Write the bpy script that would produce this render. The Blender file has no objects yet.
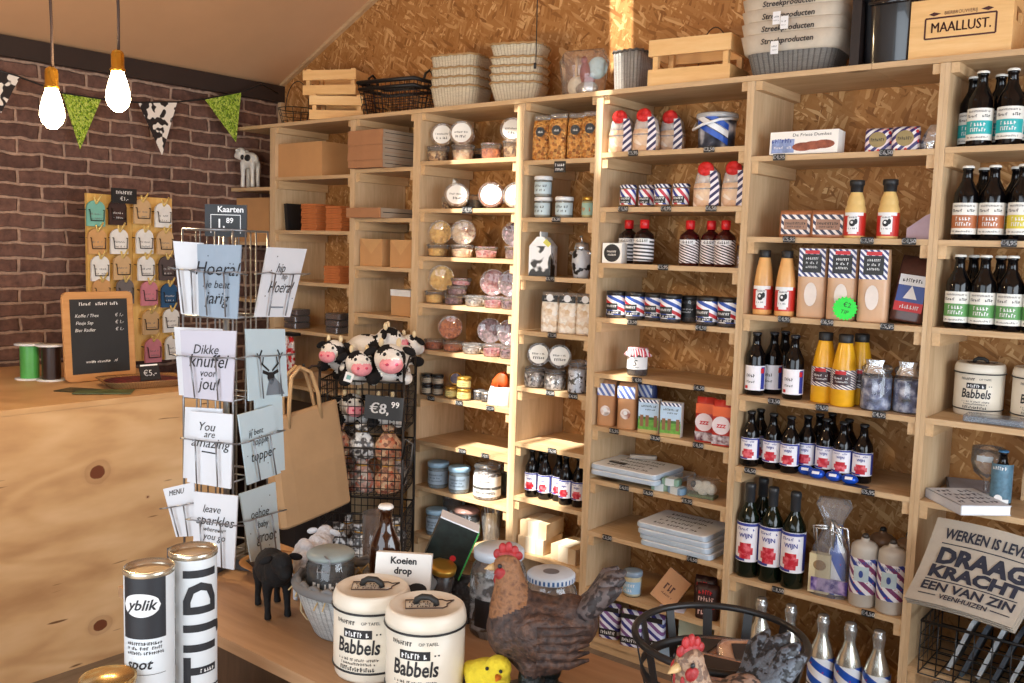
import bpy, bmesh, math, random
from mathutils import Vector, Matrix, Euler, noise as mnoise

# ------------------------------------------------------------------ camera, world, sun, exposure
SC = bpy.context.scene
COL = SC.collection
PI = math.pi
FPX = 938.6233
CAM = Vector((1.4484, -3.0570, 1.6))
RX = Vector((0.773644, 0.632988, 0.028297))
UX = Vector((-0.083861, 0.058026, 0.994787))
FX = Vector((-0.628046, 0.771984, -0.097975))
cam_data = bpy.data.cameras.new('camera')
cam_data.sensor_width = 36.0
cam_data.lens = FPX / 1024 * 36.0
cam_data.clip_start = 0.02
cam = bpy.data.objects.new('camera', cam_data)
COL.objects.link(cam)
cam.matrix_world = Matrix(((RX.x, UX.x, -FX.x, CAM.x), (RX.y, UX.y, -FX.y, CAM.y), (RX.z, UX.z, -FX.z, CAM.z), (0, 0, 0, 1)))
SC.camera = cam

world = bpy.data.worlds.new('world')
SC.world = world
world.use_nodes = True
wn = world.node_tree
wn.nodes['Background'].inputs['Color'].default_value = (0.86, 0.93, 1.0, 1)
wn.nodes['Background'].inputs['Strength'].default_value = 0.8

sun_d = bpy.data.lights.new('sun', 'SUN')
sun_d.energy = 14.0
sun_d.angle = math.radians(0.8)
sun_d.color = (1.0, 0.95, 0.86)
sun = bpy.data.objects.new('sun', sun_d)
COL.objects.link(sun)
SUN_DIR = Vector((0.05, 1.0, -1.2)).normalized()
sun.rotation_euler = SUN_DIR.to_track_quat('-Z', 'Y').to_euler()
sun.location = (0, -4, 6)

def area(name, loc, direction, sx, sy, power, color):
    d = bpy.data.lights.new(name, 'AREA')
    d.shape = 'RECTANGLE'; d.size = sx; d.size_y = sy; d.energy = power; d.color = color
    o = bpy.data.objects.new(name, d); COL.objects.link(o)
    o.location = loc
    o.rotation_euler = Vector(direction).to_track_quat('-Z', 'Z').to_euler()
    return o
area('shopfront_daylight', (0.9, -4.85, 1.45), (-0.12, 1, -0.12), 3.6, 2.4, 108, (0.80, 0.90, 1.0))
area('side_door_daylight', (3.0, -1.4, 1.4), (-1, 0.25, -0.05), 1.6, 2.2, 84, (0.82, 0.91, 1.0))

SC.view_settings.view_transform = 'Standard'
SC.view_settings.look = 'None'
SC.view_settings.gamma = 1.0
SC.view_settings.use_curve_mapping = False
SC.view_settings.exposure = -0.1
SC.cycles.max_bounces = 8
SC.cycles.transparent_max_bounces = 24
SC.cycles.use_denoising = True
SC.cycles.sample_clamp_indirect = 6.0

# ------------------------------------------------------------------ picture measurements -> places in the room
def ray(px, py):
    return RX * ((px - 512) / FPX) + UX * (-(py - 341.5) / FPX) + FX
def at_y(px, py, y):
    w = ray(px, py); return CAM + w * ((y - CAM.y) / w.y)
def at_x(px, py, x):
    w = ray(px, py); return CAM + w * ((x - CAM.x) / w.x)
def at_z(px, py, z):
    w = ray(px, py); return CAM + w * ((z - CAM.z) / w.z)
def depth(p):
    return (Vector(p) - CAM).dot(FX)
def on(px, y, z):
    """x of the point at depth y and height z that stands at picture column px"""
    a = (px - 512) / FPX
    # (p-C).RX = a (p-C).FX
    ky = (y - CAM.y); kz = (z - CAM.z)
    num = a * (FX.y * ky + FX.z * kz) - (RX.y * ky + RX.z * kz)
    return CAM.x + num / (RX.x - a * FX.x)
def metres(px, p):
    return px * depth(p) / FPX

# ------------------------------------------------------------------ materials
MATS = {}
def _new(name):
    m = bpy.data.materials.new(name); m.use_nodes = True
    MATS[name] = m
    return m, m.node_tree, m.node_tree.nodes['Principled BSDF']
def _n(t, kind, **inp):
    nd = t.nodes.new(kind)
    for k, v in inp.items():
        k2 = k.replace('_', ' ')
        if k2 in nd.inputs: nd.inputs[k2].default_value = v
        else: setattr(nd, k, v)
    return nd
def _ramp(t, stops, interp='LINEAR'):
    r = t.nodes.new('ShaderNodeValToRGB'); cr = r.color_ramp; cr.interpolation = interp
    while len(cr.elements) < len(stops): cr.elements.new(0.5)
    for e, (p, c) in zip(cr.elements, stops):
        e.position = p; e.color = (c[0], c[1], c[2], 1)
    return r
def srgb(r, g, b):
    f = lambda c: ((c / 255 + 0.055) / 1.055) ** 2.4 if c > 10 else c / 255 / 12.92
    return (f(r), f(g), f(b))
def mat(name, col, rough=0.6, metal=0.0, var=0.12, scale=12.0, alpha=1.0, spec=0.5, bump=0.0, coat=0.0, emit=None, estr=0.0, trans=0.0):
    """plain surface with a little noise in its tone"""
    if name in MATS: return MATS[name]
    m, t, b = _new(name)
    b.inputs['Roughness'].default_value = rough
    b.inputs['Metallic'].default_value = metal
    b.inputs['Specular IOR Level'].default_value = spec
    b.inputs['Alpha'].default_value = alpha
    b.inputs['Coat Weight'].default_value = coat
    b.inputs['Transmission Weight'].default_value = trans
    tc = _n(t, 'ShaderNodeTexCoord')
    nz = _n(t, 'ShaderNodeTexNoise', Scale=scale, Detail=4.0, Roughness=0.6)
    t.links.new(tc.outputs['Object'], nz.inputs['Vector'])
    lo = tuple(c * (1 - var) for c in col); hi = tuple(min(1, c * (1 + var)) for c in col)
    r = _ramp(t, [(0.3, lo), (0.7, hi)])
    t.links.new(nz.outputs['Fac'], r.inputs['Fac'])
    t.links.new(r.outputs['Color'], b.inputs['Base Color'])
    if bump:
        bp = _n(t, 'ShaderNodeBump', Strength=bump, Distance=0.01)
        t.links.new(nz.outputs['Fac'], bp.inputs['Height']); t.links.new(bp.outputs['Normal'], b.inputs['Normal'])
    if emit:
        b.inputs['Emission Color'].default_value = (*emit, 1); b.inputs['Emission Strength'].default_value = estr
    return m
def wood(name, lo, mid, hi, axis='X', scale=1.0, rough=0.55, knots=True):
    """pine or plywood: stretched grain, growth figure and dark knots"""
    if name in MATS: return MATS[name]
    m, t, b = _new(name)
    b.inputs['Roughness'].default_value = rough; b.inputs['Specular IOR Level'].default_value = 0.3
    tc = _n(t, 'ShaderNodeTexCoord'); oi = _n(t, 'ShaderNodeObjectInfo')
    ad = _n(t, 'ShaderNodeVectorMath', operation='ADD')
    mul = _n(t, 'ShaderNodeVectorMath', operation='MULTIPLY'); mul.inputs[1].default_value = (7.3, 5.1, 9.7)
    t.links.new(oi.outputs['Random'], mul.inputs[0])
    t.links.new(tc.outputs['Object'], ad.inputs[0]); t.links.new(mul.outputs[0], ad.inputs[1])
    mp = _n(t, 'ShaderNodeMapping')
    s = {'X': (0.9, 9, 9), 'Y': (9, 0.9, 9), 'Z': (9, 9, 0.9)}[axis]
    mp.inputs['Scale'].default_value = tuple(v * scale for v in s)
    t.links.new(ad.outputs[0], mp.inputs['Vector'])
    n1 = _n(t, 'ShaderNodeTexNoise', Scale=1.0, Detail=5.0, Roughness=0.62, Distortion=1.2)
    n2 = _n(t, 'ShaderNodeTexNoise', Scale=9.0, Detail=3.0, Roughness=0.7)
    t.links.new(mp.outputs['Vector'], n1.inputs['Vector']); t.links.new(mp.outputs['Vector'], n2.inputs['Vector'])
    r = _ramp(t, [(0.22, lo), (0.5, mid), (0.78, hi)])
    mx = _n(t, 'ShaderNodeMath', operation='MULTIPLY_ADD'); mx.inputs[1].default_value = 0.4
    t.links.new(n2.outputs['Fac'], mx.inputs[0])
    sc = _n(t, 'ShaderNodeMath', operation='MULTIPLY'); sc.inputs[1].default_value = 0.62
    t.links.new(n1.outputs['Fac'], sc.inputs[0]); t.links.new(sc.outputs[0], mx.inputs[2])
    t.links.new(mx.outputs[0], r.inputs['Fac'])
    out = r.outputs['Color']
    if knots:
        mk = _n(t, 'ShaderNodeMapping')
        k = {'X': (1.5, 3.2, 3.2), 'Y': (3.2, 1.5, 3.2), 'Z': (3.2, 3.2, 1.5)}[axis]
        mk.inputs['Scale'].default_value = k
        t.links.new(ad.outputs[0], mk.inputs['Vector'])
        vo = _n(t, 'ShaderNodeTexVoronoi', Scale=1.0)
        t.links.new(mk.outputs['Vector'], vo.inputs['Vector'])
        rk = _ramp(t, [(0.0, (0, 0, 0)), (0.05, (0.05, 0.05, 0.05)), (0.085, (1, 1, 1))])
        t.links.new(vo.outputs['Distance'], rk.inputs['Fac'])
        mixk = _n(t, 'ShaderNodeMix', data_type='RGBA')
        mixk.inputs[6].default_value = (lo[0] * 0.35, lo[1] * 0.28, lo[2] * 0.22, 1)
        t.links.new(rk.outputs['Color'], mixk.inputs[0]); t.links.new(out, mixk.inputs[7])
        out = mixk.outputs[2]
    t.links.new(out, b.inputs['Base Color'])
    bp = _n(t, 'ShaderNodeBump', Strength=0.12, Distance=0.003)
    t.links.new(mx.outputs[0], bp.inputs['Height']); t.links.new(bp.outputs['Normal'], b.inputs['Normal'])
    return m
def osb(name, tint=1.0):
    m, t, b = _new(name)
    b.inputs['Roughness'].default_value = 0.6; b.inputs['Specular IOR Level'].default_value = 0.25
    tc = _n(t, 'ShaderNodeTexCoord')
    prev = None
    C0 = [srgb(136, 92, 52), srgb(164, 114, 66), srgb(178, 130, 80), srgb(214, 172, 120)]
    for i, ang in enumerate((0.2, 1.0, -0.7, 1.9, -1.3, 0.55)):
        mp = _n(t, 'ShaderNodeMapping')
        mp.inputs['Rotation'].default_value = (0, ang, 0)
        mp.inputs['Location'].default_value = (i * 3.7, 0, i * 1.9)
        mp.vector_type = 'TEXTURE'; mp.inputs['Scale'].default_value = (1 / 14, 1, 1 / 75)
        dn = _n(t, 'ShaderNodeTexNoise', Scale=5.0, Detail=2.0)
        t.links.new(tc.outputs['Object'], dn.inputs['Vector'])
        av = _n(t, 'ShaderNodeMix', data_type='VECTOR'); av.inputs[0].default_value = 0.035
        t.links.new(tc.outputs['Object'], av.inputs[4]); t.links.new(dn.outputs['Color'], av.inputs[5])
        t.links.new(av.outputs[1], mp.inputs['Vector'])
        vo = _n(t, 'ShaderNodeTexVoronoi', Scale=1.0); vo.inputs['Randomness'].default_value = 1.0
        t.links.new(mp.outputs['Vector'], vo.inputs['Vector'])
        sep = _n(t, 'ShaderNodeSeparateColor'); t.links.new(vo.outputs['Color'], sep.inputs['Color'])
        rc = _ramp(t, [(0.0, C0[0]), (0.18, C0[1]), (0.75, C0[2]), (1.0, C0[3])])
        t.links.new(sep.outputs['Red'], rc.inputs['Fac'])
        if prev is None: prev = rc.outputs['Color']
        else:
            th = _n(t, 'ShaderNodeMath', operation='GREATER_THAN'); th.inputs[1].default_value = 0.6
            t.links.new(sep.outputs['Green'], th.inputs[0])
            mx = _n(t, 'ShaderNodeMix', data_type='RGBA')
            t.links.new(th.outputs[0], mx.inputs[0]); t.links.new(prev, mx.inputs[6]); t.links.new(rc.outputs['Color'], mx.inputs[7])
            prev = mx.outputs[2]
    hs = _n(t, 'ShaderNodeHueSaturation', Value=tint, Saturation=1.02)
    t.links.new(prev, hs.inputs['Color']); t.links.new(hs.outputs['Color'], b.inputs['Base Color'])
    return m
def brick(name):
    m, t, b = _new(name)
    b.inputs['Roughness'].default_value = 0.9; b.inputs['Specular IOR Level'].default_value = 0.15
    tc = _n(t, 'ShaderNodeTexCoord'); sp = _n(t, 'ShaderNodeSeparateXYZ'); cb = _n(t, 'ShaderNodeCombineXYZ')
    t.links.new(tc.outputs['Object'], sp.inputs[0]); t.links.new(sp.outputs['Y'], cb.inputs['X']); t.links.new(sp.outputs['Z'], cb.inputs['Y'])
    dn = _n(t, 'ShaderNodeTexNoise', Scale=9.0, Detail=3.0)
    t.links.new(tc.outputs['Object'], dn.inputs['Vector'])
    av = _n(t, 'ShaderNodeMix', data_type='VECTOR'); av.inputs[0].default_value = 0.03
    t.links.new(cb.outputs[0], av.inputs[4]); t.links.new(dn.outputs['Color'], av.inputs[5])
    br = _n(t, 'ShaderNodeTexBrick', Scale=1.0)
    br.inputs['Brick Width'].default_value = 0.215; br.inputs['Row Height'].default_value = 0.0665
    br.inputs['Mortar Size'].default_value = 0.0095; br.inputs['Mortar Smooth'].default_value = 0.55; br.inputs['Bias'].default_value = -0.1
    br.inputs['Color1'].default_value = (*srgb(98, 74, 67), 1); br.inputs['Color2'].default_value = (*srgb(126, 96, 86), 1)
    br.inputs['Mortar'].default_value = (*srgb(172, 146, 130), 1)
    t.links.new(av.outputs[1], br.inputs['Vector'])
    n2 = _n(t, 'ShaderNodeTexNoise', Scale=26.0, Detail=5.0, Roughness=0.7)
    t.links.new(tc.outputs['Object'], n2.inputs['Vector'])
    rr = _ramp(t, [(0.3, (0.6, 0.6, 0.62)), (0.7, (1.3, 1.25, 1.2))])
    t.links.new(n2.outputs['Fac'], rr.inputs['Fac'])
    mx = _n(t, 'ShaderNodeMix', data_type='RGBA', blend_type='MULTIPLY'); mx.inputs[0].default_value = 1.0
    t.links.new(br.outputs['Color'], mx.inputs[6]); t.links.new(rr.outputs['Color'], mx.inputs[7])
    t.links.new(mx.outputs[2], b.inputs['Base Color'])
    hh = _n(t, 'ShaderNodeMath', operation='MULTIPLY_ADD'); hh.inputs[1].default_value = -1.0
    s3 = _n(t, 'ShaderNodeMath', operation='MULTIPLY'); s3.inputs[1].default_value = 0.5
    t.links.new(n2.outputs['Fac'], s3.inputs[0]); t.links.new(br.outputs['Fac'], hh.inputs[0]); t.links.new(s3.outputs[0], hh.inputs[2])
    bp = _n(t, 'ShaderNodeBump', Strength=0.8, Distance=0.012)
    t.links.new(hh.outputs[0], bp.inputs['Height']); t.links.new(bp.outputs['Normal'], b.inputs['Normal'])
    return m
def stripes(name, cols, width, ang=45.0, rough=0.5, axis='XZ', hearts=None, metal=0.0):
    """diagonal printed stripes in repeating colours; axis XZ for flat fronts, UV for wrapped labels"""
    if name in MATS: return MATS[name]
    m, t, b = _new(name)
    b.inputs['Roughness'].default_value = rough; b.inputs['Metallic'].default_value = metal
    tc = _n(t, 'ShaderNodeTexCoord')
    sp = _n(t, 'ShaderNodeSeparateXYZ')
    t.links.new(tc.outputs['UV' if axis == 'UV' else 'Object'], sp.inputs[0])
    a = math.radians(ang)
    m1 = _n(t, 'ShaderNodeMath', operation='MULTIPLY'); m1.inputs[1].default_value = math.cos(a) / width
    m2 = _n(t, 'ShaderNodeMath', operation='MULTIPLY_ADD'); m2.inputs[1].default_value = math.sin(a) / width
    t.links.new(sp.outputs['X'], m1.inputs[0])
    t.links.new(sp.outputs['Y' if axis == 'UV' else 'Z'], m2.inputs[0]); t.links.new(m1.outputs[0], m2.inputs[2])
    fr = _n(t, 'ShaderNodeMath', operation='FRACT'); t.links.new(m2.outputs[0], fr.inputs[0])
    st = []; n = len(cols)
    for i, c in enumerate(cols): st.append((i / n, c))
    r = _ramp(t, st, 'CONSTANT'); t.links.new(fr.outputs[0], r.inputs['Fac'])
    out = r.outputs['Color']
    if hearts:
        vo = _n(t, 'ShaderNodeTexVoronoi', Scale=hearts[1]); vo.inputs['Randomness'].default_value = 0.55
        t.links.new(tc.outputs['UV' if axis == 'UV' else 'Object'], vo.inputs['Vector'])
        lt = _n(t, 'ShaderNodeMath', operation='LESS_THAN'); lt.inputs[1].default_value = hearts[2]
        t.links.new(vo.outputs['Distance'], lt.inputs[0])
        mx = _n(t, 'ShaderNodeMix', data_type='RGBA'); mx.inputs[7].default_value = (*hearts[0], 1)
        t.links.new(lt.outputs[0], mx.inputs[0]); t.links.new(out, mx.inputs[6]); out = mx.outputs[2]
    t.links.new(out, b.inputs['Base Color'])
    return m
def blotch(name, cols, scale, rough=0.6, sharp=0.02, thr=0.5, alpha=1.0, bump=0.0, detail=2.0):
    """two tones in hard-edged patches: cow print, crumbs, mottled food"""
    if name in MATS: return MATS[name]
    m, t, b = _new(name)
    b.inputs['Roughness'].default_value = rough; b.inputs['Alpha'].default_value = alpha
    tc = _n(t, 'ShaderNodeTexCoord'); oi = _n(t, 'ShaderNodeObjectInfo')
    ad = _n(t, 'ShaderNodeVectorMath', operation='ADD'); t.links.new(tc.outputs['Object'], ad.inputs[0]); t.links.new(oi.outputs['Random'], ad.inputs[1])
    nz = _n(t, 'ShaderNodeTexNoise', Scale=scale, Detail=detail, Roughness=0.5)
    t.links.new(ad.outputs[0], nz.inputs['Vector'])
    if len(cols) == 2: r = _ramp(t, [(thr - sharp, cols[0]), (thr + sharp, cols[1])])
    else: r = _ramp(t, [(0.3 + 0.4 * i / (len(cols) - 1), c) for i, c in enumerate(cols)])
    t.links.new(nz.outputs['Fac'], r.inputs['Fac']); t.links.new(r.outputs['Color'], b.inputs['Base Color'])
    if bump:
        bp = _n(t, 'ShaderNodeBump', Strength=bump, Distance=0.01)
        t.links.new(nz.outputs['Fac'], bp.inputs['Height']); t.links.new(bp.outputs['Normal'], b.inputs['Normal'])
    return m
def pieces(name, cols, scale, rough=0.6, bump=0.6, alpha=1.0):
    """heaped food: voronoi cells each in its own tone"""
    if name in MATS: return MATS[name]
    m, t, b = _new(name)
    b.inputs['Roughness'].default_value = rough; b.inputs['Alpha'].default_value = alpha
    tc = _n(t, 'ShaderNodeTexCoord')
    vo = _n(t, 'ShaderNodeTexVoronoi', Scale=scale); t.links.new(tc.outputs['Object'], vo.inputs['Vector'])
    sep = _n(t, 'ShaderNodeSeparateColor'); t.links.new(vo.outputs['Color'], sep.inputs['Color'])
    r = _ramp(t, [(i / max(1, len(cols) - 1), c) for i, c in enumerate(cols)])
    t.links.new(sep.outputs['Red'], r.inputs['Fac']); t.links.new(r.outputs['Color'], b.inputs['Base Color'])
    bp = _n(t, 'ShaderNodeBump', Strength=bump, Distance=0.01, invert=True)
    t.links.new(vo.outputs['Distance'], bp.inputs['Height']); t.links.new(bp.outputs['Normal'], b.inputs['Normal'])
    return m
def weave(name, lo, hi, around=40.0, up=9.0, rough=0.7):
    """woven strips: courses running round the basket"""
    if name in MATS: return MATS[name]
    m, t, b = _new(name)
    b.inputs['Roughness'].default_value = rough
    tc = _n(t, 'ShaderNodeTexCoord'); mp = _n(t, 'ShaderNodeMapping'); mp.inputs['Scale'].default_value = (around, up, 1)
    t.links.new(tc.outputs['UV'], mp.inputs['Vector'])
    w = _n(t, 'ShaderNodeTexBrick', Scale=1.0); w.inputs['Brick Width'].default_value = 1.0; w.inputs['Row Height'].default_value = 1.0
    w.inputs['Mortar Size'].default_value = 0.09; w.inputs['Mortar Smooth'].default_value = 0.9
    w.inputs['Color1'].default_value = (*hi, 1); w.inputs['Color2'].default_value = (*[x * 0.78 for x in hi], 1); w.inputs['Mortar'].default_value = (*lo, 1)
    t.links.new(mp.outputs['Vector'], w.inputs['Vector']); t.links.new(w.outputs['Color'], b.inputs['Base Color'])
    bp = _n(t, 'ShaderNodeBump', Strength=0.9, Distance=0.006, invert=True)
    t.links.new(w.outputs['Fac'], bp.inputs['Height']); t.links.new(bp.outputs['Normal'], b.inputs['Normal'])
    return m
def plywood(name, lo, mid, hi, spots):
    """rotary-cut plywood: broad wavy figure, a few dark checks and knots at given places (y, z, radius)"""
    m, t, b = _new(name)
    b.inputs['Roughness'].default_value = 0.5; b.inputs['Specular IOR Level'].default_value = 0.3
    tc = _n(t, 'ShaderNodeTexCoord')
    mp = _n(t, 'ShaderNodeMapping'); mp.inputs['Scale'].default_value = (1.0, 1.1, 3.4)
    t.links.new(tc.outputs['Object'], mp.inputs['Vector'])
    n1 = _n(t, 'ShaderNodeTexNoise', Scale=1.0, Detail=2.0, Roughness=0.45, Distortion=0.9); t.links.new(mp.outputs['Vector'], n1.inputs['Vector'])
    mu = _n(t, 'ShaderNodeMath', operation='MULTIPLY'); mu.inputs[1].default_value = 34.0; t.links.new(n1.outputs['Fac'], mu.inputs[0])
    sn = _n(t, 'ShaderNodeMath', operation='SINE'); t.links.new(mu.outputs[0], sn.inputs[0])
    n2 = _n(t, 'ShaderNodeTexNoise', Scale=2.2, Detail=4.0); t.links.new(mp.outputs['Vector'], n2.inputs['Vector'])
    ma = _n(t, 'ShaderNodeMath', operation='MULTIPLY_ADD'); ma.inputs[1].default_value = 0.075; t.links.new(sn.outputs[0], ma.inputs[0]); t.links.new(n2.outputs['Fac'], ma.inputs[2])
    r = _ramp(t, [(0.26, lo), (0.5, mid), (0.72, hi)]); t.links.new(ma.outputs[0], r.inputs['Fac'])
    out = r.outputs['Color']
    mp2 = _n(t, 'ShaderNodeMapping'); mp2.inputs['Scale'].default_value = (1, 5, 42); t.links.new(tc.outputs['Object'], mp2.inputs['Vector'])
    n3 = _n(t, 'ShaderNodeTexNoise', Scale=1.0, Detail=1.0); t.links.new(mp2.outputs['Vector'], n3.inputs['Vector'])
    rk = _ramp(t, [(0.74, (0, 0, 0)), (0.78, (1, 1, 1))]); t.links.new(n3.outputs['Fac'], rk.inputs['Fac'])
    mx = _n(t, 'ShaderNodeMix', data_type='RGBA'); mx.inputs[7].default_value = (lo[0] * .35, lo[1] * .3, lo[2] * .25, 1)
    t.links.new(rk.outputs['Color'], mx.inputs[0]); t.links.new(out, mx.inputs[6]); out = mx.outputs[2]
    nw = _n(t, 'ShaderNodeTexNoise', Scale=14.0, Detail=3.0); t.links.new(tc.outputs['Object'], nw.inputs['Vector'])
    for y, z, rad in spots:
        sb = _n(t, 'ShaderNodeVectorMath', operation='SUBTRACT'); sb.inputs[1].default_value = (0, y, z); t.links.new(tc.outputs['Object'], sb.inputs[0])
        fl = _n(t, 'ShaderNodeVectorMath', operation='MULTIPLY'); fl.inputs[1].default_value = (0, 1, 1.25); t.links.new(sb.outputs[0], fl.inputs[0])
        ln = _n(t, 'ShaderNodeVectorMath', operation='LENGTH'); t.links.new(fl.outputs[0], ln.inputs[0])
        wb = _n(t, 'ShaderNodeMath', operation='MULTIPLY_ADD'); wb.inputs[1].default_value = rad * 0.9; t.links.new(nw.outputs['Fac'], wb.inputs[0]); t.links.new(ln.outputs['Value'], wb.inputs[2])
        rr = _ramp(t, [(0.0, (1, 1, 1)), (0.49, (1, 1, 1)), (0.53, (.18, .18, .18)), (0.75, (.28, .28, .28)), (0.80, (.1, .1, .1)), (1.0, (0, 0, 0))])
        dv = _n(t, 'ShaderNodeMath', operation='DIVIDE'); dv.inputs[1].default_value = rad * 2.9; t.links.new(wb.outputs[0], dv.inputs[0]); t.links.new(dv.outputs[0], rr.inputs['Fac'])
        mk = _n(t, 'ShaderNodeMix', data_type='RGBA'); mk.inputs[7].default_value = (*srgb(112, 62, 38), 1)
        t.links.new(rr.outputs['Color'], mk.inputs[0]); t.links.new(out, mk.inputs[6]); out = mk.outputs[2]
    t.links.new(out, b.inputs['Base Color'])
    return m
def clear(name, col=(1, 1, 1), alpha=0.16, rough=0.06):
    """clear plastic, film or thin glass"""
    if name in MATS: return MATS[name]
    m, t, b = _new(name)
    out = t.nodes['Material Output']
    t.nodes.remove(b)
    tr = _n(t, 'ShaderNodeBsdfTransparent'); gl = _n(t, 'ShaderNodeBsdfGlossy', Roughness=rough)
    df = _n(t, 'ShaderNodeBsdfDiffuse'); df.inputs['Color'].default_value = (*col, 1)
    tr.inputs['Color'].default_value = (*[0.75 + 0.25 * c for c in col], 1)
    lw = _n(t, 'ShaderNodeLayerWeight', Blend=0.22)
    m0 = _n(t, 'ShaderNodeMixShader'); m0.inputs[0].default_value = alpha
    t.links.new(tr.outputs[0], m0.inputs[1]); t.links.new(df.outputs[0], m0.inputs[2])
    m1 = _n(t, 'ShaderNodeMixShader')
    ad = _n(t, 'ShaderNodeMath', operation='MULTIPLY_ADD'); ad.inputs[1].default_value = 0.8; ad.inputs[2].default_value = 0.05
    t.links.new(lw.outputs['Fresnel'], ad.inputs[0]); t.links.new(ad.outputs[0], m1.inputs[0])
    t.links.new(m0.outputs[0], m1.inputs[1]); t.links.new(gl.outputs[0], m1.inputs[2])
    t.links.new(m1.outputs[0], out.inputs['Surface'])
    return m

# ------------------------------------------------------------------ mesh building
def rotz(a): return Matrix.Rotation(a, 4, 'Z')
def rotx(a): return Matrix.Rotation(a, 4, 'X')
def roty(a): return Matrix.Rotation(a, 4, 'Y')
def tr(x, y, z): return Matrix.Translation((x, y, z))
I4 = Matrix.Identity(4)
_TXT = {}
def text_geo(s, size, shear=0.0, bold=0.0):
    key = (s, round(size, 5), shear, bold)
    if key in _TXT: return _TXT[key]
    if bold and any(c in s for c in 'M€'):      # thickened by overprinting: these letters do not take an outline offset
        v0, f0 = text_geo(s, size, shear, 0.0); v, f = [], []
        for dx in (-1, 0, 1):
            k = len(v); v += [(p[0] + dx * bold * size * .55, p[1], p[2]) for p in v0]; f += [tuple(k + i for i in g) for g in f0]
        _TXT[key] = (v, f); return v, f
    c = bpy.data.curves.new('lettering', 'FONT'); c.body = s; c.size = size; c.shear = shear; c.offset = bold * size
    c.align_x = 'CENTER'; c.align_y = 'CENTER'; c.resolution_u = 2
    o = bpy.data.objects.new('lettering', c); COL.objects.link(o)
    dg = bpy.context.evaluated_depsgraph_get()
    me = bpy.data.meshes.new_from_object(o.evaluated_get(dg))
    v = [tuple(p.co) for p in me.vertices]; f = [tuple(p.vertices) for p in me.polygons]
    bpy.data.objects.remove(o); bpy.data.curves.remove(c); bpy.data.meshes.remove(me)
    _TXT[key] = (v, f)
    return v, f
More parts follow.
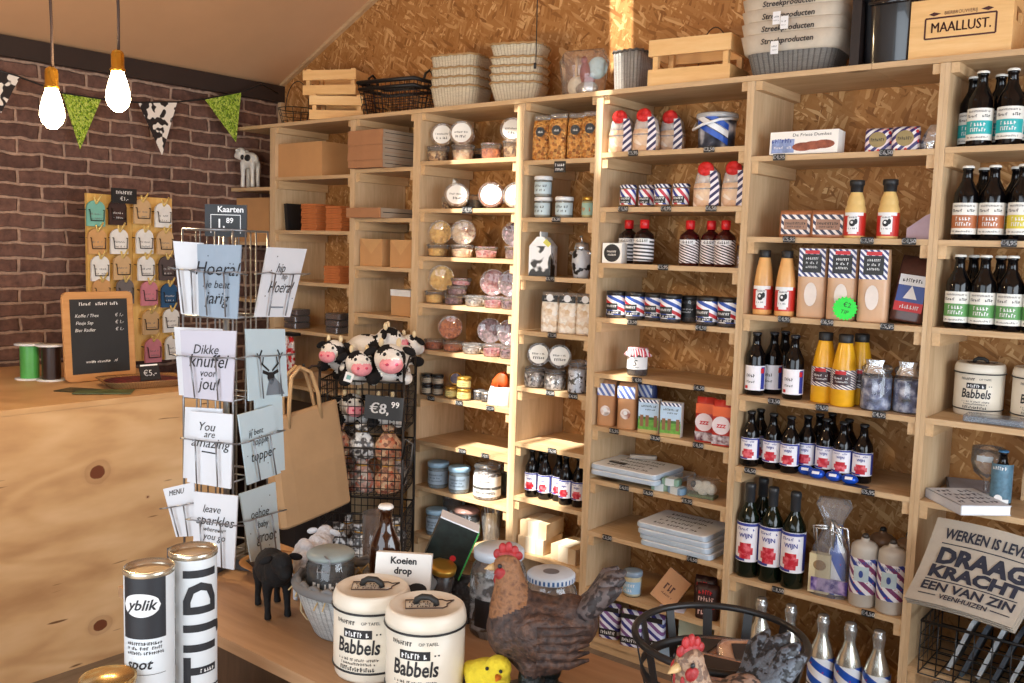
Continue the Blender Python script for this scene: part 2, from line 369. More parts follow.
class MB:
    def __init__(s): s.v = []; s.f = []; s.m = []; s.u = []; s.sm = []
    def add(s, vs, fs, m=0, M=None, smooth=False, uv=None):
        o = len(s.v)
        s.v += [tuple((M @ Vector(p)) if M is not None else p) for p in vs]
        for i, f in enumerate(fs):
            s.f.append(tuple(o + k for k in f)); s.m.append(m if not isinstance(m, (list, tuple)) else m[i]); s.sm.append(smooth)
            s.u.append([uv[k] for k in f] if uv else None)
        return s
    def box(s, cx, cy, cz, sx, sy, sz, m=0, M=None, taper=1.0):
        x, y, z = sx / 2, sy / 2, sz / 2; t = taper
        vs = [(cx + a * x * (t if c > 0 else 1), cy + b * y * (t if c > 0 else 1), cz + c * z) for c in (-1, 1) for a, b in ((-1, -1), (1, -1), (1, 1), (-1, 1))]
        fs = [(3, 2, 1, 0), (4, 5, 6, 7), (0, 1, 5, 4), (1, 2, 6, 5), (2, 3, 7, 6), (3, 0, 4, 7)]
        return s.add(vs, fs, m, M)
    def rbox(s, cx, cy, cz, sx, sy, sz, r, m=0, M=None, seg=3):
        """box with rounded vertical corners and softened top and bottom edges"""
        pts = []
        for qx, qy, a0 in ((1, 1, 0), (-1, 1, 90), (-1, -1, 180), (1, -1, 270)):
            for k in range(seg + 1):
                a = math.radians(a0 + 90 * k / seg)
                pts.append((qx * (sx / 2 - r), qy * (sy / 2 - r), math.cos(a), math.sin(a)))
        e = min(r, sz * 0.25) * 0.5; n = len(pts); vs = []; fs = []
        for z, rr in ((-sz / 2, r - e), (-sz / 2 + e, r), (sz / 2 - e, r), (sz / 2, r - e)):
            vs += [(cx + bx + c * rr, cy + by + si * rr, cz + z) for bx, by, c, si in pts]
        for j in range(3):
            fs += [(j * n + i, j * n + (i + 1) % n, (j + 1) * n + (i + 1) % n, (j + 1) * n + i) for i in range(n)]
        fs.append(tuple(range(n - 1, -1, -1))); fs.append(tuple(3 * n + i for i in range(n)))
        return s.add(vs, fs, m, M)
    def lathe(s, prof, m=0, M=None, seg=24, a0=0.0, a1=2 * PI, smooth=True, sx=1.0, sy=1.0):
        full = abs(a1 - a0 - 2 * PI) < 1e-6
        n = seg + 1; vs = []; uv = []; fs = []; ms = []
        h = max(p[1] for p in prof) - min(p[1] for p in prof) or 1
        z0 = min(p[1] for p in prof)
        for r, z in prof:
            for i in range(n):
                a = a0 + (a1 - a0) * i / seg
                vs.append((sx * r * math.cos(a), sy * r * math.sin(a), z)); uv.append((i / seg, (z - z0) / h))
        for j in range(len(prof) - 1):
            for i in range(seg):
                if prof[j][0] < 1e-6 and prof[j + 1][0] < 1e-6: continue
                q = (j * n + i, j * n + i + 1, (j + 1) * n + i + 1, (j + 1) * n + i)
                if prof[j][0] < 1e-6: q = (q[0], q[2], q[3])
                elif prof[j + 1][0] < 1e-6: q = (q[0], q[1], q[2])
                fs.append(q); ms.append(m[j] if isinstance(m, (list, tuple)) else m)
        return s.add(vs, fs, ms, M, smooth, uv)
    def tube(s, path, r, m=0, M=None, seg=8, closed=False, cap=True, smooth=True):
        P = [Vector(p) for p in path]; n = len(P); vs = []; fs = []; up = None
        R = r if isinstance(r, (list, tuple)) else [r] * n
        for i in range(n):
            a = P[(i - 1) % n] if (closed or i) else P[0]; b = P[(i + 1) % n] if (closed or i < n - 1) else P[-1]
            d = (b - a).normalized() if (b - a).length > 1e-9 else Vector((0, 0, 1))
            if up is None: up = d.orthogonal().normalized()
            up = (up - d * up.dot(d)); up = up.normalized() if up.length > 1e-6 else d.orthogonal().normalized()
            w = d.cross(up)
            for k in range(seg):
                t = 2 * PI * k / seg; vs.append(tuple(P[i] + (up * math.cos(t) + w * math.sin(t)) * R[i]))
        for i in range(n if closed else n - 1):
            j = (i + 1) % n
            fs += [(i * seg + k, i * seg + (k + 1) % seg, j * seg + (k + 1) % seg, j * seg + k) for k in range(seg)]
        if cap and not closed:
            fs.append(tuple(range(seg - 1, -1, -1))); fs.append(tuple((n - 1) * seg + k for k in range(seg)))
        return s.add(vs, fs, m, M, smooth)
    def bar(s, a, b, w, h, m=0, M=None):
        """straight flat bar from a to b"""
        a = Vector(a); b = Vector(b); d = (b - a); L = d.length
        q = d.to_track_quat('X', 'Z').to_matrix().to_4x4()
        T = tr(*((a + b) / 2)) @ q
        return s.box(0, 0, 0, L, w, h, m, (M @ T) if M is not None else T)
    def prism(s, poly, t, m=0, M=None, smooth=False):
        """polygon in the XZ plane given thickness t along Y, front at y=-t/2"""
        n = len(poly)
        vs = [(x, -t / 2, z) for x, z in poly] + [(x, t / 2, z) for x, z in poly]
        fs = [tuple(range(n)), tuple(range(2 * n - 1, n - 1, -1))] + [(i, n + i, n + (i + 1) % n, (i + 1) % n) for i in range(n)]
        return s.add(vs, fs, m, M, smooth)
    def loft(s, secs, m=0, M=None, seg=20, ex=4.0, smooth=True, cap=True):
        """stack of rounded-rectangle sections (z, width, depth[, yoff[, xoff]])"""
        vs = []; uv = []; fs = []; ms = []; n = seg + 1; z0 = secs[0][0]; h = (secs[-1][0] - z0) or 1
        for q in secs:
            z, w, d = q[:3]; yo = q[3] if len(q) > 3 else 0; xo = q[4] if len(q) > 4 else 0
            for k in range(n):
                a = 2 * PI * k / seg - PI / 2; c, si = math.cos(a), math.sin(a)
                rr = (abs(c) ** ex + abs(si) ** ex) ** (-1 / ex)
                vs.append((xo + w / 2 * c * rr, yo + d / 2 * si * rr, z)); uv.append((k / seg, (z - z0) / h))
        for j in range(len(secs) - 1):
            for k in range(seg):
                fs.append((j * n + k, j * n + k + 1, (j + 1) * n + k + 1, (j + 1) * n + k)); ms.append(m[j] if isinstance(m, (list, tuple)) else m)
        if cap:
            fs.append(tuple(range(seg - 1, -1, -1))); ms.append(m[0] if isinstance(m, (list, tuple)) else m)
            fs.append(tuple((len(secs) - 1) * n + k for k in range(seg))); ms.append(m[-1] if isinstance(m, (list, tuple)) else m)
        return s.add(vs, fs, ms, M, smooth, uv)
    def ball(s, c, r, m=0, M=None, seg=14, rings=8, R=None):
        rx, ry, rz = r if isinstance(r, (tuple, list)) else (r, r, r)
        T = tr(*c) @ (R if R is not None else I4) @ Matrix.Diagonal((rx, ry, rz, 1))
        if M is not None: T = M @ T
        return s.lathe([(math.sin(PI * k / rings), -math.cos(PI * k / rings)) for k in range(rings + 1)], m, T, seg)
    def text(s, st, size, x, z, m, y=0.0, M=None, shear=0.0, bold=0.0, cyl=None, width=None, rot=0.0, ang=0.0, sx=1.0):
        """lettering in the XZ plane facing -Y, or wrapped round a vertical cylinder of radius cyl centred on the axis"""
        v, f = text_geo(st, size, shear, bold)
        if not v: return s
        if width:
            w = max(p[0] for p in v) - min(p[0] for p in v); sx = width / w
        cr, sr = math.cos(rot), math.sin(rot)
        q = [(p[0] * sx * cr - p[1] * sr + x, p[0] * sx * sr + p[1] * cr + z) for p in v]
        if not cyl: return s.add([(a, y, b) for a, b in q], f, m, M)
        bm = bmesh.new(); vs = [bm.verts.new((a, 0, b)) for a, b in q]
        for g in f:
            try: bm.faces.new([vs[k] for k in g])
            except ValueError: pass
        x0 = min(a for a, b in q); x1 = max(a for a, b in q); st_ = cyl * 0.16; c = x0 + st_
        while c < x1:
            bmesh.ops.bisect_plane(bm, geom=bm.verts[:] + bm.edges[:] + bm.faces[:], plane_co=(c, 0, 0), plane_no=(1, 0, 0)); c += st_
        bm.verts.index_update(); out = []
        for p in bm.verts: t = p.co.x / cyl - PI / 2 + ang; out.append((cyl * math.cos(t), cyl * math.sin(t), p.co.z))
        ff = [tuple(k.index for k in g.verts) for g in bm.faces]; bm.free()
        return s.add(out, ff, m, M)
    def oval(s, rx, rz, x, z, m, cyl, n=16):
        """ellipse printed on a cylinder"""
        vs = []
        for i in range(n + 1):
            u = -1 + 2 * i / n; h = rz * math.sqrt(max(0.0, 1 - u * u)) + 1e-5; t = (x + rx * u) / cyl - PI / 2
            for k in (-1, 1): vs.append((cyl * math.cos(t), cyl * math.sin(t), z + k * h))
        return s.add(vs, [(2 * i, 2 * i + 2, 2 * i + 3, 2 * i + 1) for i in range(n)], m)
    def patch(s, w, h, x, z, m, y=0.0, M=None, cyl=None, ang=0.0, seg=10):
        """flat printed patch facing -Y, or wrapped on a cylinder"""
        vs = []; uv = []
        for j in (0, 1):
            for i in range(seg + 1):
                a = x - w / 2 + w * i / seg; b = z - h / 2 + h * j
                if cyl: t = a / cyl - PI / 2 + ang; vs.append((cyl * math.cos(t), cyl * math.sin(t), b))
                else: vs.append((a, y, b))
                uv.append((i / seg, j))
        fs = [(i, i + 1, seg + 2 + i, seg + 1 + i) for i in range(seg)]
        return s.add(vs, fs, m, M, bool(cyl), uv)
    def disc(s, r, x, z, m, y=0.0, M=None, seg=18, sx=1.0):
        vs = [(x + sx * r * math.cos(2 * PI * k / seg), y, z + r * math.sin(2 * PI * k / seg)) for k in range(seg)]
        return s.add(vs, [tuple(range(seg))], m, M)
    def mesh(s, name, mats):
        me = bpy.data.meshes.new(name)
        me.from_pydata(s.v, [], s.f)
        for q in (mats if isinstance(mats, (list, tuple)) else [mats]): me.materials.append(q)
        me.polygons.foreach_set('material_index', s.m); me.polygons.foreach_set('use_smooth', s.sm)
        if any(s.u):
            ul = me.uv_layers.new(name='UVMap'); k = 0
            for f, u in zip(s.f, s.u):
                for i in range(len(f)):
                    if u: ul.data[k].uv = u[i]
                    k += 1
        me.update()
        return me
    def build(s, name, mats, parent=None):
        o = bpy.data.objects.new(name, s.mesh(name, mats)); COL.objects.link(o)
        if parent: o.parent = parent
        return o
def tag(o, label, cat, group=None, kind=None):
    o['label'] = label; o['category'] = cat
    if group: o['group'] = group
    if kind: o['kind'] = kind
    return o
def thing(name, label, cat, loc=(0, 0, 0), rz=0.0, group=None):
    o = bpy.data.objects.new(name, None); COL.objects.link(o); o.empty_display_size = 0.05
    o.location = loc; o.rotation_euler = (0, 0, rz)
    return tag(o, label, cat, group)
def struct(name, mb, mats, parent=None):
    o = mb.build(name, mats, parent)
    if not parent: o['kind'] = 'structure'
    return o
_KIDS = {}
def kids(o): return [c for c in bpy.data.objects if c.parent == o] if o.name not in _KIDS else _KIDS[o.name]
def dup(root, loc, rz=None, label=None, group=None, scale=None):
    """copy of a thing with copies of its parts and sub-parts, sharing their meshes"""
    if root.name not in _KIDS:
        _KIDS[root.name] = [c for c in bpy.data.objects if c.parent == root]
        for c in _KIDS[root.name]: _KIDS[c.name] = [g for g in bpy.data.objects if g.parent == c]
    r = root.copy(); COL.objects.link(r); r.location = loc
    if rz is not None: r.rotation_euler = (0, 0, rz)
    if label: r['label'] = label
    if group: r['group'] = group
    if scale: r.scale = scale
    for ch in _KIDS[root.name]:
        c = ch.copy(); COL.objects.link(c); c.parent = r
        for g in _KIDS[ch.name]:
            e = g.copy(); COL.objects.link(e); e.parent = c
    return r
def remeshed(mb, voxel, smooth=4, mats=None, matfn=None, name='body', parent=None, factor=0.5):
    """fuse overlapping shapes into one continuous skin"""
    me = bpy.data.meshes.new('fuse'); me.from_pydata(mb.v, [], mb.f); me.update()
    o = bpy.data.objects.new('fuse', me); COL.objects.link(o)
    md = o.modifiers.new('r', 'REMESH'); md.mode = 'VOXEL'; md.voxel_size = voxel; md.use_smooth_shade = True
    if smooth:
        sm = o.modifiers.new('s', 'SMOOTH'); sm.iterations = smooth; sm.factor = factor
    dg = bpy.context.evaluated_depsgraph_get()
    r = bpy.data.meshes.new_from_object(o.evaluated_get(dg))
    bpy.data.objects.remove(o); bpy.data.meshes.remove(me)
    r.name = name; r.materials.clear()
    for q in mats: r.materials.append(q)
    for p in r.polygons:
        p.use_smooth = True
        p.material_index = matfn(p.center, p.normal) if matfn else 0
    ob = bpy.data.objects.new(name, r); COL.objects.link(ob)
    if parent: ob.parent = parent
    return ob
# ------------------------------------------------------------------ shared materials
PINE = wood('pine_shelf', srgb(166, 130, 90), srgb(198, 166, 126), srgb(220, 192, 154), 'X')
PINEV = wood('pine_upright', srgb(174, 140, 100), srgb(204, 174, 136), srgb(226, 200, 164), 'Z')
PINEY = wood('pine_batten', srgb(178, 140, 98), srgb(206, 172, 130), srgb(226, 196, 154), 'Y', knots=False)
_k = [at_x(98, 472, -1.9), at_x(101, 625, -1.9), at_x(148, 497, -1.9)]
PLY = plywood('plywood_counter', srgb(178, 136, 94), srgb(204, 164, 118), srgb(218, 182, 138), [(_k[0].y + .8, _k[0].z, .030), (_k[1].y + .8, _k[1].z, .026), (_k[2].y + .8, _k[2].z, .005)])
TABLEW = wood('table_board', srgb(142, 106, 76), srgb(172, 134, 98), srgb(194, 156, 120), 'X', scale=0.6)
DARKW = wood('dark_plank', srgb(52, 36, 26), srgb(78, 56, 40), srgb(98, 72, 52), 'Z', knots=False)
OSB = osb('osb_board')
BRICK = brick('brick_wall')
CEIL = mat('ceiling_board', srgb(206, 162, 122), 0.85, var=0.05, scale=2.0)
FLOORM = wood('floor_boards', srgb(90, 78, 66), srgb(120, 106, 92), srgb(140, 126, 110), 'Y')
BEAM = mat('dark_beam', srgb(46, 32, 26), 0.7, scale=8)
PLASTER = mat('plaster', srgb(214, 204, 190), 0.9, var=0.04)
BLACK = mat('matt_black', (0.012, 0.012, 0.013), 0.5)
WIRE = mat('black_wire', (0.018, 0.017, 0.017), 0.4, 0.3)
STEEL = mat('grey_wire', (0.30, 0.31, 0.33), 0.35, 0.8)
WHITE = mat('white_paper', (0.80, 0.80, 0.80), 0.6, var=0.04)
INK = mat('black_ink', (0.012, 0.012, 0.015), 0.6)
CHALK = mat('white_chalk', (0.85, 0.85, 0.85), 0.8, var=0.05)
SLATE = mat('chalkboard_slate', (0.020, 0.022, 0.025), 0.55)
KRAFT = mat('kraft_card', srgb(196, 148, 98), 0.75, var=0.07, scale=6)
KRAFT2 = mat('grey_kraft', srgb(172, 140, 108), 0.75, var=0.07, scale=6)
RED = mat('red_print', srgb(200, 30, 36), 0.45)
CAPRED = mat('red_wax_cap', srgb(205, 28, 32), 0.35)
GLASS = clear('clear_glass', (0.95, 0.98, 1.0), 0.05, 0.03)
FILM = clear('clear_film', (1, 1, 1), 0.08, 0.10)
TUBP = clear('clear_tub', (1, 1, 1), 0.07, 0.06)

# ------------------------------------------------------------------ room
WX = -3.082          # face of the brick wall
BY = 0.342           # face of the board wall behind the shelving
FY = -5.0
RXW = 3.2
def roof_z(x): return 2.485 + (x + 3.082) * 0.484 if x < 0.2 else 2.485 + 3.282 * 0.484 - (x - 0.2) * 0.484
fl = MB(); fl.box(0.05, -2.3, -0.03, 6.5, 5.6, 0.06)
struct('floor', fl, FLOORM)
w = MB(); w.box(WX - 0.06, -2.3, 1.25, 0.12, 5.6, 2.5)
struct('wall_left', w, BRICK)
w = MB(); w.prism([(-3.15, 0), (3.25, 0), (3.25, roof_z(3.25)), (0.2, roof_z(0.2)), (-3.15, 2.47)], 0.05, 0, tr(0, BY + 0.025, 0))
struct('wall_back', w, OSB)
w = MB()
w.box(-2.1, FY, 1.6, 2.1, 0.1, 3.2); w.box(3.0, FY, 1.6, 0.5, 0.1, 3.2)
w.prism([(-1.05, 2.75), (2.75, 2.75), (2.75, 3.2), (0.2, 4.05), (-1.05, 3.45)], 0.1, 0, tr(0, FY, 0))
struct('wall_front', w, PLASTER)
w = MB(); w.box(RXW + 0.05, -3.75, 1.4, 0.1, 2.7, 2.8); w.box(RXW + 0.05, -0.1, 1.4, 0.1, 0.9, 2.8); w.box(RXW + 0.05, -1.5, 2.7, 0.1, 2.0, 0.4)
struct('wall_right', w, PLASTER)
# roof: two slopes; the left slope has added slits, unseen, shaped to cast the sun strips
def roof_piece(x0, x1, y0, y1):
    mb = MB()
    vs = []
    for dz in (0, 0.05):
        for x, y in ((x0, y0), (x1, y0), (x1, y1), (x0, y1)): vs.append((x, y, roof_z(x) + dz))
    mb.add(vs, [(3, 2, 1, 0), (4, 5, 6, 7), (0, 1, 5, 4), (1, 2, 6, 5), (2, 3, 7, 6), (3, 0, 4, 7)], 0)
    return mb
def sun_y(x, z): return -(roof_z(x) - z) / 1.2     # where the ray that reaches (x,0,z) crosses the roof
ceil = MB()
def rp(a, b, c, d):
    q = roof_piece(a, b, c, d); ceil.add(q.v, q.f, 0)
SLITS = [(-1.40, -1.02, 0.30, 2.10), (-0.99, -0.82, 0.30, 1.06), (-0.81, -0.70, 2.75, 3.5), (-0.645, -0.578, 1.86, 2.7), (-0.574, -0.50, 1.02, 1.45)]
xs = -3.15
for x0, x1, z0, z1 in SLITS:
    x0 -= 0.05 * 1.3; x1 -= 0.05 * 1.3
    if xs > x0: x0 = xs
    rp(xs, x0, -5.1, 0.4)
    xm = (x0 + x1) / 2
    rp(x0, x1, -5.1, sun_y(xm, z0)); rp(x0, x1, sun_y(xm, z1), 0.4)
    xs = x1
rp(xs, 0.2, -5.1, 0.4); rp(0.2, 3.25, -5.1, 0.4)
struct('ceiling', ceil, CEIL)
t = MB(); t.box(WX + 0.02, -2.3, 2.44, 0.045, 5.5, 0.09)
o = struct('trim_beam', t, BEAM)
t = MB(); t.bar((-3.06, BY - 0.012, 2.498), (0.2, BY - 0.012, roof_z(0.2) - 0.02), 0.024, 0.036)
struct('trim_gable', t, PINE)
t = MB(); t.box(WX + 0.025, BY - 0.012, 2.31, 0.03, 0.024, 0.19)
struct('trim_corner', t, PINEV)

# ------------------------------------------------------------------ shelving
TOPZ = 2.2136
COLS = {   # inner left x, inner right x, shelf tops
 'A': (-3.062, -2.712, [1.890, 1.600, 1.290]),
 'B': (-2.668, -2.078, [1.938, 1.664, 1.403, 1.150, 0.860, 0.580, 0.310, 0.055]),
 'C': (-2.042, -1.648, [1.960, 1.727, 1.498, 1.270, 1.030, 0.790, 0.554, 0.315, 0.055]),
 'D': (-1.604, -1.044, [1.981, 1.770, 1.556, 1.343, 1.131, 0.920, 0.707, 0.492, 0.268, 0.055]),
 'E': (-1.006, -0.652, [1.963, 1.731, 1.491, 1.263, 1.025, 0.787, 0.554, 0.315, 0.055]),
 'F': (-0.620, -0.026, [1.979, 1.771, 1.556, 1.343, 1.124, 0.913, 0.698, 0.484, 0.252, 0.055]),
 'G': (0.0, 0.600, [1.941, 1.666, 1.396, 1.111, 0.855, 0.454, 0.055]),
 'H': (0.628, 1.228, [1.944, 1.665, 1.397, 1.114, 0.851, 0.580, 0.310, 0.055]),
}
UNIT_LABEL = {
 'A': 'narrow corner shelving against the brick wall holding the cow figure',
 'B': 'wide pine shelving unit of brown cartons next to the corner shelves',
 'C': 'narrow pine shelving unit of kraft boxes beside the tub shelves',
 'D': 'pine shelving unit filled with round clear tubs of sweets and nuts',
 'E': 'narrow pine shelving unit holding cookie bags and the cow milk carton',
 'F': 'pine shelving unit with jam jars, red-capped bottles and white serving boards',
 'G': 'wide pine shelving unit of sauces, juices, wine and silver bottles',
 'H': 'pine shelving unit of beer bottles behind the draped canvas bag',
}
DEP = BY - 0.004
for k, (x0, x1, zs) in COLS.items():
    u = thing('shelving_unit', UNIT_LABEL[k], 'shelving', ((x0 + x1) / 2, 0, 0), 0, 'pine shelving units')
    cx = (x0 + x1) / 2; W = x1 - x0
    order = 'ABCDEFGH'; i = order.index(k)
    gl = (x0 - COLS[order[i - 1]][1]) / 2 if i else 0.018
    gr = (COLS[order[i + 1]][0] - x1) / 2 if i < 7 else 0.018
    if k == 'A': zb = 0.0
    for s, g in ((-1, gl), (1, gr)):
        if k == 'A' and s < 0: continue
        p = MB(); p.box(s * (W / 2 + g / 2), DEP / 2, (TOPZ - 0.018) / 2, g - 0.0006, DEP, TOPZ - 0.0185)
        p.build('side_panel', PINEV, u)
    for z in zs:
        if z < 0.55 and k in 'ABC': continue
        b = MB(); b.box(0, DEP / 2, z - 0.009, W - 0.001, DEP - 0.002, 0.018)
        b.build('shelf_board', PINE, u)
        if z > 0.1 and k != 'A':
            for s in (-1, 1):
                q = MB(); q.box(s * (W / 2 - 0.0125), DEP / 2 + 0.002, z - 0.018 - 0.02, 0.024, DEP - 0.012, 0.04)
                q.build('batten', PINEY, u)
    if k not in 'A':
        for s in (-1, 1):
            q = MB(); q.box(s * (W / 2 - 0.0125), DEP / 2 + 0.002, TOPZ - 0.018 - 0.015, 0.024, DEP - 0.012, 0.03)
            q.build('batten', PINEY, u)
    if k in 'DEFGH':
        q = MB(); q.box(0, 0.02, 0.018, W, 0.018, 0.034); q.build('plinth', PINE, u)
tb = MB(); tb.box((-2.99 + 0.395) / 2, DEP / 2 - 0.004, TOPZ - 0.009, 2.99 + 0.395, DEP + 0.006, 0.0178)
tag(tb.build('top_board', PINE), 'long pine top board carrying the crates and wicker baskets', 'board', 'boards along the top of the shelving')
tb = MB(); tb.box((0.397 + 1.25) / 2, DEP / 2 - 0.004, TOPZ - 0.009, 1.25 - 0.397, DEP + 0.006, 0.0178)
tag(tb.build('top_board', PINE), 'short pine top board carrying the printed beer crate', 'board', 'boards along the top of the shelving')

# ------------------------------------------------------------------ counter and display table
cn = thing('shop_counter', 'plywood sales counter with knots in front of the brick wall', 'counter', (-1.9, -0.8, 0))
c = MB(); c.box(-0.022, -2.0, 0.49, 0.04, 4.0, 0.979); c.build('front_panel', PLY, cn)
c = MB(); c.box(-0.55, -0.022, 0.49, 1.02, 0.036, 0.979); c.build('end_panel', PLY, cn)
c = MB(); c.box(-0.56, -2.0, 0.99, 1.12, 4.0, 0.02); c.build('worktop', PLY, cn)
TZ = 0.775
tbx = thing('display_table', 'low wooden display table with dark plank front carrying the hen', 'table', (0.4, -1.74, 0))
q = MB(); q.box(0.0, 0.012, TZ - 0.0125, 2.06, 0.464, 0.025); q.build('tabletop', TABLEW, tbx)
q = MB(); q.box(0.0, -0.16, 0.42, 1.96, 0.02, 0.60); q.build('front_panel', DARKW, tbx)
for a, b in ((-0.99, -0.19), (0.99, -0.19), (-0.99, 0.19), (0.99, 0.19)):
    q = MB(); q.box(a, b, (TZ - 0.026) / 2, 0.05, 0.05, TZ - 0.026); q.build('leg', PINEV, tbx)
# ------------------------------------------------------------------ builders for the goods
RND = random.Random(7)
ORD = ['first', 'second', 'third', 'fourth', 'fifth', 'sixth', 'seventh', 'eighth', 'ninth', 'tenth', 'eleventh', 'twelfth']
CNAME = {'A': 'corner', 'B': 'carton', 'C': 'kraft-box', 'D': 'tub', 'E': 'cookie-bag', 'F': 'jam', 'G': 'wine', 'H': 'beer'}
NTH = ['top', 'second', 'third', 'fourth', 'fifth', 'sixth', 'seventh', 'eighth', 'ninth', 'tenth']
def Z(s): return COLS[s[0]][2][int(s[1:]) - 1]
def shelf_name(s):
    n = int(s[1:]); return NTH[n - 1] + ' ' + CNAME[s[0]] + '-column shelf'
def lab(desc, i, n, s):
    if n == 1: return f'{desc} on the {shelf_name(s)}'
    if n == 2: return f"{desc}, {'nearer' if i == 0 else 'farther from'} brick wall, {shelf_name(s)}"
    return f"{desc}, {ORD[i]} from brick wall, {shelf_name(s)}"
def spot(s, px, y, dz=0.0):
    z = Z(s) + dz + 0.0006
    v = Vector((on(px, y, z), y, z)); PLACED.append((s, v.copy())); return v
PLACED = []
def scribble(mb, x, z, w, h, m, y=0.0, cyl=None, ang=0.0, seed=1, M=None):
    """a line of print too small to read: a row of little strokes"""
    r = random.Random(seed); a = -w / 2
    while a < w / 2 - h * 0.3:
        cw = h * r.uniform(0.35, 0.75)
        if r.random() > 0.14:
            hh = h * r.uniform(0.6, 1.0)
            mb.patch(cw * 0.38, hh, x + a + cw * 0.2, z - (h - hh) / 2, m, y, M, cyl, ang, 1)
            mb.patch(cw * 0.75, h * 0.22, x + a + cw * 0.38, z + r.choice((-1, 0, 1)) * h * 0.3, m, y, M, cyl, ang, 1)
        a += cw * 1.1
def scatter_row(proto, desc, pts, s, group=None, face=True):
    """first place holds the built thing, the others are copies; pts = [(px, y[, dz[, rz]])] ordered from the brick wall"""
    for i, p in enumerate(pts):
        loc = spot(s, p[0], p[1], p[2] if len(p) > 2 else 0.0)
        rz = p[3] if len(p) > 3 else (0.45 * math.atan2(CAM.x - loc.x, loc.y - CAM.y) if face else 0.0)
        d = p[4] if len(p) > 4 else None
        l = d if d else lab(desc, i, len(pts), s)
        if i == 0:
            proto.location = loc; proto.rotation_euler = (0, 0, rz); proto['label'] = l
            if group: proto['group'] = group
        else:
            dup(proto, loc, rz, l, group)

# --- bottles
def profile(kind, R, H):
    if kind == 'wine':
        return [(0, 0), (R * .92, 0), (R, .006), (R, H * .60), (R * .93, H * .66), (R * .60, H * .735), (R * .40, H * .79), (R * .37, H * .94), (R * .42, H * .945), (R * .42, H * .975), (R * .36, H), (0, H)]
    if kind == 'beer':
        return [(0, 0), (R * .9, 0), (R, .006), (R, H * .58), (R * .95, H * .64), (R * .66, H * .73), (R * .45, H * .80), (R * .38, H * .93), (R * .44, H * .935), (R * .44, H * .965), (R * .36, H * .985), (0, H * .985)]
    if kind == 'champagne':
        return [(0, 0), (R * .92, 0), (R, .008), (R, H * .50), (R * .97, H * .56), (R * .74, H * .66), (R * .46, H * .75), (R * .34, H * .83), (R * .37, H * .90), (0, H * .90)]
    if kind == 'sauce':
        return [(0, 0), (R * .94, 0), (R, .005), (R, H * .50), (R * .90, H * .55), (R * .84, H * .58), (R * .86, H * .62), (R * .74, H * .70), (R * .55, H * .78), (R * .50, H * .93), (0, H * .93)]
    if kind == 'juice':
        return [(0, 0), (R * .94, 0), (R, .006), (R, H * .42), (R * .95, H * .54), (R * .78, H * .72), (R * .58, H * .87), (R * .52, H * .92), (0, H * .92)]
    if kind == 'flask':
        return [(0, 0), (R * .95, 0), (R, .006), (R, H * .60), (R * .93, H * .67), (R * .62, H * .73), (R * .36, H * .77), (R * .34, H * .88), (0, H * .88)]
    if kind == 'slim':
        return [(0, 0), (R * .94, 0), (R, .006), (R, H * .55), (R * .95, H * .60), (R * .5, H * .68), (R * .40, H * .74), (R * .38, H * .95), (0, H * .95)]
    if kind == 'jug':
        return [(0, 0), (R * .94, 0), (R, .006), (R, H * .80), (R * .94, H * .845), (R * .72, H * .885), (R * .36, H * .905), (R * .30, H * .93), (R * .30, H * .945), (0, H * .945)]
def cap_prof(kind, R, H):
    if kind == 'wine': return [(R * .385, H * .80), (R * .44, H * .81), (R * .43, H * .94), (R * .47, H * .945), (R * .47, H * .985), (R * .40, H * 1.004), (0, H * 1.004)]
    if kind == 'beer': return [(R * .46, H * .965), (R * .50, H * .968), (R * .49, H * .985), (R * .40, H), (0, H)]
    if kind == 'champagne': return [(R * .40, H * .815), (R * .42, H * .83), (R * .47, H * .895), (R * .50, H * .91), (R * .50, H * .935), (R * .40, H * .965), (R * .44, H * .985), (R * .30, H), (0, H)]
    if kind == 'sauce': return [(R * .58, H * .79), (R * .60, H * .795), (R * .62, H * .90), (R * .72, H * .91), (R * .72, H * .99), (R * .66, H), (0, H)]
    if kind == 'juice': return [(R * .58, H * .885), (R * .60, H * .89), (R * .60, H * .99), (R * .54, H), (0, H)]
    if kind == 'flask': return [(R * .42, H * .80), (R * .46, H * .805), (R * .47, H * .985), (R * .40, H), (0, H)]
    if kind == 'slim': return [(R * .42, H * .90), (R * .45, H * .905), (R * .45, H * .99), (R * .38, H), (0, H)]
    if kind == 'jug': return [(R * .20, H * .935), (R * .25, H * .94), (R * .25, H * .98), (R * .18, H), (0, H)]
def bottle(kind, R, H, body, cap, zl=None, label=None, cat='bottle', name='bottle', lbl='', art=None, seg=20, sx=1.0, sy=1.0):
    """zl: (z0, z1) band of the label; label: list of materials, first is the paper; art(mb, r, z0, z1) draws on it"""
    t = thing(name, lbl, cat)
    m = MB(); m.lathe(profile(kind, R, H), 0, None, seg, sx=sx, sy=sy); m.build('glass_body' if kind != 'jug' else 'jug_body', body, t)
    m = MB(); m.lathe(cap_prof(kind, R, H), 0, None, 14); m.build('cap', cap, t)
    if zl:
        m = MB(); r = R + .0007
        m.lathe([(r, zl[0]), (r, zl[1])], 0, None, 18, -PI / 2 - 1.9, -PI / 2 + 1.9, sx=sx, sy=sy)
        if art: art(m, R + .0014, zl[0], zl[1])
        m.build('label', label, t)
    return t
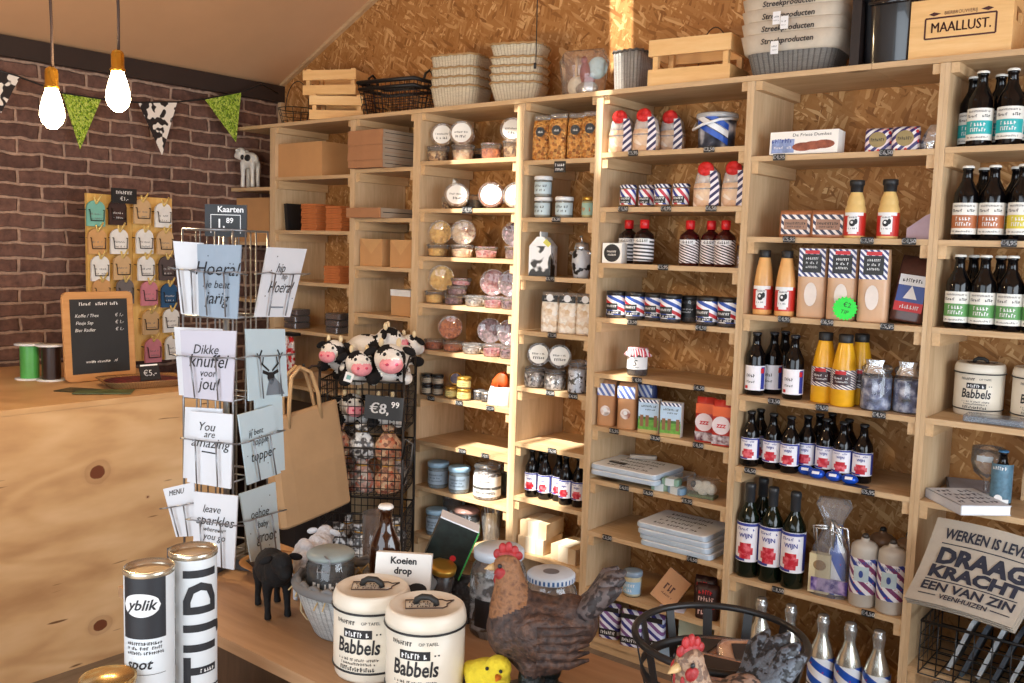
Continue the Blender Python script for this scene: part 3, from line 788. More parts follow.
# --- jars
def jar(R, H, glass, fill, lid, lidh=.016, zl=None, label=None, art=None, name='jar', lbl='', cat='jar', fillz=.8, cloth=None, neck=.9):
    t = thing(name, lbl, cat)
    m = MB(); m.lathe([(0, 0), (R * .93, 0), (R, .005), (R, (H - lidh) * .86), (R * neck, H - lidh), (R * neck, H - lidh + .003)], 0, None, 20); m.build('glass_body', glass, t)
    if fill:
        m = MB(); m.lathe([(0, .003), (R * .9, .003), (R * .955, .008), (R * .955, (H - lidh) * fillz), (0, (H - lidh) * fillz + .004)], 0, None, 18); m.build('contents', fill, t)
    m = MB(); q = R * neck + .003
    m.lathe([(q - .001, H - lidh), (q, H - lidh + .001), (q, H - .003), (q - .003, H), (q * .5, H - .0005), (0, H - .0005)], 0, None, 20); m.build('lid', lid, t)
    if zl:
        m = MB(); m.lathe([(R + .0008, zl[0]), (R + .0008, zl[1])], 0, None, 18, -PI / 2 - 1.5, -PI / 2 + 1.5)
        if art: art(m, R + .0016, zl[0], zl[1])
        m.build('label', label, t)
    if cloth:
        m = MB(); sec = []; vs = []; fs = []; n = 32
        for j, (r, z) in enumerate([(0.0, H + .003), (q * 1.02, H + .002), (q * 1.06, H - .01), (q * 1.35, H - .026)]):
            for k in range(n):
                a = 2 * PI * k / n; w = 1 + (.16 * math.cos(k * PI / 2) if j == 3 else 0); vs.append((r * w * math.cos(a), r * w * math.sin(a), z - (.006 * math.sin(k * 2.1) if j == 3 else 0)))
        for j in range(3): fs += [(j * n + k, j * n + (k + 1) % n, (j + 1) * n + (k + 1) % n, (j + 1) * n + k) for k in range(n)]
        m.add(vs, fs, 0, None, True); m.build('cloth_cover', cloth, t)
    return t
# --- round clear tubs
def tub(R, H, food, disc=None, lbl='', fillz=.75, art=True, seed=3):
    t = thing('lidded_tub', lbl, 'tub')
    m = MB(); m.lathe([(0, 0), (R * .80, 0), (R * .86, .004), (R * .95, H - .010), (R * .97, H - .009)], 0, None, 20); m.build('container', TUBP, t)
    m = MB(); m.lathe([(0, .003), (R * .77, .003), (R * .83, .006), (R * .90, (H - .010) * fillz), (0, (H - .010) * fillz + .006)], 0, None, 18); m.build('contents', food, t)
    m = MB(); m.lathe([(R * .96, H - .011), (R, H - .010), (R, H - .002), (R * .96, H), (R * .90, H - .003), (0, H - .003)], 0, None, 22)
    o = m.build('lid', TUBP, t)
    if disc:
        m = MB(); m.lathe([(0, H - .0020), (R * .80, H - .0020)], 0, None, 22)
        if art:
            T = tr(0, 0, H - .0012) @ rotx(-PI / 2)
            scribble(m, 0, -R * .30, R * .9, R * .22, 1, 0, seed=seed, M=tr(0, 0, H - .0012) @ rotx(PI / 2) @ Matrix.Diagonal((1, 1, -1, 1)))
            scribble(m, 0, R * .05, R * 1.1, R * .16, 1, 0, seed=seed + 1, M=tr(0, 0, H - .0012) @ rotx(PI / 2) @ Matrix.Diagonal((1, 1, -1, 1)))
        m.build('label', [disc, INK], t)
    return t
def tilted(proto, loc, rx, rz, label=None, group=None, first=False):
    r = proto if first else dup(proto, loc)
    r.location = loc; r.rotation_euler = (rx, 0, rz)
    if label: r['label'] = label
    if group: r['group'] = group
    return r
# --- paper and film pouches, standing
def pouch(w, d, h, body, name='pouch', lbl='', cat='bag', top=None, toph=.0, art=None, label=None, art2=None, label2=None, gus=.75, cat_body='bag_body', topname='top_seal', lean=0.0):
    t = thing(name, lbl, cat)
    m = MB(); hb = h - toph
    m.loft([(0, w * .96, d * .94), (.006, w, d), (hb * .55, w, d * 1.04), (hb * .85, w * .99, d * gus), (hb, w * .97, d * .16 if toph else d * .10)], 0, None, 24, 5.0)
    m.build(cat_body, body, t)
    if toph:
        m = MB(); m.loft([(hb - .004, w * .97, d * .17), (hb + toph * .6, w * 1.0, .006), (h, w * 1.0, .004)], 0, None, 20, 5.0); m.build(topname, top or body, t)
    if art:
        m = MB(); art(m, w, d, h); m.build('label', label, t)
    if art2:
        m = MB(); art2(m, w, d, h); m.build('picture', label2, t)
    return t
# --- plain and printed cartons
def carton(sx, sy, sz, body, name='carton', lbl='', cat='box', art=None, mats=None, r=.002, lid=None):
    t = thing(name, lbl, cat)
    m = MB(); hl = (lid or 0); m.box(0, 0, (sz - hl) / 2, sx, sy, sz - hl)
    m.build('box_body', body, t)
    if lid:
        m = MB(); m.box(0, 0, sz - hl / 2, sx + .006, sy + .006, hl); m.build('lid', mats[-1] if mats else body, t)
    if art:
        m = MB(); art(m, sx, sy, sz); m.build('print', mats, t)
    return t
# ------------------------------------------------------------------ tub column
NUT = pieces('mixed_nuts', [srgb(120, 76, 40), srgb(206, 160, 104), srgb(232, 200, 150), srgb(90, 56, 32)], 90)
CRISP = pieces('yellow_crisps', [srgb(214, 160, 70), srgb(236, 192, 104), srgb(224, 174, 92)], 70)
SHELLN = pieces('pale_sweets', [srgb(226, 190, 150), srgb(240, 220, 190), srgb(190, 130, 100)], 75)
PURP = pieces('purple_sweets', [srgb(96, 60, 66), srgb(150, 110, 120), srgb(180, 150, 160)], 90)
ORNG = pieces('orange_snacks', [srgb(176, 84, 34), srgb(214, 120, 56), srgb(140, 60, 28)], 90)
BWSW = pieces('dark_and_white_sweets', [srgb(40, 30, 30), srgb(230, 224, 220), srgb(90, 70, 64)], 80)
PINK = pieces('pink_sweets', [srgb(190, 90, 100), srgb(226, 180, 180), srgb(150, 70, 84)], 90)
DARKF = pieces('dark_liquorice', [srgb(20, 16, 16), srgb(50, 40, 38), srgb(34, 24, 22)], 90)
PAPERW = mat('lid_paper', srgb(244, 242, 236), 0.5, var=0.03)
TG = 'round clear tubs on the tub column'
tubs = {}
def T_(food, disc, R, H):
    k = (food.name, bool(disc), R, H)
    return k
def tub_at(food, disc, R, H, s, px, y, mode, lbl, zc=0.0, rz=0.55, rx=1.4):
    """mode 'up' upright; 'face' on its edge with the lid to the room"""
    k = (food.name, bool(disc), R, H)
    if mode == 'up':
        loc = spot(s, px, y, zc); a = (0.0, 0.0, 0.3)
    else:
        cz = Z(s) + zc + R * math.sin(rx) + 0.001 + max(0.0, H * math.cos(rx) - .2 * R * math.sin(rx))
        c = Vector((on(px, y, cz), y, cz))
        n = Vector((math.sin(rz) * math.sin(rx), -math.cos(rz) * math.sin(rx), math.cos(rx)))
        loc = c - n * H; a = (rx, 0.0, rz)
    if k not in tubs:
        t = tub(R, H, food, disc, seed=len(tubs) * 5 + 2); tubs[k] = t
        t.location = loc
    else: t = dup(tubs[k], loc)
    t.rotation_euler = a; t['label'] = lbl; t['group'] = TG
    return t
R1, H1 = .053, .070
tub_at(NUT, None, R1, H1, 'D1', 438, .062, 'up', 'upright tub of nuts under a cream lid-out tub, top tub-column shelf')
tub_at(NUT, PAPERW, R1, H1, 'D1', 437, .062, 'face', 'tub on its edge showing a cream paper lid, nearer the brick wall, top tub-column shelf', H1)
tub_at(SHELLN, None, R1, H1, 'D1', 463, .062, 'up', 'upright tub of pale sweets, second from brick wall, top tub-column shelf')
tub_at(SHELLN, PAPERW, R1 * 1.04, H1, 'D1', 461, .062, 'face', 'tub on its edge with white and blue lid, second from brick wall, top tub-column shelf', H1)
tub_at(ORNG, None, R1 * .9, H1, 'D1', 491, .075, 'up', 'lone upright tub of brown sweets with nothing on it, top tub-column shelf')
tub_at(DARKF, None, R1, H1, 'D1', 482, .24, 'up', 'dark tub at the back of the top tub-column shelf')
tub_at(NUT, None, R1 * .96, H1, 'D1', 514, .05, 'up', 'upright tub of nuts against the far post, top tub-column shelf')
tub_at(NUT, PAPERW, R1 * .98, H1, 'D1', 512, .055, 'face', 'tub on its edge with shiny white lid against the far post, top tub-column shelf', H1)
tub_at(NUT, None, R1, H1 * .9, 'D2', 431, .10, 'up', 'upright tub of nuts below a cream lid, second tub-column shelf')
tub_at(NUT, PAPERW, R1, H1 * .9, 'D2', 434, .10, 'face', 'tub on its edge with cream lid on top of another, second tub-column shelf', H1 * .9, .5)
tub_at(SHELLN, PAPERW, R1 * 1.06, H1, 'D2', 452, .05, 'face', 'tub leaning at the shelf front with blue and white lid, second tub-column shelf', 0, .7, 1.25)
tub_at(DARKF, None, R1, H1, 'D2', 472, .18, 'up', 'dark tub behind the black price holder, second tub-column shelf')
tub_at(ORNG, PAPERW, R1 * 1.08, H1, 'D2', 491, .06, 'face', 'tub of tan sweets with oblong white sticker, second tub-column shelf', 0, .55, 1.3)
tub_at(SHELLN, PAPERW, R1 * 1.04, H1, 'D2', 515, .05, 'face', 'tub with plain white lid against the far post, second tub-column shelf', 0, .45, 1.35)
H3 = .056
tub_at(CRISP, None, R1, H3, 'D3', 438, .065, 'up', 'upright tub of yellow crisps, nearer the brick wall, third tub-column shelf')
tub_at(CRISP, None, R1 * 1.06, H3, 'D3', 439, .065, 'face', 'tub of yellow crisps on its edge, third tub-column shelf', H3)
tub_at(SHELLN, None, R1, H3, 'D3', 462, .065, 'up', 'upright tub of pale sweets under a tilted one, third tub-column shelf')
tub_at(SHELLN, None, R1 * 1.08, H3, 'D3', 463, .065, 'face', 'tub of pale shell sweets on its edge, third tub-column shelf', H3)
tub_at(PINK, None, R1 * .98, H3 * .9, 'D3', 486, .09, 'up', 'low tub of pink sweets standing by itself, third tub-column shelf')
tub_at(PURP, None, R1 * .9, H3, 'D3', 515, .06, 'up', 'upright tub of purple sweets by the far post, third tub-column shelf')
tub_at(PURP, None, R1, H3, 'D3', 514, .065, 'face', 'tub of purple sweets on its edge by the far post, third tub-column shelf', H3)
tub_at(CRISP, None, R1, H3, 'D4', 432, .065, 'up', 'upright tub of yellow crisps, fourth tub-column shelf')
tub_at(CRISP, None, R1 * 1.15, H3 * 1.2, 'D4', 435, .07, 'face', 'large tub of golden crisps on its edge, fourth tub-column shelf', H3)
tub_at(PURP, None, R1 * .9, H3 * .8, 'D4', 454, .07, 'up', 'flat tub of purple sweets at the base of a small pile, fourth tub-column shelf')
tub_at(PURP, None, R1 * .9, H3 * .7, 'D4', 457, .07, 'up', 'flat tub of purple sweets in the middle of a pile, fourth tub-column shelf', H3 * .82)
tub_at(PINK, None, R1 * .9, H3 * .6, 'D4', 461, .08, 'up', 'flat pink tub topping a small pile, fourth tub-column shelf', H3 * 1.55)
tub_at(BWSW, None, R1 * .92, H3 * .85, 'D4', 475, .06, 'up', 'tub of black and white sweets, fourth tub-column shelf')
tub_at(PINK, None, R1 * .9, H3 * .9, 'D4', 494, .05, 'up', 'upright tub of pink sweets lit by sun, fourth tub-column shelf')
tub_at(PINK, None, R1 * 1.12, H3, 'D4', 494, .085, 'face', 'clear lid-out tub of pink sweets, nearer the brick wall of two, fourth tub-column shelf', H3 * .9)
tub_at(PURP, None, R1 * .85, H3 * .9, 'D4', 510, .05, 'up', 'upright tub of purple sweets beside the far post, fourth tub-column shelf')
tub_at(PURP, None, R1 * 1.14, H3, 'D4', 510, .075, 'face', 'clear lid-out tub of purple sweets by the far post, fourth tub-column shelf', H3 * .9, .4)
tub_at(ORNG, None, R1 * .95, H3 * .8, 'D5', 433, .065, 'up', 'low tub of orange snacks, nearer the brick wall, fifth tub-column shelf')
tub_at(ORNG, None, R1 * .95, H3 * .8, 'D5', 453, .07, 'up', 'low tub of orange snacks below a tilted round one, fifth tub-column shelf')
tub_at(ORNG, None, R1 * 1.06, H3, 'D5', 450, .075, 'face', 'tub of orange snacks on its edge, fifth tub-column shelf', H3 * .82, .6, 1.2)
tub_at(BWSW, None, R1 * .9, H3 * .8, 'D5', 472, .06, 'up', 'tub of black and white sweets, fifth tub-column shelf')
tub_at(PINK, None, R1 * .92, H3 * .95, 'D5', 493, .055, 'up', 'upright tub of pink sweets in sunlight, fifth tub-column shelf')
tub_at(PURP, None, R1 * 1.06, H3, 'D5', 490, .075, 'face', 'lid-out tub of purple sweets, nearer the brick wall of two, fifth tub-column shelf', H3 * .95, .7)
tub_at(PURP, None, R1 * .8, H3 * .95, 'D5', 508, .05, 'up', 'upright tub of purple sweets beside the far post, fifth tub-column shelf')
tub_at(PURP, None, R1 * 1.08, H3, 'D5', 509, .065, 'face', 'lid-out tub of purple sweets by the far post, fifth tub-column shelf', H3 * .95, .35)

LIDBLK = mat('black_lid', (0.015, 0.014, 0.014), 0.35)
LIDGOLD = mat('gold_lid', srgb(205, 160, 70), 0.3, 0.7)
LIDWHITE = mat('white_lid', srgb(236, 238, 240), 0.35)
LIDBLUE = mat('pale_blue_lid', srgb(150, 186, 214), 0.35)
LIDSILV = mat('silver_lid', srgb(200, 204, 208), 0.25, 0.8)
MUST = mat('mustard', srgb(188, 146, 60), 0.5)
DARKJ = mat('dark_jam', srgb(34, 14, 14), 0.3)
BLKJ = mat('black_sweets', srgb(18, 17, 18), 0.4)
TANL = mat('tan_label', srgb(188, 172, 148), 0.6)
def lines(n, hh, seed=1, ink=1, wf=1.5, gap=1.7):
    def f(m, r, z0, z1):
        zc = (z0 + z1) / 2 + (n - 1) * hh * gap / 2
        for i in range(n): scribble(m, 0, zc - i * hh * gap, r * wf * (1 - .25 * (i % 2)), hh, ink, 0, r, seed=seed + i)
    return f
# D6: dark jars, mustard jars, peaked white bag
jd = jar(.026, .048, GLASS, BLKJ, LIDBLK, .012, (.008, .030), [TANL, INK], lines(2, .005, 3), 'jar')
i = 0
for dz in (0, .0485):
    for px, y in ((427, .04), (438, .055)):
        l = f"small dark jar with black lid, {'lower' if dz == 0 else 'upper'} of two, {'nearer' if px < 430 else 'farther from'} brick wall, sixth tub-column shelf"
        if i == 0: jd.location = spot('D6', px, y, dz); jd['label'] = l; jd['group'] = 'small dark jars by the wire tower'
        else: dup(jd, spot('D6', px, y, dz), .4, l)
        i += 1
jm = jar(.032, .052, GLASS, MUST, LIDGOLD, .012, (.010, .034), [mat('pale_yellow_label', srgb(206, 190, 120), .5), INK], lines(2, .005, 5), 'mustard_jar', fillz=.95)
jm.location = spot('D6', 452, .05); jm['label'] = 'mustard jar with gold lid under a tilted purple-topped jar, sixth tub-column shelf'; jm['group'] = 'mustard jars'
dup(jm, spot('D6', 464, .045), .4, 'mustard jar with gold lid at the base of a two-jar stack, sixth tub-column shelf')
dup(jm, spot('D6', 464, .045, .0525), .4, 'mustard jar with gold lid topping a two-jar stack, sixth tub-column shelf')
jv = jar(.031, .05, GLASS, MUST, LIDGOLD, .010, None, None, None, 'mustard_jar', fillz=.95)
m = MB(); m.disc(.024, 0, 0, 0, 0, tr(0, 0, .0503) @ rotx(-PI / 2)); m.build('label', mat('purple_sticker', srgb(44, 32, 84), .4), jv)
jv['label'] = 'jar tipped forward to show a purple lid sticker, sixth tub-column shelf'; jv['group'] = 'mustard jars'
c = spot('D6', 451, .05, .053 + .031); n = Vector((math.sin(.5) * math.sin(1.3), -math.cos(.5) * math.sin(1.3), math.cos(1.3)))
jv.location = c - n * .05; jv.rotation_euler = (1.3, 0, .5)
js = jar(.028, .045, GLASS, DARKJ, LIDSILV, .010, None, None, None, 'jar', fillz=.9)
scatter_row(js, 'small dark jam jar in shade behind the mustard', [(479, .10), (487, .09)], 'D6', 'dark jam jars behind the mustard')
t = thing('peaked_bag', 'white paper bag with orange pointed top on the sixth tub-column shelf', 'bag')
m = MB(); m.loft([(0, .10, .06), (.01, .108, .07), (.06, .10, .066), (.085, .085, .05)], 0, None, 20, 3.5); m.build('bag_body', WHITE, t)
m = MB(); m.loft([(.083, .087, .052), (.11, .074, .042), (.135, .05, .03, 0, .008), (.15, .02, .012, 0, .014)], 0, None, 18, 3); m.build('bag_top', mat('orange_paper', srgb(206, 84, 30), .5), t)
t.location = spot('D6', 500, .05); t.rotation_euler = (0, 0, .2)
# D8 / D9: lidded storage jars
bj = jar(.047, .118, clear('blue_tint_glass', (.55, .70, .82), .30, .06), BLKJ, LIDBLUE, .020, (.02, .08), [mat('steel_label', srgb(150, 170, 190), .4), INK], lines(3, .008, 9), 'storage_jar', fillz=.9, cat='jar', neck=1.0)
bj.location = spot('D8', 438, .055); bj.rotation_euler = (0, 0, .4); bj['label'] = 'dark storage jar with pale blue lid, nearer the brick wall, eighth tub-column shelf'; bj['group'] = 'blue-lidded storage jars'
dup(bj, spot('D8', 459, .055), .5, 'dark storage jar with pale blue lid beside the clip jar, eighth tub-column shelf')
dup(bj, spot('D8', 428, .20), .3, 'dark storage jar with blue lid at the back, eighth tub-column shelf')
dup(bj, spot('D9', 436, .055), .4, 'dark storage jar with pale blue lid on the lowest visible tub-column shelf')
dup(bj, spot('D9', 446, .22), .1, 'blue-lidded storage jar at the back of the ninth tub-column shelf')
def clip_jar(R, H, fill, bandmats, lbl, name='clip_jar', lidm=None):
    t = thing(name, lbl, 'jar')
    m = MB(); m.lathe([(0, 0), (R * .94, 0), (R, .006), (R, H * .74), (R * .86, H * .82), (R * .86, H * .86)], 0, None, 22); m.build('glass_body', GLASS, t)
    m = MB(); m.lathe([(0, .003), (R * .93, .004), (R * .96, .010), (R * .96, H * .70), (0, H * .72)], 0, None, 20); m.build('contents', fill, t)
    m = MB(); m.lathe([(R * .88, H * .865), (R * .98, H * .87), (R * .98, H * .93), (R * .8, H * .985), (0, H)], 0, None, 22); m.build('lid', lidm or GLASS, t)
    m = MB(); m.tube([(R * .9 * math.cos(a), R * .9 * math.sin(a), H * .845) for a in [2 * PI * k / 20 for k in range(20)]], .0018, 0, None, 6, True)
    m.tube([(-.012, -R * .92, H * .84), (-.014, -R * 1.10, H * .72), (.014, -R * 1.10, H * .72), (.012, -R * .92, H * .84), (.012, -R * 1.02, H * .92), (0, -R * .9, H * 1.0)], .0018, 0, None, 6); m.build('clip', STEEL, t)
    if bandmats:
        m = MB()
        for z0, z1, mi in bandmats[1]: m.lathe([(R + .001, z0 * H), (R + .001, z1 * H)], mi, None, 18, -PI / 2 - 1.5, -PI / 2 + 1.5)
        for z, hh, mi, txt in bandmats[2]:
            if txt: m.text(txt, hh * H, 0, z * H, mi, cyl=R + .002, bold=.02)
            else: scribble(m, 0, z * H, R * 1.6, hh * H, mi, 0, R + .002, seed=int(z * 100))
        m.build('label', bandmats[0], t)
    return t
cj = clip_jar(.062, .158, BWSW, ([PAPERW, INK], [(.10, .66, 0), (.30, .38, 1)], [(.52, .12, 1, 'KLEM'), (.2, .06, 1, None), (.24, .05, 1, None)]), 'large glass clip jar with white label on the eighth tub-column shelf')
cj.location = spot('D8', 487, .072); cj.rotation_euler = (0, 0, .5)
dj = clip_jar(.05, .15, BLKJ, None, 'dark glass clip jar squeezed against the far post, eighth tub-column shelf'); dj.location = spot('D8', 507, .16)
bj2 = clip_jar(.062, .152, BLKJ, ([PAPERW, INK], [(.48, .62, 0), (.18, .32, 0)], [(.55, .07, 1, None), (.25, .05, 1, None)]), 'large jar of black sweets with two white labels, ninth tub-column shelf', lidm=mat('glass_lid_pink', srgb(190, 150, 140), .2, alpha=.6))
bj2.location = spot('D9', 466, .078); bj2.rotation_euler = (0, 0, .5)
t = thing('glass_vase', 'clear tapered glass beside the jar of black sweets', 'vase'); m = MB()
m.lathe([(0, 0), (.03, 0), (.034, .01), (.05, .16), (.048, .16), (.032, .012), (0, .008)], 0, None, 20); m.build('glass_body', GLASS, t)
m = MB()
for k in range(7): a = k * .9; m.tube([(.010 * math.cos(a), .010 * math.sin(a), .012), (.034 * math.cos(a + .3), .034 * math.sin(a + .3), .18)], .003, 0, None, 6)
m.build('stick', mat('silver_straw', srgb(160, 160, 158), .4), t); t.location = spot('D9', 491, .10)
t = dup(t, spot('D9', 452, .15), 1.0, 'clear tapered glass of pale straws beside the blue-lidded jar, ninth tub-column shelf')

# ------------------------------------------------------------------ cookie-bag column
COOK = pieces('orange_cookies', [srgb(150, 86, 34), srgb(204, 136, 60), srgb(226, 172, 96), srgb(110, 58, 24)], 105, .45)
STICK = mat('black_sticker', srgb(24, 28, 36), .4)
def badge(px_w):
    def f(m, w, d, h):
        m.disc(w * .27, 0, h * .62, 0, -d * .5 - .002); scribble(m, 0, h * .62, w * .34, w * .12, 1, -d * .5 - .003, seed=4); m.disc(w * .22, 0, h * .62, 0, -d * .5 - .0024)
    return f
cb = pouch(.074, .06, .185, COOK, 'cookie_bag', art=badge(0), label=[STICK, WHITE], toph=.02, top=FILM)
scatter_row(cb, 'clear bag of orange cookies with round black badge', [(542, .05), (558, .035), (577, .06), (591, .045)], 'E1', 'cookie bags on the top shelf')
t = thing('shelf_sign', 'hanging black chalk sign under the orange cookie bags', 'sign', (on(560, -.004, 1.945), -.004, 1.932), .1)
m = MB(); m.box(0, 0, 0, .052, .004, .044); m.build('board', BLACK, t); m = MB(); scribble(m, 0, .008, .04, .012, 0, -.003, seed=8); scribble(m, 0, -.01, .036, .010, 0, -.003, seed=9); m.build('lettering', CHALK, t)
GREYL = mat('pale_blue_label', srgb(190, 208, 214), .5)
sj = jar(.036, .085, GLASS, mat('grey_paste', srgb(150, 150, 140), .5), LIDWHITE, .016, (.012, .06), [GREYL, INK], lines(2, .010, 12), 'spread_jar', fillz=.95, neck=.97)
sj.location = spot('E2', 543, .055); sj['label'] = 'spread jar with white lid at the base of a stack, second cookie-bag-column shelf'; sj['group'] = 'white-lidded spread jars'
dup(sj, spot('E2', 543, .055, .0855), .3, 'spread jar with white lid standing on another, second cookie-bag-column shelf')
dup(sj, spot('E2', 564, .055), .3, 'lone spread jar with white lid in the middle, second cookie-bag-column shelf')
hj = jar(.026, .085, GLASS, mat('pale_honey', srgb(196, 190, 130), .4), LIDGOLD, .016, (.012, .06), [mat('mint_label', srgb(160, 196, 180), .5), mat('orange_dot', srgb(214, 120, 50), .5)], lines(1, .02, 1), 'honey_jar', fillz=.95)
scatter_row(hj, 'slim honey jar with gold lid and mint label', [(588, .07)], 'E2')
COWP = blotch('cow_print', [srgb(22, 22, 24), srgb(238, 240, 242)], 11, .4, .012, .46)
t = thing('milk_carton', 'cow-print gable-top milk carton on the third cookie-bag-column shelf', 'carton')
m = MB(); m.box(0, 0, .062, .094, .094, .124); m.build('carton_body', COWP, t)
m = MB(); m.prism([(-.047, .124), (.047, .124), (.014, .162), (-.014, .162)], .094, 0); m.build('gable_top', mat('white_card', srgb(240, 242, 244), .4), t)
m = MB(); m.box(0, 0, .172, .006, .092, .022); m.build('top_fold', mat('white_card', (1, 1, 1)), t)
m = MB(); m.patch(.03, .02, .008, 0, 0, 0, tr(.024, -.0475, .142) @ roty(.7)); m.build('yellow_tag', mat('yellow_tag', srgb(220, 210, 90), .5), t)
t.location = spot('E3', 535, .075); t.rotation_euler = (0, 0, .35)
t = thing('cow_figure', 'silver and black cow figure jar on the third cookie-bag-column shelf', 'figurine')
m = MB(); m.lathe([(0, 0), (.030, 0), (.034, .02), (.040, .06), (.038, .10), (.026, .115)], 0, None, 18); m.build('figure_body', blotch('cow_print_grey', [srgb(22, 22, 24), srgb(186, 190, 196)], 26, .3, .015, .45), t)
m = MB(); m.lathe([(.028, .112), (.032, .118), (.026, .140), (0, .146)], 0, None, 18); m.tube([(0, 0, .14), (-.004, 0, .17), (-.012, 0, .165)], .004); m.build('lid', LIDSILV, t)
for s in (-1, 1):
    m = MB(); m.ball((s * .040, -.01, .10), (.014, .005, .008)); m.build('ear', LIDSILV, t)
t.location = spot('E3', 581, .06)
COOKW = pieces('pale_cookies', [srgb(214, 184, 146), srgb(244, 240, 232), srgb(236, 222, 200)], 60, .4)
def hdr(m, w, d, h): m.patch(w * .9, h * .16, 0, h * .84, 0, -d * .30 - .004); m.disc(w * .2, 0, h * .86, 1, -d * .30 - .006); scribble(m, 0, h * .83, w * .6, h * .04, 1, -d * .30 - .005, seed=2)
wb = pouch(.076, .05, .165, COOKW, 'biscuit_bag', toph=.03, top=FILM, art=hdr, label=[BLACK, WHITE])
scatter_row(wb, 'clear bag of pale biscuits with black header', [(551, .05), (568, .06), (585, .075)], 'E4', 'pale biscuit bags on the fourth shelf')
kj = clip_jar(.047, .085, BWSW, None, '')
kj.location = spot('E5', 535, .055); kj['label'] = 'low clip jar of sweets below a white disc, nearer the brick wall, fifth cookie-bag-column shelf'; kj['group'] = 'low clip jars'
dup(kj, spot('E5', 555, .055), .3, 'low clip jar of sweets below a white disc, beside the candy jar, fifth cookie-bag-column shelf')
t = tub_at(BWSW, PAPERW, .05, .06, 'E5', 534, .06, 'face', 'round tub with white lid on the jar nearer the brick wall, fifth cookie-bag-column shelf', .085, .5, 1.35)
t['group'] = 'white-lidded tubs on clip jars'
t = tub_at(BWSW, PAPERW, .05, .06, 'E5', 555, .06, 'face', 'round tub with white lid on the jar beside the candy jar, fifth cookie-bag-column shelf', .085, .7, 1.3)
t['group'] = 'white-lidded tubs on clip jars'
CANDY = blotch('cow_candy', [srgb(30, 30, 34), srgb(214, 216, 224)], 40, .4, .03, .45)
tj = clip_jar(.04, .135, CANDY, None, 'tall glass jar of black and white candy on the fifth cookie-bag-column shelf'); tj.location = spot('E5', 577, .05); tj.rotation_euler = (0, 0, .3)
# bottles with a rose label
DKGLASS = mat('dark_bottle_glass', (0.003, 0.0025, 0.003), 0.10, spec=.40)
GRGLASS = mat('green_bottle_glass', (0.004, 0.008, 0.004), 0.10, spec=.45)
FOILBK = mat('black_capsule', (0.03, 0.032, 0.036), 0.35)
WLAB = mat('wine_label', srgb(238, 236, 242), .5, var=.05)
BLUEP = mat('blue_print', srgb(48, 60, 150), .5)
ROSE = blotch('rose_print', [srgb(190, 24, 44), srgb(228, 110, 120)], 60, .5, .1, .55)
def rose_art(m, r, z0, z1):
    h = z1 - z0
    m.patch(r * 2.4, h * .07, 0, z1 - h * .05, 1, 0, None, r); scribble(m, 0, z1 - h * .16, r * 1.5, h * .08, 1, 0, r, seed=5)
    m.text('WIJN', h * .15, 0, z1 - h * .33, 1, cyl=r + .0004, bold=.02)
    for k in range(6):
        a = k * PI / 3; m.patch(r * .6, h * .18, math.cos(a) * r * .38, z0 + h * .28 + math.sin(a) * h * .13, 2, 0, None, r, 0, 4)
    m.patch(r * .55, h * .22, 0, z0 + h * .28, 2, 0, None, r + .0003, 0, 4)
    m.patch(r * .5, h * .9, r * 1.35, z0 + h * .5, 1, 0, None, r, 0, 4); m.patch(r * 1.2, h * .08, -r * .6, z0 + h * .06, 1, 0, None, r, 0, 4)
LB = [WLAB, BLUEP, ROSE, INK]
sb = bottle('beer', .028, .203, DKGLASS, BLACK, (.03, .105), LB, 'bottle', 'wine_bottle', art=rose_art)
scatter_row(sb, 'small dark bottle with rose label', [(531, .05), (540, .11), (546, .055), (557, .075), (566, .05), (576, .06)], 'E7', 'small rose-label bottles in the cookie-bag column')
SOAPW = blotch('wrapped_soap', [srgb(190, 160, 120), srgb(226, 206, 176)], 9, .6, .2, .5, bump=.3)
t = carton(.13, .15, .065, SOAPW, 'paper_parcel'); m = MB(); m.box(0, 0, .033, .05, .153, .068); m.build('paper_band', mat('cream_band', srgb(226, 214, 190), .6), t)
t2 = None
for i, (px, y, dz) in enumerate([(540, .10, 0), (574, .10, 0), (540, .11, .0662)]):
    l = ['cream wrapped parcel under another, lowest visible cookie-bag-column shelf', 'cream wrapped parcel in a patch of sun beside the post, lowest visible cookie-bag-column shelf', 'cream wrapped parcel lying on top of another, lowest visible cookie-bag-column shelf'][i]
    if i == 0: t.location = spot('E8', px, y, dz); t['label'] = l; t['group'] = 'cream wrapped parcels'; t.rotation_euler = (0, 0, .06)
    else: dup(t, spot('E8', px, y, dz), [.06, -.05, .12][i], l)
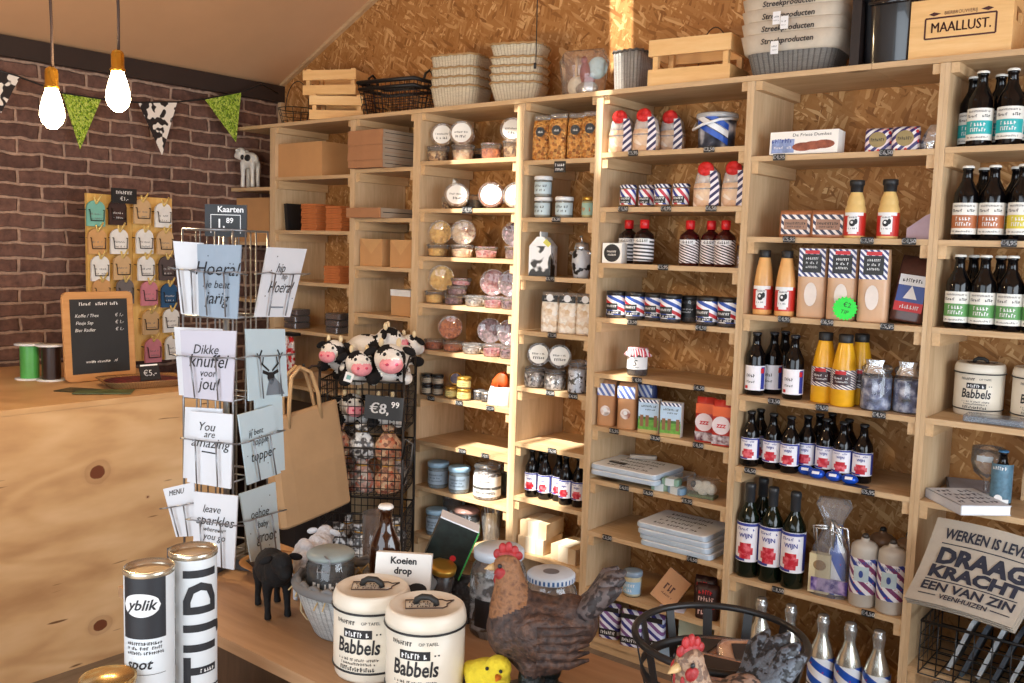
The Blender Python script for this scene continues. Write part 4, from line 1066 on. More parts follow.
# ------------------------------------------------------------------ jam column
NAVY = srgb(40, 44, 92); PW = srgb(240, 240, 244); FB = srgb(40, 90, 180)
FRIES = stripes('blue_white_stripes', [NAVY, PW], .012, 40, .5)
FRIESU = stripes('flag_stripes_wrapped', [srgb(30, 84, 186), PW], .42, 35, .35, 'UV', (srgb(205, 30, 40), 9, .16))
BREAD = pieces('rusk_bread', [srgb(232, 204, 172), srgb(206, 160, 120), srgb(240, 226, 210)], 45, .5)
STRB = stripes('navy_pink_stripes', [srgb(44, 40, 86), srgb(232, 222, 228), srgb(44, 40, 86), srgb(238, 232, 236)], .040, -50, .5)
REDROSE = mat('red_paper_flower', srgb(206, 34, 30), .6, bump=.4, scale=60)
def rusk_bag():
    t = thing('rusk_bag', '', 'bag')
    m = MB(); m.loft([(0, .094, .07), (.005, .098, .075), (.07, .098, .075), (.12, .08, .05), (.145, .03, .02)], 0, None, 22, 3.5); m.build('bag_body', BREAD, t)
    m = MB(); m.loft([(.062, .100, .077), (.12, .083, .053), (.147, .034, .024)], 0, None, 22, 3.5); m.build('film', clear('grey_film', (.72, .80, .88), .30, .1), t)
    m = MB(); m.add([(.014, -.0405, .004), (.050, -.0400, .004), (.051, -.0405, .07), (.036, -.033, .128), (.012, -.033, .128), (.018, -.0415, .07)], [(0, 1, 2, 5), (5, 2, 3, 4)], 0); m.build('ribbon', STRB, t)
    m = MB(); m.ball((-.006, -.022, .135), (.030, .014, .027)); m.ball((.0, -.03, .145), (.018, .012, .016)); m.ball((-.016, -.03, .128), (.014, .01, .014)); m.build('paper_flower', REDROSE, t)
    return t
rb = rusk_bag()
scatter_row(rb, 'rusk bag with red paper flower and striped ribbon', [(617, .06), (642, .06), (664, .09)], 'F1', 'rusk bags with red flowers')
dup(rb, spot('F2', 710, .06), .25, 'rusk bag with red flower beside the small jars, second jam-column shelf')
dup(rb, spot('F2', 734, .05), .15, 'rusk bag with red flower against the post, second jam-column shelf')
t = thing('candy_bucket', 'blue and white flag bucket with white handle on the top jam-column shelf', 'bucket')
m = MB(); m.lathe([(0, 0), (.058, 0), (.064, .004), (.070, .118)], 0, None, 26); m.build('bucket_body', blotch('bucket_print', [srgb(14, 15, 22), srgb(70, 76, 90), srgb(226, 226, 230)], 18, .3), t)
m = MB()
for k, (mi, z) in enumerate(((0, .075), (1, .098), (0, .055))):
    vs = []; n = 14
    for j in (0, 1):
        for i in range(n + 1):
            a = -PI / 2 - 1.0 + 1.9 * i / n; zz = min(.116, max(.004, .112 - .075 * i / n + (k - 1) * .026 + j * .022)); r = .0648 + .0065 * zz / .118 + .0012
            vs.append((r * math.cos(a), r * math.sin(a), zz))
    m.add(vs, [(i, i + 1, n + 2 + i, n + 1 + i) for i in range(n)], mi, None, True)
m.build('flag_print', [mat('flag_blue', srgb(30, 84, 186), .35), LIDWHITE], t)
m = MB(); m.lathe([(.070, .112), (.076, .113), (.076, .126), (.070, .130), (.066, .126), (0, .126)], 0, None, 26); m.build('lid', clear('pale_lid', (.85, .88, .9), .5, .1), t)
m = MB(); m.tube([(.074, 0, .108), (.06, -.045, .106), (.03, -.078, .100), (-.03, -.088, .082), (-.075, -.045, .070), (-.076, 0, .10)], .005); m.build('handle', LIDWHITE, t)
t.location = spot('F1', 716, .10); t.rotation_euler = (0, 0, .2)
FLAGL = stripes('flag_label', [srgb(44, 60, 150), PW, srgb(200, 50, 70), PW], .55, 30, .45, 'UV')
def flag_art(m, r, z0, z1):
    h = z1 - z0
    m.patch(r * 1.5, h * .42, -r * .1, z0 + h * .30, 1, 0, None, r); scribble(m, -r * .1, z0 + h * .40, r * 1.2, h * .16, 2, 0, r + .0004, seed=3); scribble(m, -r * .1, z0 + h * .18, r * 1.0, h * .11, 2, 0, r + .0004, seed=6)
PREB = [mat('amber_jam', srgb(176, 112, 40), .35), mat('yellow_curd', srgb(200, 170, 60), .35)]
j1 = jar(.031, .086, GLASS, PREB[0], FRIES, .014, (.010, .068), [FLAGL, BLACK, WHITE], flag_art, 'preserve_jar', fillz=.98, neck=.96)
scatter_row(j1, 'small preserve jar with blue flag label', [(629, .05), (645, .08), (662, .055), (682, .055)], 'F2', 'small preserve jars')
j1d = jar(.03, .07, GLASS, DARKJ, LIDBLK, .012, (.012, .05), [FLAGL, BLACK, WHITE], flag_art, 'preserve_jar', fillz=.98, neck=.96)
scatter_row(j1d, 'dark preserve jar half behind a rusk bag', [(699, .09)], 'F2')
# F3
def round_logo(m, sx, sy, sz): m.disc(sx * .42, 0, sz * .5, 1, -sy / 2 - .0008, seg=24); scribble(m, 0, sz * .58, sx * .5, sz * .10, 0, -sy / 2 - .0014, seed=3); scribble(m, 0, sz * .42, sx * .5, sz * .10, 0, -sy / 2 - .0014, seed=4)
t = carton(.082, .05, .078, PAPERW, 'gift_box', 'white box with round black print beside red-capped bottles', 'box', round_logo, [PAPERW, INK]); t.location = spot('F3', 614, .05); t.rotation_euler = (0, 0, .15)
REDL = mat('dark_red_liquor', srgb(58, 10, 12), .15, coat=.4)
LIQ = mat('dark_liquor', srgb(26, 12, 14), .15, coat=.4)
DOTL = stripes('white_dot_label', [srgb(40, 16, 18), srgb(236, 228, 226)], .10, 60, .45, 'UV', (srgb(40, 16, 18), 26, .25))
def fl_art(m, r, z0, z1):
    h = z1 - z0; m.patch(r * 1.7, h * .2, 0, z1 - h * .10, 1, 0, None, r); scribble(m, 0, z1 - h * .10, r * 1.4, h * .13, 2, 0, r + .0004, seed=4)
fk = bottle('flask', .039, .170, LIQ, CAPRED, (.012, .098), [stripes('print_label', [srgb(228, 226, 228), srgb(50, 46, 50)], .16, 85, .45, 'UV'), WHITE, INK], 'bottle', 'liqueur_bottle', art=fl_art)
scatter_row(fk, 'dark liqueur bottle with red cap and printed label', [(625, .10), (643, .075)], 'F3', 'dark red-capped liqueur bottles')
fr = bottle('flask', .037, .168, REDL, CAPRED, (.010, .096), [DOTL, WHITE, INK], 'bottle', 'liqueur_bottle', art=fl_art)
scatter_row(fr, 'red liqueur bottle with red cap and dotted label', [(692, .08), (709, .10), (721, .07)], 'F3', 'red dotted-label liqueur bottles')
t = bottle('slim', .022, .08, GLASS, GLASS, None, None, 'bottle', 'small_bottle', 'tiny clear bottle in shade beside the red liqueur bottles'); t.location = spot('F3', 736, .10)
# F4
JF = stripes('jam_flag_label', [srgb(40, 80, 170), PW, srgb(40, 80, 170), PW, srgb(200, 40, 50), PW], .9, 55, .45, 'UV')
def jam_art(m, r, z0, z1):
    h = z1 - z0; m.patch(r * 1.5, h * .36, -r * .35, z0 + h * .42, 1, 0, None, r); scribble(m, -r * .3, z0 + h * .45, r * 1.1, h * .13, 2, 0, r + .0004, seed=3); m.patch(r * 1.9, h * .16, -r * .2, z0 + h * .12, 1, 0, None, r); scribble(m, -r * .2, z0 + h * .12, r * 1.5, h * .12, 2, 0, r + .0004, seed=13)
jj = jar(.040, .105, GLASS, DARKJ, LIDBLK, .016, (.014, .088), [JF, BLACK, WHITE], jam_art, 'jam_jar', fillz=.99, neck=.95)
scatter_row(jj, 'dark jam jar with flag-stripe label', [(617, .055), (636, .06), (654, .07), (669, .05), (708, .05), (727, .055)], 'F4', 'dark jam jars with flag labels')
jn = jar(.036, .10, GLASS, DARKJ, LIDBLK, .016, (.02, .07), [BLACK, WHITE], lines(2, .006, 7), 'jam_jar', fillz=.99, neck=.95); jn.location = spot('F4', 686, .09); jn['label'] = 'dark jam jar with black label in shade, fourth jam-column shelf'
# F5
GING = stripes('red_gingham', [srgb(206, 60, 80), srgb(244, 232, 234)], .009, 20, .7)
def ink_s(m, r, z0, z1): m.text('S', .034, 0, (z0 + z1) / 2, 1, cyl=r, shear=.3); scribble(m, 0, z0 + .008, r * .9, .004, 1, 0, r, seed=4)
t = jar(.040, .105, GLASS, DARKJ, LIDBLK, .018, (.026, .074), [WHITE, INK], ink_s, 'jam_jar', 'dark jar with red gingham cloth cover, alone on the fifth jam-column shelf', 'jar', .99, GING, .88); t.location = spot('F5', 637, .075); t.rotation_euler = (0, 0, .25)
# F6
KRAFTB = mat('brown_paper_bag', srgb(188, 138, 96), .7, var=.08)
BLUEPAT = stripes('blue_white_header', [srgb(90, 112, 180), srgb(226, 230, 240)], .02, 35, .5, 'XZ', (srgb(230, 232, 240), 40, .3))
PHOTO1 = blotch('truffle_print', [srgb(70, 30, 24), srgb(236, 226, 220), srgb(150, 90, 70)], 22, .4)
def bag_art(m, w, d, h):
    m.patch(w * .96, h * .26, 0, h * .80, 0, -d * .46 - .004)
def bag_pic(m, w, d, h): m.disc(w * .28, 0, h * .34, 0, -d * .52 - .003); m.disc(w * .12, 0, h * .36, 1, -d * .52 - .004, seg=6)
pb = pouch(.074, .05, .182, KRAFTB, 'chocolate_bag', art=bag_art, label=[BLUEPAT], art2=bag_pic, label2=[PHOTO1, WHITE], gus=.85)
scatter_row(pb, 'brown paper sweet bag with blue patterned header', [(606, .05), (627, .045)], 'F6', 'brown paper sweet bags')
nb = pouch(.085, .05, .185, mat('navy_bag', srgb(52, 66, 116), .5), 'sweet_bag', 'dark blue bag behind the farm-picture boxes, sixth jam-column shelf', art=bag_art, label=[BLUEPAT, BLACK, BLACK]); nb.location = spot('F6', 645, .13)
def farm(m, sx, sy, sz):
    y = -sy / 2 - .0008
    m.patch(sx, sz, 0, sz / 2, 0, y); m.patch(sx, sz * .33, 0, sz * .24, 1, y - .0004); m.patch(sx * .96, sz * .08, 0, sz * .44, 2, y - .0005)
    for q in (-.32, -.05, .36): m.patch(sx * .16, sz * .34, q * sx, sz * .36, 3, y - .0008)
    m.patch(sx, sz * .10, 0, sz * .95, 4, y - .0006); scribble(m, 0, sz * .80, sx * .7, sz * .07, 5, y - .0008, seed=2); scribble(m, sx * .1, sz * .70, sx * .5, sz * .05, 5, y - .0008, seed=6); m.patch(sx, sz * .1, 0, sz * .05, 6, y - .0006)
fb = carton(.080, .035, .130, PAPERW, 'picture_box', '', 'box', farm, [mat('sky_print', srgb(186, 212, 236), .4), mat('meadow_print', srgb(104, 160, 60), .4, var=.3, scale=60), mat('tree_print', srgb(66, 110, 50), .4, var=.3), mat('cow_brown_print', srgb(140, 96, 66), .4), FRIES, INK, mat('straw_print', srgb(190, 160, 110), .4)])
scatter_row(fb, 'carton with green meadow picture and striped top edge', [(649, .045), (671, .04)], 'F6', 'meadow-picture cartons')
def rb_art(m, w, d, h):
    y = -d * .52 - .002
    m.patch(w * .9, h * .22, 0, h * .76, 0, -d * .46 - .004); m.disc(w * .46, 0, h * .46, 1, y - .001); m.text('zzz', h * .16, 0, h * .46, 2, y - .002, shear=.2, bold=.02); m.patch(w * .9, h * .2, 0, h * .14, 3, y)
rg = pouch(.072, .05, .165, mat('red_bag', srgb(190, 52, 40), .4), 'sweet_bag', art=rb_art, label=[mat('orange_print', srgb(222, 96, 40), .4), mat('pale_print', srgb(224, 206, 206), .4), RED, blotch('berry_print', [srgb(90, 20, 30), srgb(200, 190, 190)], 40, .4, .1)], gus=.6)
scatter_row(rg, 'shiny red sweet bag with pale round panel', [(705, .05), (722, .035)], 'F6', 'red sweet bags')
# F7 / F8 boards, soap
TRAYW = mat('white_tray', srgb(238, 240, 242), .35, var=.03); TRAYE = mat('tray_edge', srgb(186, 202, 218), .35)
def board(w, d, rows, handle=True):
    t = thing('serving_board', '', 'serving board')
    m = MB(); m.rbox(0, 0, .009, w, d, .017, .02); m.build('board', TRAYE, t)
    m = MB(); m.rbox(0, 0, .0185, w - .006, d - .006, .003, .018); m.build('printed_top', TRAYW, t)
    m = MB()
    for i in range(rows): scribble(m, 0, d * .30 - i * d * .6 / max(1, rows - 1), w * .62, d * .085, 0, 0, seed=20 + i, M=tr(0, 0, .0206) @ rotx(-PI / 2))
    m.build('print', INK, t)
    return t
bd = board(.30, .235, 4)
for i in range(3):
    loc = spot('F7', 630, .105, i * .0215) + Vector((.006 * (1 - i), .004 * i, 0)); l = f"white printed serving board, {['lowest', 'middle', 'topmost'][i]} of the stack on the seventh jam-column shelf"
    if i == 0: bd.location = loc; bd.rotation_euler = (0, 0, -.02); bd['label'] = l; bd['group'] = 'white serving boards'
    else: dup(bd, loc, [-.02, .02, 0][i], l)
    last = loc
for i in range(4):
    loc = spot('F8', 686, .115, i * .0215) + Vector((.01 * (1 - i * .6), .004 * (i % 2), 0)); dup(bd, loc, [.02, -.02, .02, 0][i], f"white printed serving board, {['lowest', 'second from below', 'third from below', 'topmost'][i]} in the stack on the eighth jam-column shelf")
t = thing('board_tag', 'black chalk tag lying on the topmost serving board', 'tag', last + Vector((-.03, -.04, .0216)), -.1); m = MB(); m.box(0, 0, .002, .075, .024, .003); m.build('card', BLACK, t); m = MB(); scribble(m, 0, 0, .06, .012, 0, 0, seed=5, M=tr(0, 0, .0042) @ rotx(-PI / 2)); m.build('lettering', CHALK, t)
t = thing('wooden_spatula', 'small wooden handle lying behind the serving boards', 'spatula', last + Vector((.0, .10, .022)), .5); m = MB(); m.rbox(0, 0, .008, .11, .028, .015, .012); m.build('handle', wood('grey_wood', srgb(150, 140, 130), srgb(180, 168, 156), srgb(196, 186, 176), 'X', knots=False), t)
def soap(w, d, h, m_, lb):
    t = thing('soap_bar', lb, 'soap'); m = MB(); m.rbox(0, 0, h / 2, w, d, h, .008); m.build('bar', m_, t)
    m = MB(); m.box(0, 0, h / 2, w * .5, d + .002, h + .002); m.build('paper_band', mat('pale_band', srgb(196, 206, 210), .5), t); return t
SG = mat('green_soap', srgb(126, 158, 140), .5, var=.15); SBL = mat('blue_soap', srgb(120, 150, 176), .5, var=.15)
for i, (px, y, dz, rz, mm, l) in enumerate([(663, .05, 0, .2, SG, 'green wrapped soap next to the serving boards'), (676, .045, 0, -.2, SBL, 'blue wrapped soap at the shelf front'), (665, .09, 0, .3, SBL, 'blue wrapped soap behind the green one'), (669, .055, .0265, .1, SG, 'green wrapped soap topping the soap pile')]):
    t = soap(.07, .045, .026, mm, l); t.location = spot('F7', px, y, dz); t.rotation_euler = (0, 0, rz); t['group'] = 'wrapped soaps'
t = thing('sheep_box', 'clear box with white sheep toy on the seventh jam-column shelf', 'box')
m = MB(); m.box(0, 0, .036, .105, .06, .07); m.build('clear_box', FILM, t); m = MB()
for q in ((-.02, 0, .038), (.012, 0, .042), (.032, 0, .034), (0, 0, .026)): m.ball(q, (.022, .018, .022))
m.build('toy_fleece', mat('white_fleece', srgb(228, 226, 214), .9, bump=.8, scale=120), t); m = MB(); m.ball((-.034, -.012, .046), (.012, .010, .013)); m.build('toy_head', BLACK, t)
m = MB(); m.box(0, 0, .006, .10, .056, .008); m.build('green_base', mat('green_felt', srgb(90, 110, 60), .9), t)
t.location = spot('F7', 702, .07); t.rotation_euler = (0, 0, .1)
# F9 / F10
t = jar(.037, .10, GLASS, mat('pale_cream', srgb(214, 204, 170), .5), mat('blue_grey_lid', srgb(140, 160, 180), .4), .02, (.014, .062), [mat('sky_label', srgb(150, 190, 220), .4), WHITE], lines(2, .012, 3), 'spread_jar', 'cream jar with blue-grey lid and blue label, ninth jam-column shelf', 'jar', .98, None, .96); t.location = spot('F9', 632, .055)
t = carton(.10, .05, .13, KRAFTB, 'carton', 'brown card box tilted backwards on the ninth jam-column shelf', 'box', lambda m, sx, sy, sz: (scribble(m, 0, sz * .5, sx * .5, .03, 0, -sy / 2 - .001, seed=9), scribble(m, 0, sz * .28, sx * .5, .008, 0, -sy / 2 - .001, seed=4)), [mat('brown_print', srgb(80, 44, 30), .6)])
t.location = spot('F9', 661, .055); t.rotation_euler = (-.35, .55, .2); t.location.z += .005
t = thing('flyer', 'pale flyer lying in front of the tilted brown box', 'flyer', spot('F9', 672, .03), .3); m = MB(); m.box(0, 0, .0015, .10, .05, .002); m.build('sheet', mat('lilac_paper', srgb(200, 204, 226), .5), t)
CHOC = mat('chocolate_pack', srgb(46, 20, 22), .4)
def choc(m, w, d, h):
    for i in range(4): scribble(m, 0, h * (.82 - .2 * i), w * .7, h * .14, 0 if i % 2 else 1, -d * .52 - .003, seed=i + 2)
cp = pouch(.085, .045, .13, CHOC, 'chocolate_pack', art=choc, label=[mat('pale_pink_print', srgb(214, 180, 170), .5), RED], gus=.8); scatter_row(cp, 'dark chocolate pack with pink print', [(705, .12), (707, .045)], 'F9', 'dark chocolate packs')
cf = pouch(.085, .06, .14, stripes('blue_white_swirl', [srgb(48, 52, 130), srgb(214, 220, 240), srgb(120, 80, 140), srgb(230, 232, 244)], .05, 55, .3), 'coffee_bag', art=lambda m, w, d, h: (m.patch(w * .9, h * .2, 0, h * .2, 0, -d * .53), scribble(m, 0, h * .2, w * .7, h * .1, 1, -d * .54, seed=3)), label=[BLACK, WHITE], art2=lambda m, w, d, h: m.patch(w * .94, h * .14, 0, h * .88, 0, -d * .45 - .003), label2=[BLACK], gus=.8)
scatter_row(cf, 'blue and white striped coffee bag', [(610, .05), (634, .045), (652, .075)], 'F10', 'coffee bags on the lowest shelf')
t = carton(.12, .08, .13, mat('pale_green_card', srgb(206, 216, 190), .5), 'carton', 'pale green box behind the wire basket on the lowest jam-column shelf', 'box'); t.location = spot('F10', 690, .10)
t = thing('card_sheet', 'light blue card lying on the lowest jam-column shelf', 'card', spot('F10', 673, .06), .1); m = MB(); m.box(0, 0, .01, .10, .09, .018); m.build('card', mat('light_blue_card', srgb(160, 190, 216), .4), t)
# ------------------------------------------------------------------ wine column
def dumkes(m, sx, sy, sz):
    y = -sy / 2 - .0008
    m.text('De Friese Dumkes', sz * .19, sx * .12, sz * .82, 0, y, width=sx * .56)
    m.patch(sx * .34, sz * .6, -sx * .30, sz * .36, 1, y); scribble(m, -sx * .32, sz * .60, sx * .3, sz * .2, 2, y - .0006, seed=2); scribble(m, -sx * .3, sz * .3, sx * .26, sz * .12, 3, y - .0006, seed=5)
    for k in range(3): m.add([(sx * (.0 + .15 * k) + sx * .16 * math.cos(a) - sx * .0, y - .0004 - .0002 * k, sz * (.30 + .04 * k) + sz * .19 * math.sin(a)) for a in [2 * PI * q / 14 for q in range(14)]], [tuple(range(14))], 4)
wx0, wx1 = on(769, .02, Z('G1')), on(837, .02, Z('G1'))
t = carton(wx1 - wx0, .06, .076, PAPERW, 'biscuit_box', 'white biscuit carton with brown cookies picture on the top wine-column shelf', 'box', dumkes, [INK, mat('windmill_print', srgb(140, 160, 205), .5, var=.3, scale=50), mat('blue_ink', srgb(60, 84, 160), .5), WHITE, blotch('cookie_print', [srgb(120, 60, 44), srgb(170, 96, 70)], 40, .5, .2)])
t.location = Vector(((wx0 + wx1) / 2, .05, Z('G1') + .0006)); t.rotation_euler = (-.06, 0, 0); t.location.z += .002
FLG = stripes('flag_wrap', [srgb(52, 44, 110), PW, srgb(52, 44, 110), srgb(236, 214, 214)], .038, -48, .35, 'XZ', (srgb(208, 60, 60), 42, .22))
def sq_art(m, w, d, h): m.disc(w * .3, 0, h * .5, 0, -d * .53, sx=1.1); scribble(m, 0, h * .5, w * .5, h * .14, 1, -d * .54, seed=3)
sp_ = pouch(.082, .05, .078, FLG, 'wrapped_cake', art=sq_art, label=[mat('mustard_print', srgb(150, 130, 80), .5), INK], gus=.95)
scatter_row(sp_, 'square flag-wrapped cake with diagonal stripes', [(881, .06), (908, .055)], 'G1', 'flag-wrapped cakes')
t = thing('foil_packet', 'silver foil packet beside the flag-wrapped cakes', 'packet'); m = MB()
m.loft([(0, .05, .03), (.03, .06, .045, 0, .006), (.06, .05, .03, 0, .012), (.082, .04, .006, 0, .02)], 0, None, 12, 2.5, False); m.build('foil', mat('silver_foil', srgb(205, 206, 206), .22, .8, bump=.6, scale=40), t); t.location = spot('G1', 925, .07)
def waf(m, w, d, h): m.patch(w * .86, h * .72, 0, h * .48, 0, -d * .54); m.patch(w * .70, h * .38, 0, h * .48, 1, -d * .55); scribble(m, 0, h * .52, w * .6, h * .10, 2, -d * .56, seed=3); scribble(m, 0, h * .40, w * .5, h * .07, 2, -d * .56, seed=6)
wf = pouch(.112, .035, .092, mat('wafer_bag', srgb(176, 116, 78), .3, var=.25, scale=30), 'wafer_bag', art=waf, label=[stripes('navy_cream_stripes', [srgb(40, 38, 66), srgb(236, 226, 220)], .018, 45, .4), mat('brown_panel', srgb(160, 120, 96), .5), INK], gus=.9)
scatter_row(wf, 'clear wafer bag with dark striped label frame', [(796, .06), (829, .06)], 'G2', 'wafer bags')
CREAMS = mat('cream_dressing', srgb(226, 190, 120), .3); REDLB = mat('red_label', srgb(196, 44, 34), .4)
def cow_art(m, r, z0, z1):
    h = z1 - z0; m.disc(h * .34, 0, z0 + h * .52, 1, 0)
def cow_lab(m, r, z0, z1):
    h = z1 - z0; m.patch(r * 1.1, h * .66, 0, z0 + h * .5, 1, 0, None, r); m.patch(r * .8, h * .86, 0, z0 + h * .5, 1, 0, None, r)
    c = r + .0005; m.oval(r * .30, h * .15, -r * .05, z0 + h * .55, 2, c); m.oval(r * .16, h * .12, r * .26, z0 + h * .62, 2, c + .0002); m.oval(r * .12, h * .06, -r * .1, z0 + h * .58, 1, c + .0003); scribble(m, 0, z0 + h * .80, r * 1.0, h * .08, 2, 0, c, seed=4); scribble(m, 0, z0 + h * .32, r * .8, h * .07, 2, 0, c, seed=7); m.patch(r * 2.0, h * .14, 0, z1 - h * .06, 1, 0, None, r + .0002)
ds = bottle('sauce', .033, .188, CREAMS, BLACK, (.008, .082), [REDLB, WHITE, INK], 'bottle', 'dressing_bottle', art=cow_lab)
scatter_row(ds, 'cream dressing bottle with red label and black cap', [(853, .045), (887, .045)], 'G2', 'red-label dressing bottles')
t = thing('mauve_tray', 'pale mauve carton leaning in the corner of the second wine-column shelf', 'box', spot('G2', 919, .08), .1)
m = MB(); m.prism([(-.034, 0), (.044, 0), (.044, .085), (.02, .075), (-.034, .034)], .05, 0); m.build('box_body', mat('mauve_card', srgb(176, 152, 164), .5), t)
ss = bottle('juice', .0335, .225, mat('orange_sauce', srgb(222, 168, 104), .25), BLACK, (.018, .10), [REDLB, WHITE, INK], 'bottle', 'sauce_bottle', art=cow_lab)
scatter_row(ss, 'orange sauce bottle with black cap and red label', [(762, .055), (784, .045)], 'G3', 'orange sauce bottles')
CLEARB = mat('flour_bag', srgb(206, 166, 130), .35, var=.08)
NST = stripes('navy_white_border', [srgb(50, 56, 110), srgb(232, 230, 236)], .014, 45, .4)
def tallart(m, w, d, h):
    y = -d * .5 - .004; m.patch(w * .92, h * .40, 0, h * .79, 0, y + .001, M=tr(0, 0, 0)); m.patch(w * .66, h * .26, 0, h * .78, 1, y); m.patch(w * .5, h * .05, 0, h * .94, 2, y - .0008)
    for i in range(3): scribble(m, 0, h * (.85 - .06 * i), w * .42, h * .035, 3, y - .0008, seed=i)
    m.add([(.0 + w * .22 * math.cos(a), y, h * .34 + h * .17 * math.sin(a)) for a in [2 * PI * k / 18 for k in range(18)]], [tuple(range(18))], 4)
tp = pouch(.094, .06, .236, CLEARB, 'baking_mix_bag', art=tallart, label=[NST, BLACK, RED, WHITE, mat('white_flour', srgb(232, 220, 210), .6)], gus=1.0)
scatter_row(tp, 'tall clear bag of baking mix with striped header', [(811, .06), (841, .055), (872, .05)], 'G3', 'tall baking mix bags')
t = thing('price_star', 'bright green starburst price card in front of the middle baking mix bag', 'sign'); m = MB(); po = []
for k in range(40):
    r = .040 if k % 2 else .034; a = 2 * PI * k / 40; po.append((r * math.cos(a), r * math.sin(a)))
m.prism(po, .003); m.build('card', mat('neon_green', srgb(30, 222, 60), .5), t); m = MB(); m.text('€2', .022, .004, .012, 0, -.002); m.text('TIP', .018, 0, -.012, 0, -.002, shear=.2); m.build('lettering', INK, t)
zc = 1.396 + .042; t.location = Vector((on(845, .0, zc), .0, zc)); t.rotation_euler = (0, .2, .2)
def blb(m, w, d, h):
    y = -d * .53 - .003; m.patch(w * .8, h * .5, 0, h * .40, 0, y); m.patch(w * .8, h * .16, 0, h * .62, 1, y - .0006); m.patch(w * .82, h * .14, 0, h * .22, 2, y - .0006); scribble(m, 0, h * .62, w * .6, h * .06, 3, y - .0012, seed=2); scribble(m, 0, h * .22, w * .6, h * .06, 1, y - .0012, seed=4)
    m.add([(-w * .2, y - .0008, h * .34), (w * .2, y - .0008, h * .34), (.0, y - .0008, h * .54)], [(0, 1, 2)], 1)
t = pouch(.105, .055, .215, mat('dark_rye_bag', srgb(84, 50, 40), .3, var=.25, scale=40), 'rye_bag', 'dark rye bread bag with blue and red label on the third wine-column shelf', art=blb, label=[mat('blue_panel', srgb(52, 76, 150), .4), WHITE, RED, INK], gus=.9); t.location = spot('G3', 906, .09); t.rotation_euler = (-.14, .12, .12); t.location.z += .004
# fourth shelf: dark juice, yellow advocaat, candy jars
def juice_art(m, r, z0, z1):
    h = z1 - z0; scribble(m, -r * .2, z0 + h * .6, r * 1.0, h * .14, 3, 0, r, seed=3); scribble(m, -r * .2, z0 + h * .35, r * .9, h * .1, 3, 0, r, seed=5); m.patch(r * .5, h * .9, r * 1.1, z0 + h * .5, 1, 0, None, r, 0, 4); m.patch(r * .4, h * .2, r * 1.0, z0 + h * .8, 2, 0, None, r + .0004, 0, 4); m.patch(r * .4, h * .12, -r * .7, z0 + h * .12, 2, 0, None, r, 0, 4)
dj2 = bottle('beer', .034, .222, DKGLASS, mat('dark_cap', (.02, .02, .025), .3), (.018, .105), [WLAB, BLUEP, RED, INK], 'bottle', 'juice_bottle', art=juice_art)
scatter_row(dj2, 'dark juice bottle with white and blue label', [(753, .05), (768, .09), (779, .16), (792, .06)], 'G4', 'dark juice bottles')
YEL = mat('yellow_liqueur', srgb(226, 166, 34), .25)
def yl_art(m, r, z0, z1):
    h = z1 - z0; m.patch(r * 1.5, h * .55, 0, z0 + h * .5, 1, 0, None, r); m.patch(r * .9, h * .18, -r * .1, z0 + h * .86, 2, 0, None, r + .0004); scribble(m, 0, z0 + h * .58, r * 1.2, h * .12, 3, 0, r + .0005, seed=5); scribble(m, 0, z0 + h * .40, r * 1.0, h * .10, 3, 0, r + .0005, seed=8)
yb = bottle('juice', .040, .238, YEL, BLACK, (.058, .122), [stripes('navy_label_wrapped', [srgb(60, 50, 90), srgb(236, 226, 216)], .09, 45, .4, 'UV'), mat('dark_panel', srgb(60, 28, 34), .4), RED, WHITE], 'bottle', 'liqueur_bottle', art=yl_art)
scatter_row(yb, 'yellow egg liqueur bottle with black cap', [(822, .075), (842, .05), (855, .10)], 'G4', 'yellow egg liqueur bottles')
BLUEC = blotch('blue_white_candy', [srgb(20, 22, 32), srgb(96, 104, 140), srgb(216, 220, 232)], 36, .35)
cjv = clip_jar(.049, .150, BLUEC, None, ''); m = MB(); m.loft([(.125, .07, .05, -.05), (.15, .05, .02, -.055), (.168, .06, .03, -.05)], 0, None, 10, 2, False); m.build('foil_ribbon', mat('silver_foil', (1, 1, 1)), cjv)
scatter_row(cjv, 'glass clip jar of blue and white candy', [(880, .055), (904, .075)], 'G4', 'candy clip jars')
# fifth shelf: rose bottles, blue sweets
sb5 = bottle('beer', .0315, .197, DKGLASS, BLACK, (.026, .104), LB, 'bottle', 'wine_bottle', art=rose_art)
scatter_row(sb5, 'dark bottle with rose label', [(746, .045), (757, .10), (771, .06), (789, .05), (804, .10), (813, .14), (823, .17), (828, .10), (838, .07), (846, .15), (858, .09)], 'G5', 'dark rose-label bottles in the wine column')
BLF = mat('blue_foil', srgb(30, 84, 200), .25, .4)
t0 = thing('foil_sweet', '', 'sweet'); m = MB(); m.ball((0, 0, .017), (.028, .02, .017)); m.build('wrapper', BLF, t0); m = MB(); m.patch(.024, .010, 0, 0, 0, 0, tr(0, -.019, .024) @ rotx(-.6)); m.build('label', WHITE, t0)
scatter_row(t0, 'shiny blue foil sweet in front of the bottles', [(805, .05), (818, .025), (835, .03), (846, .028)], 'G5', 'blue foil sweets')
t = thing('card', 'dark card lying at the edge of the fifth wine-column shelf', 'card', spot('G5', 856, .02), -.1); m = MB(); m.box(0, 0, .001, .075, .035, .002); m.build('card_sheet', mat('dark_blue_card', srgb(40, 46, 70), .4), t)
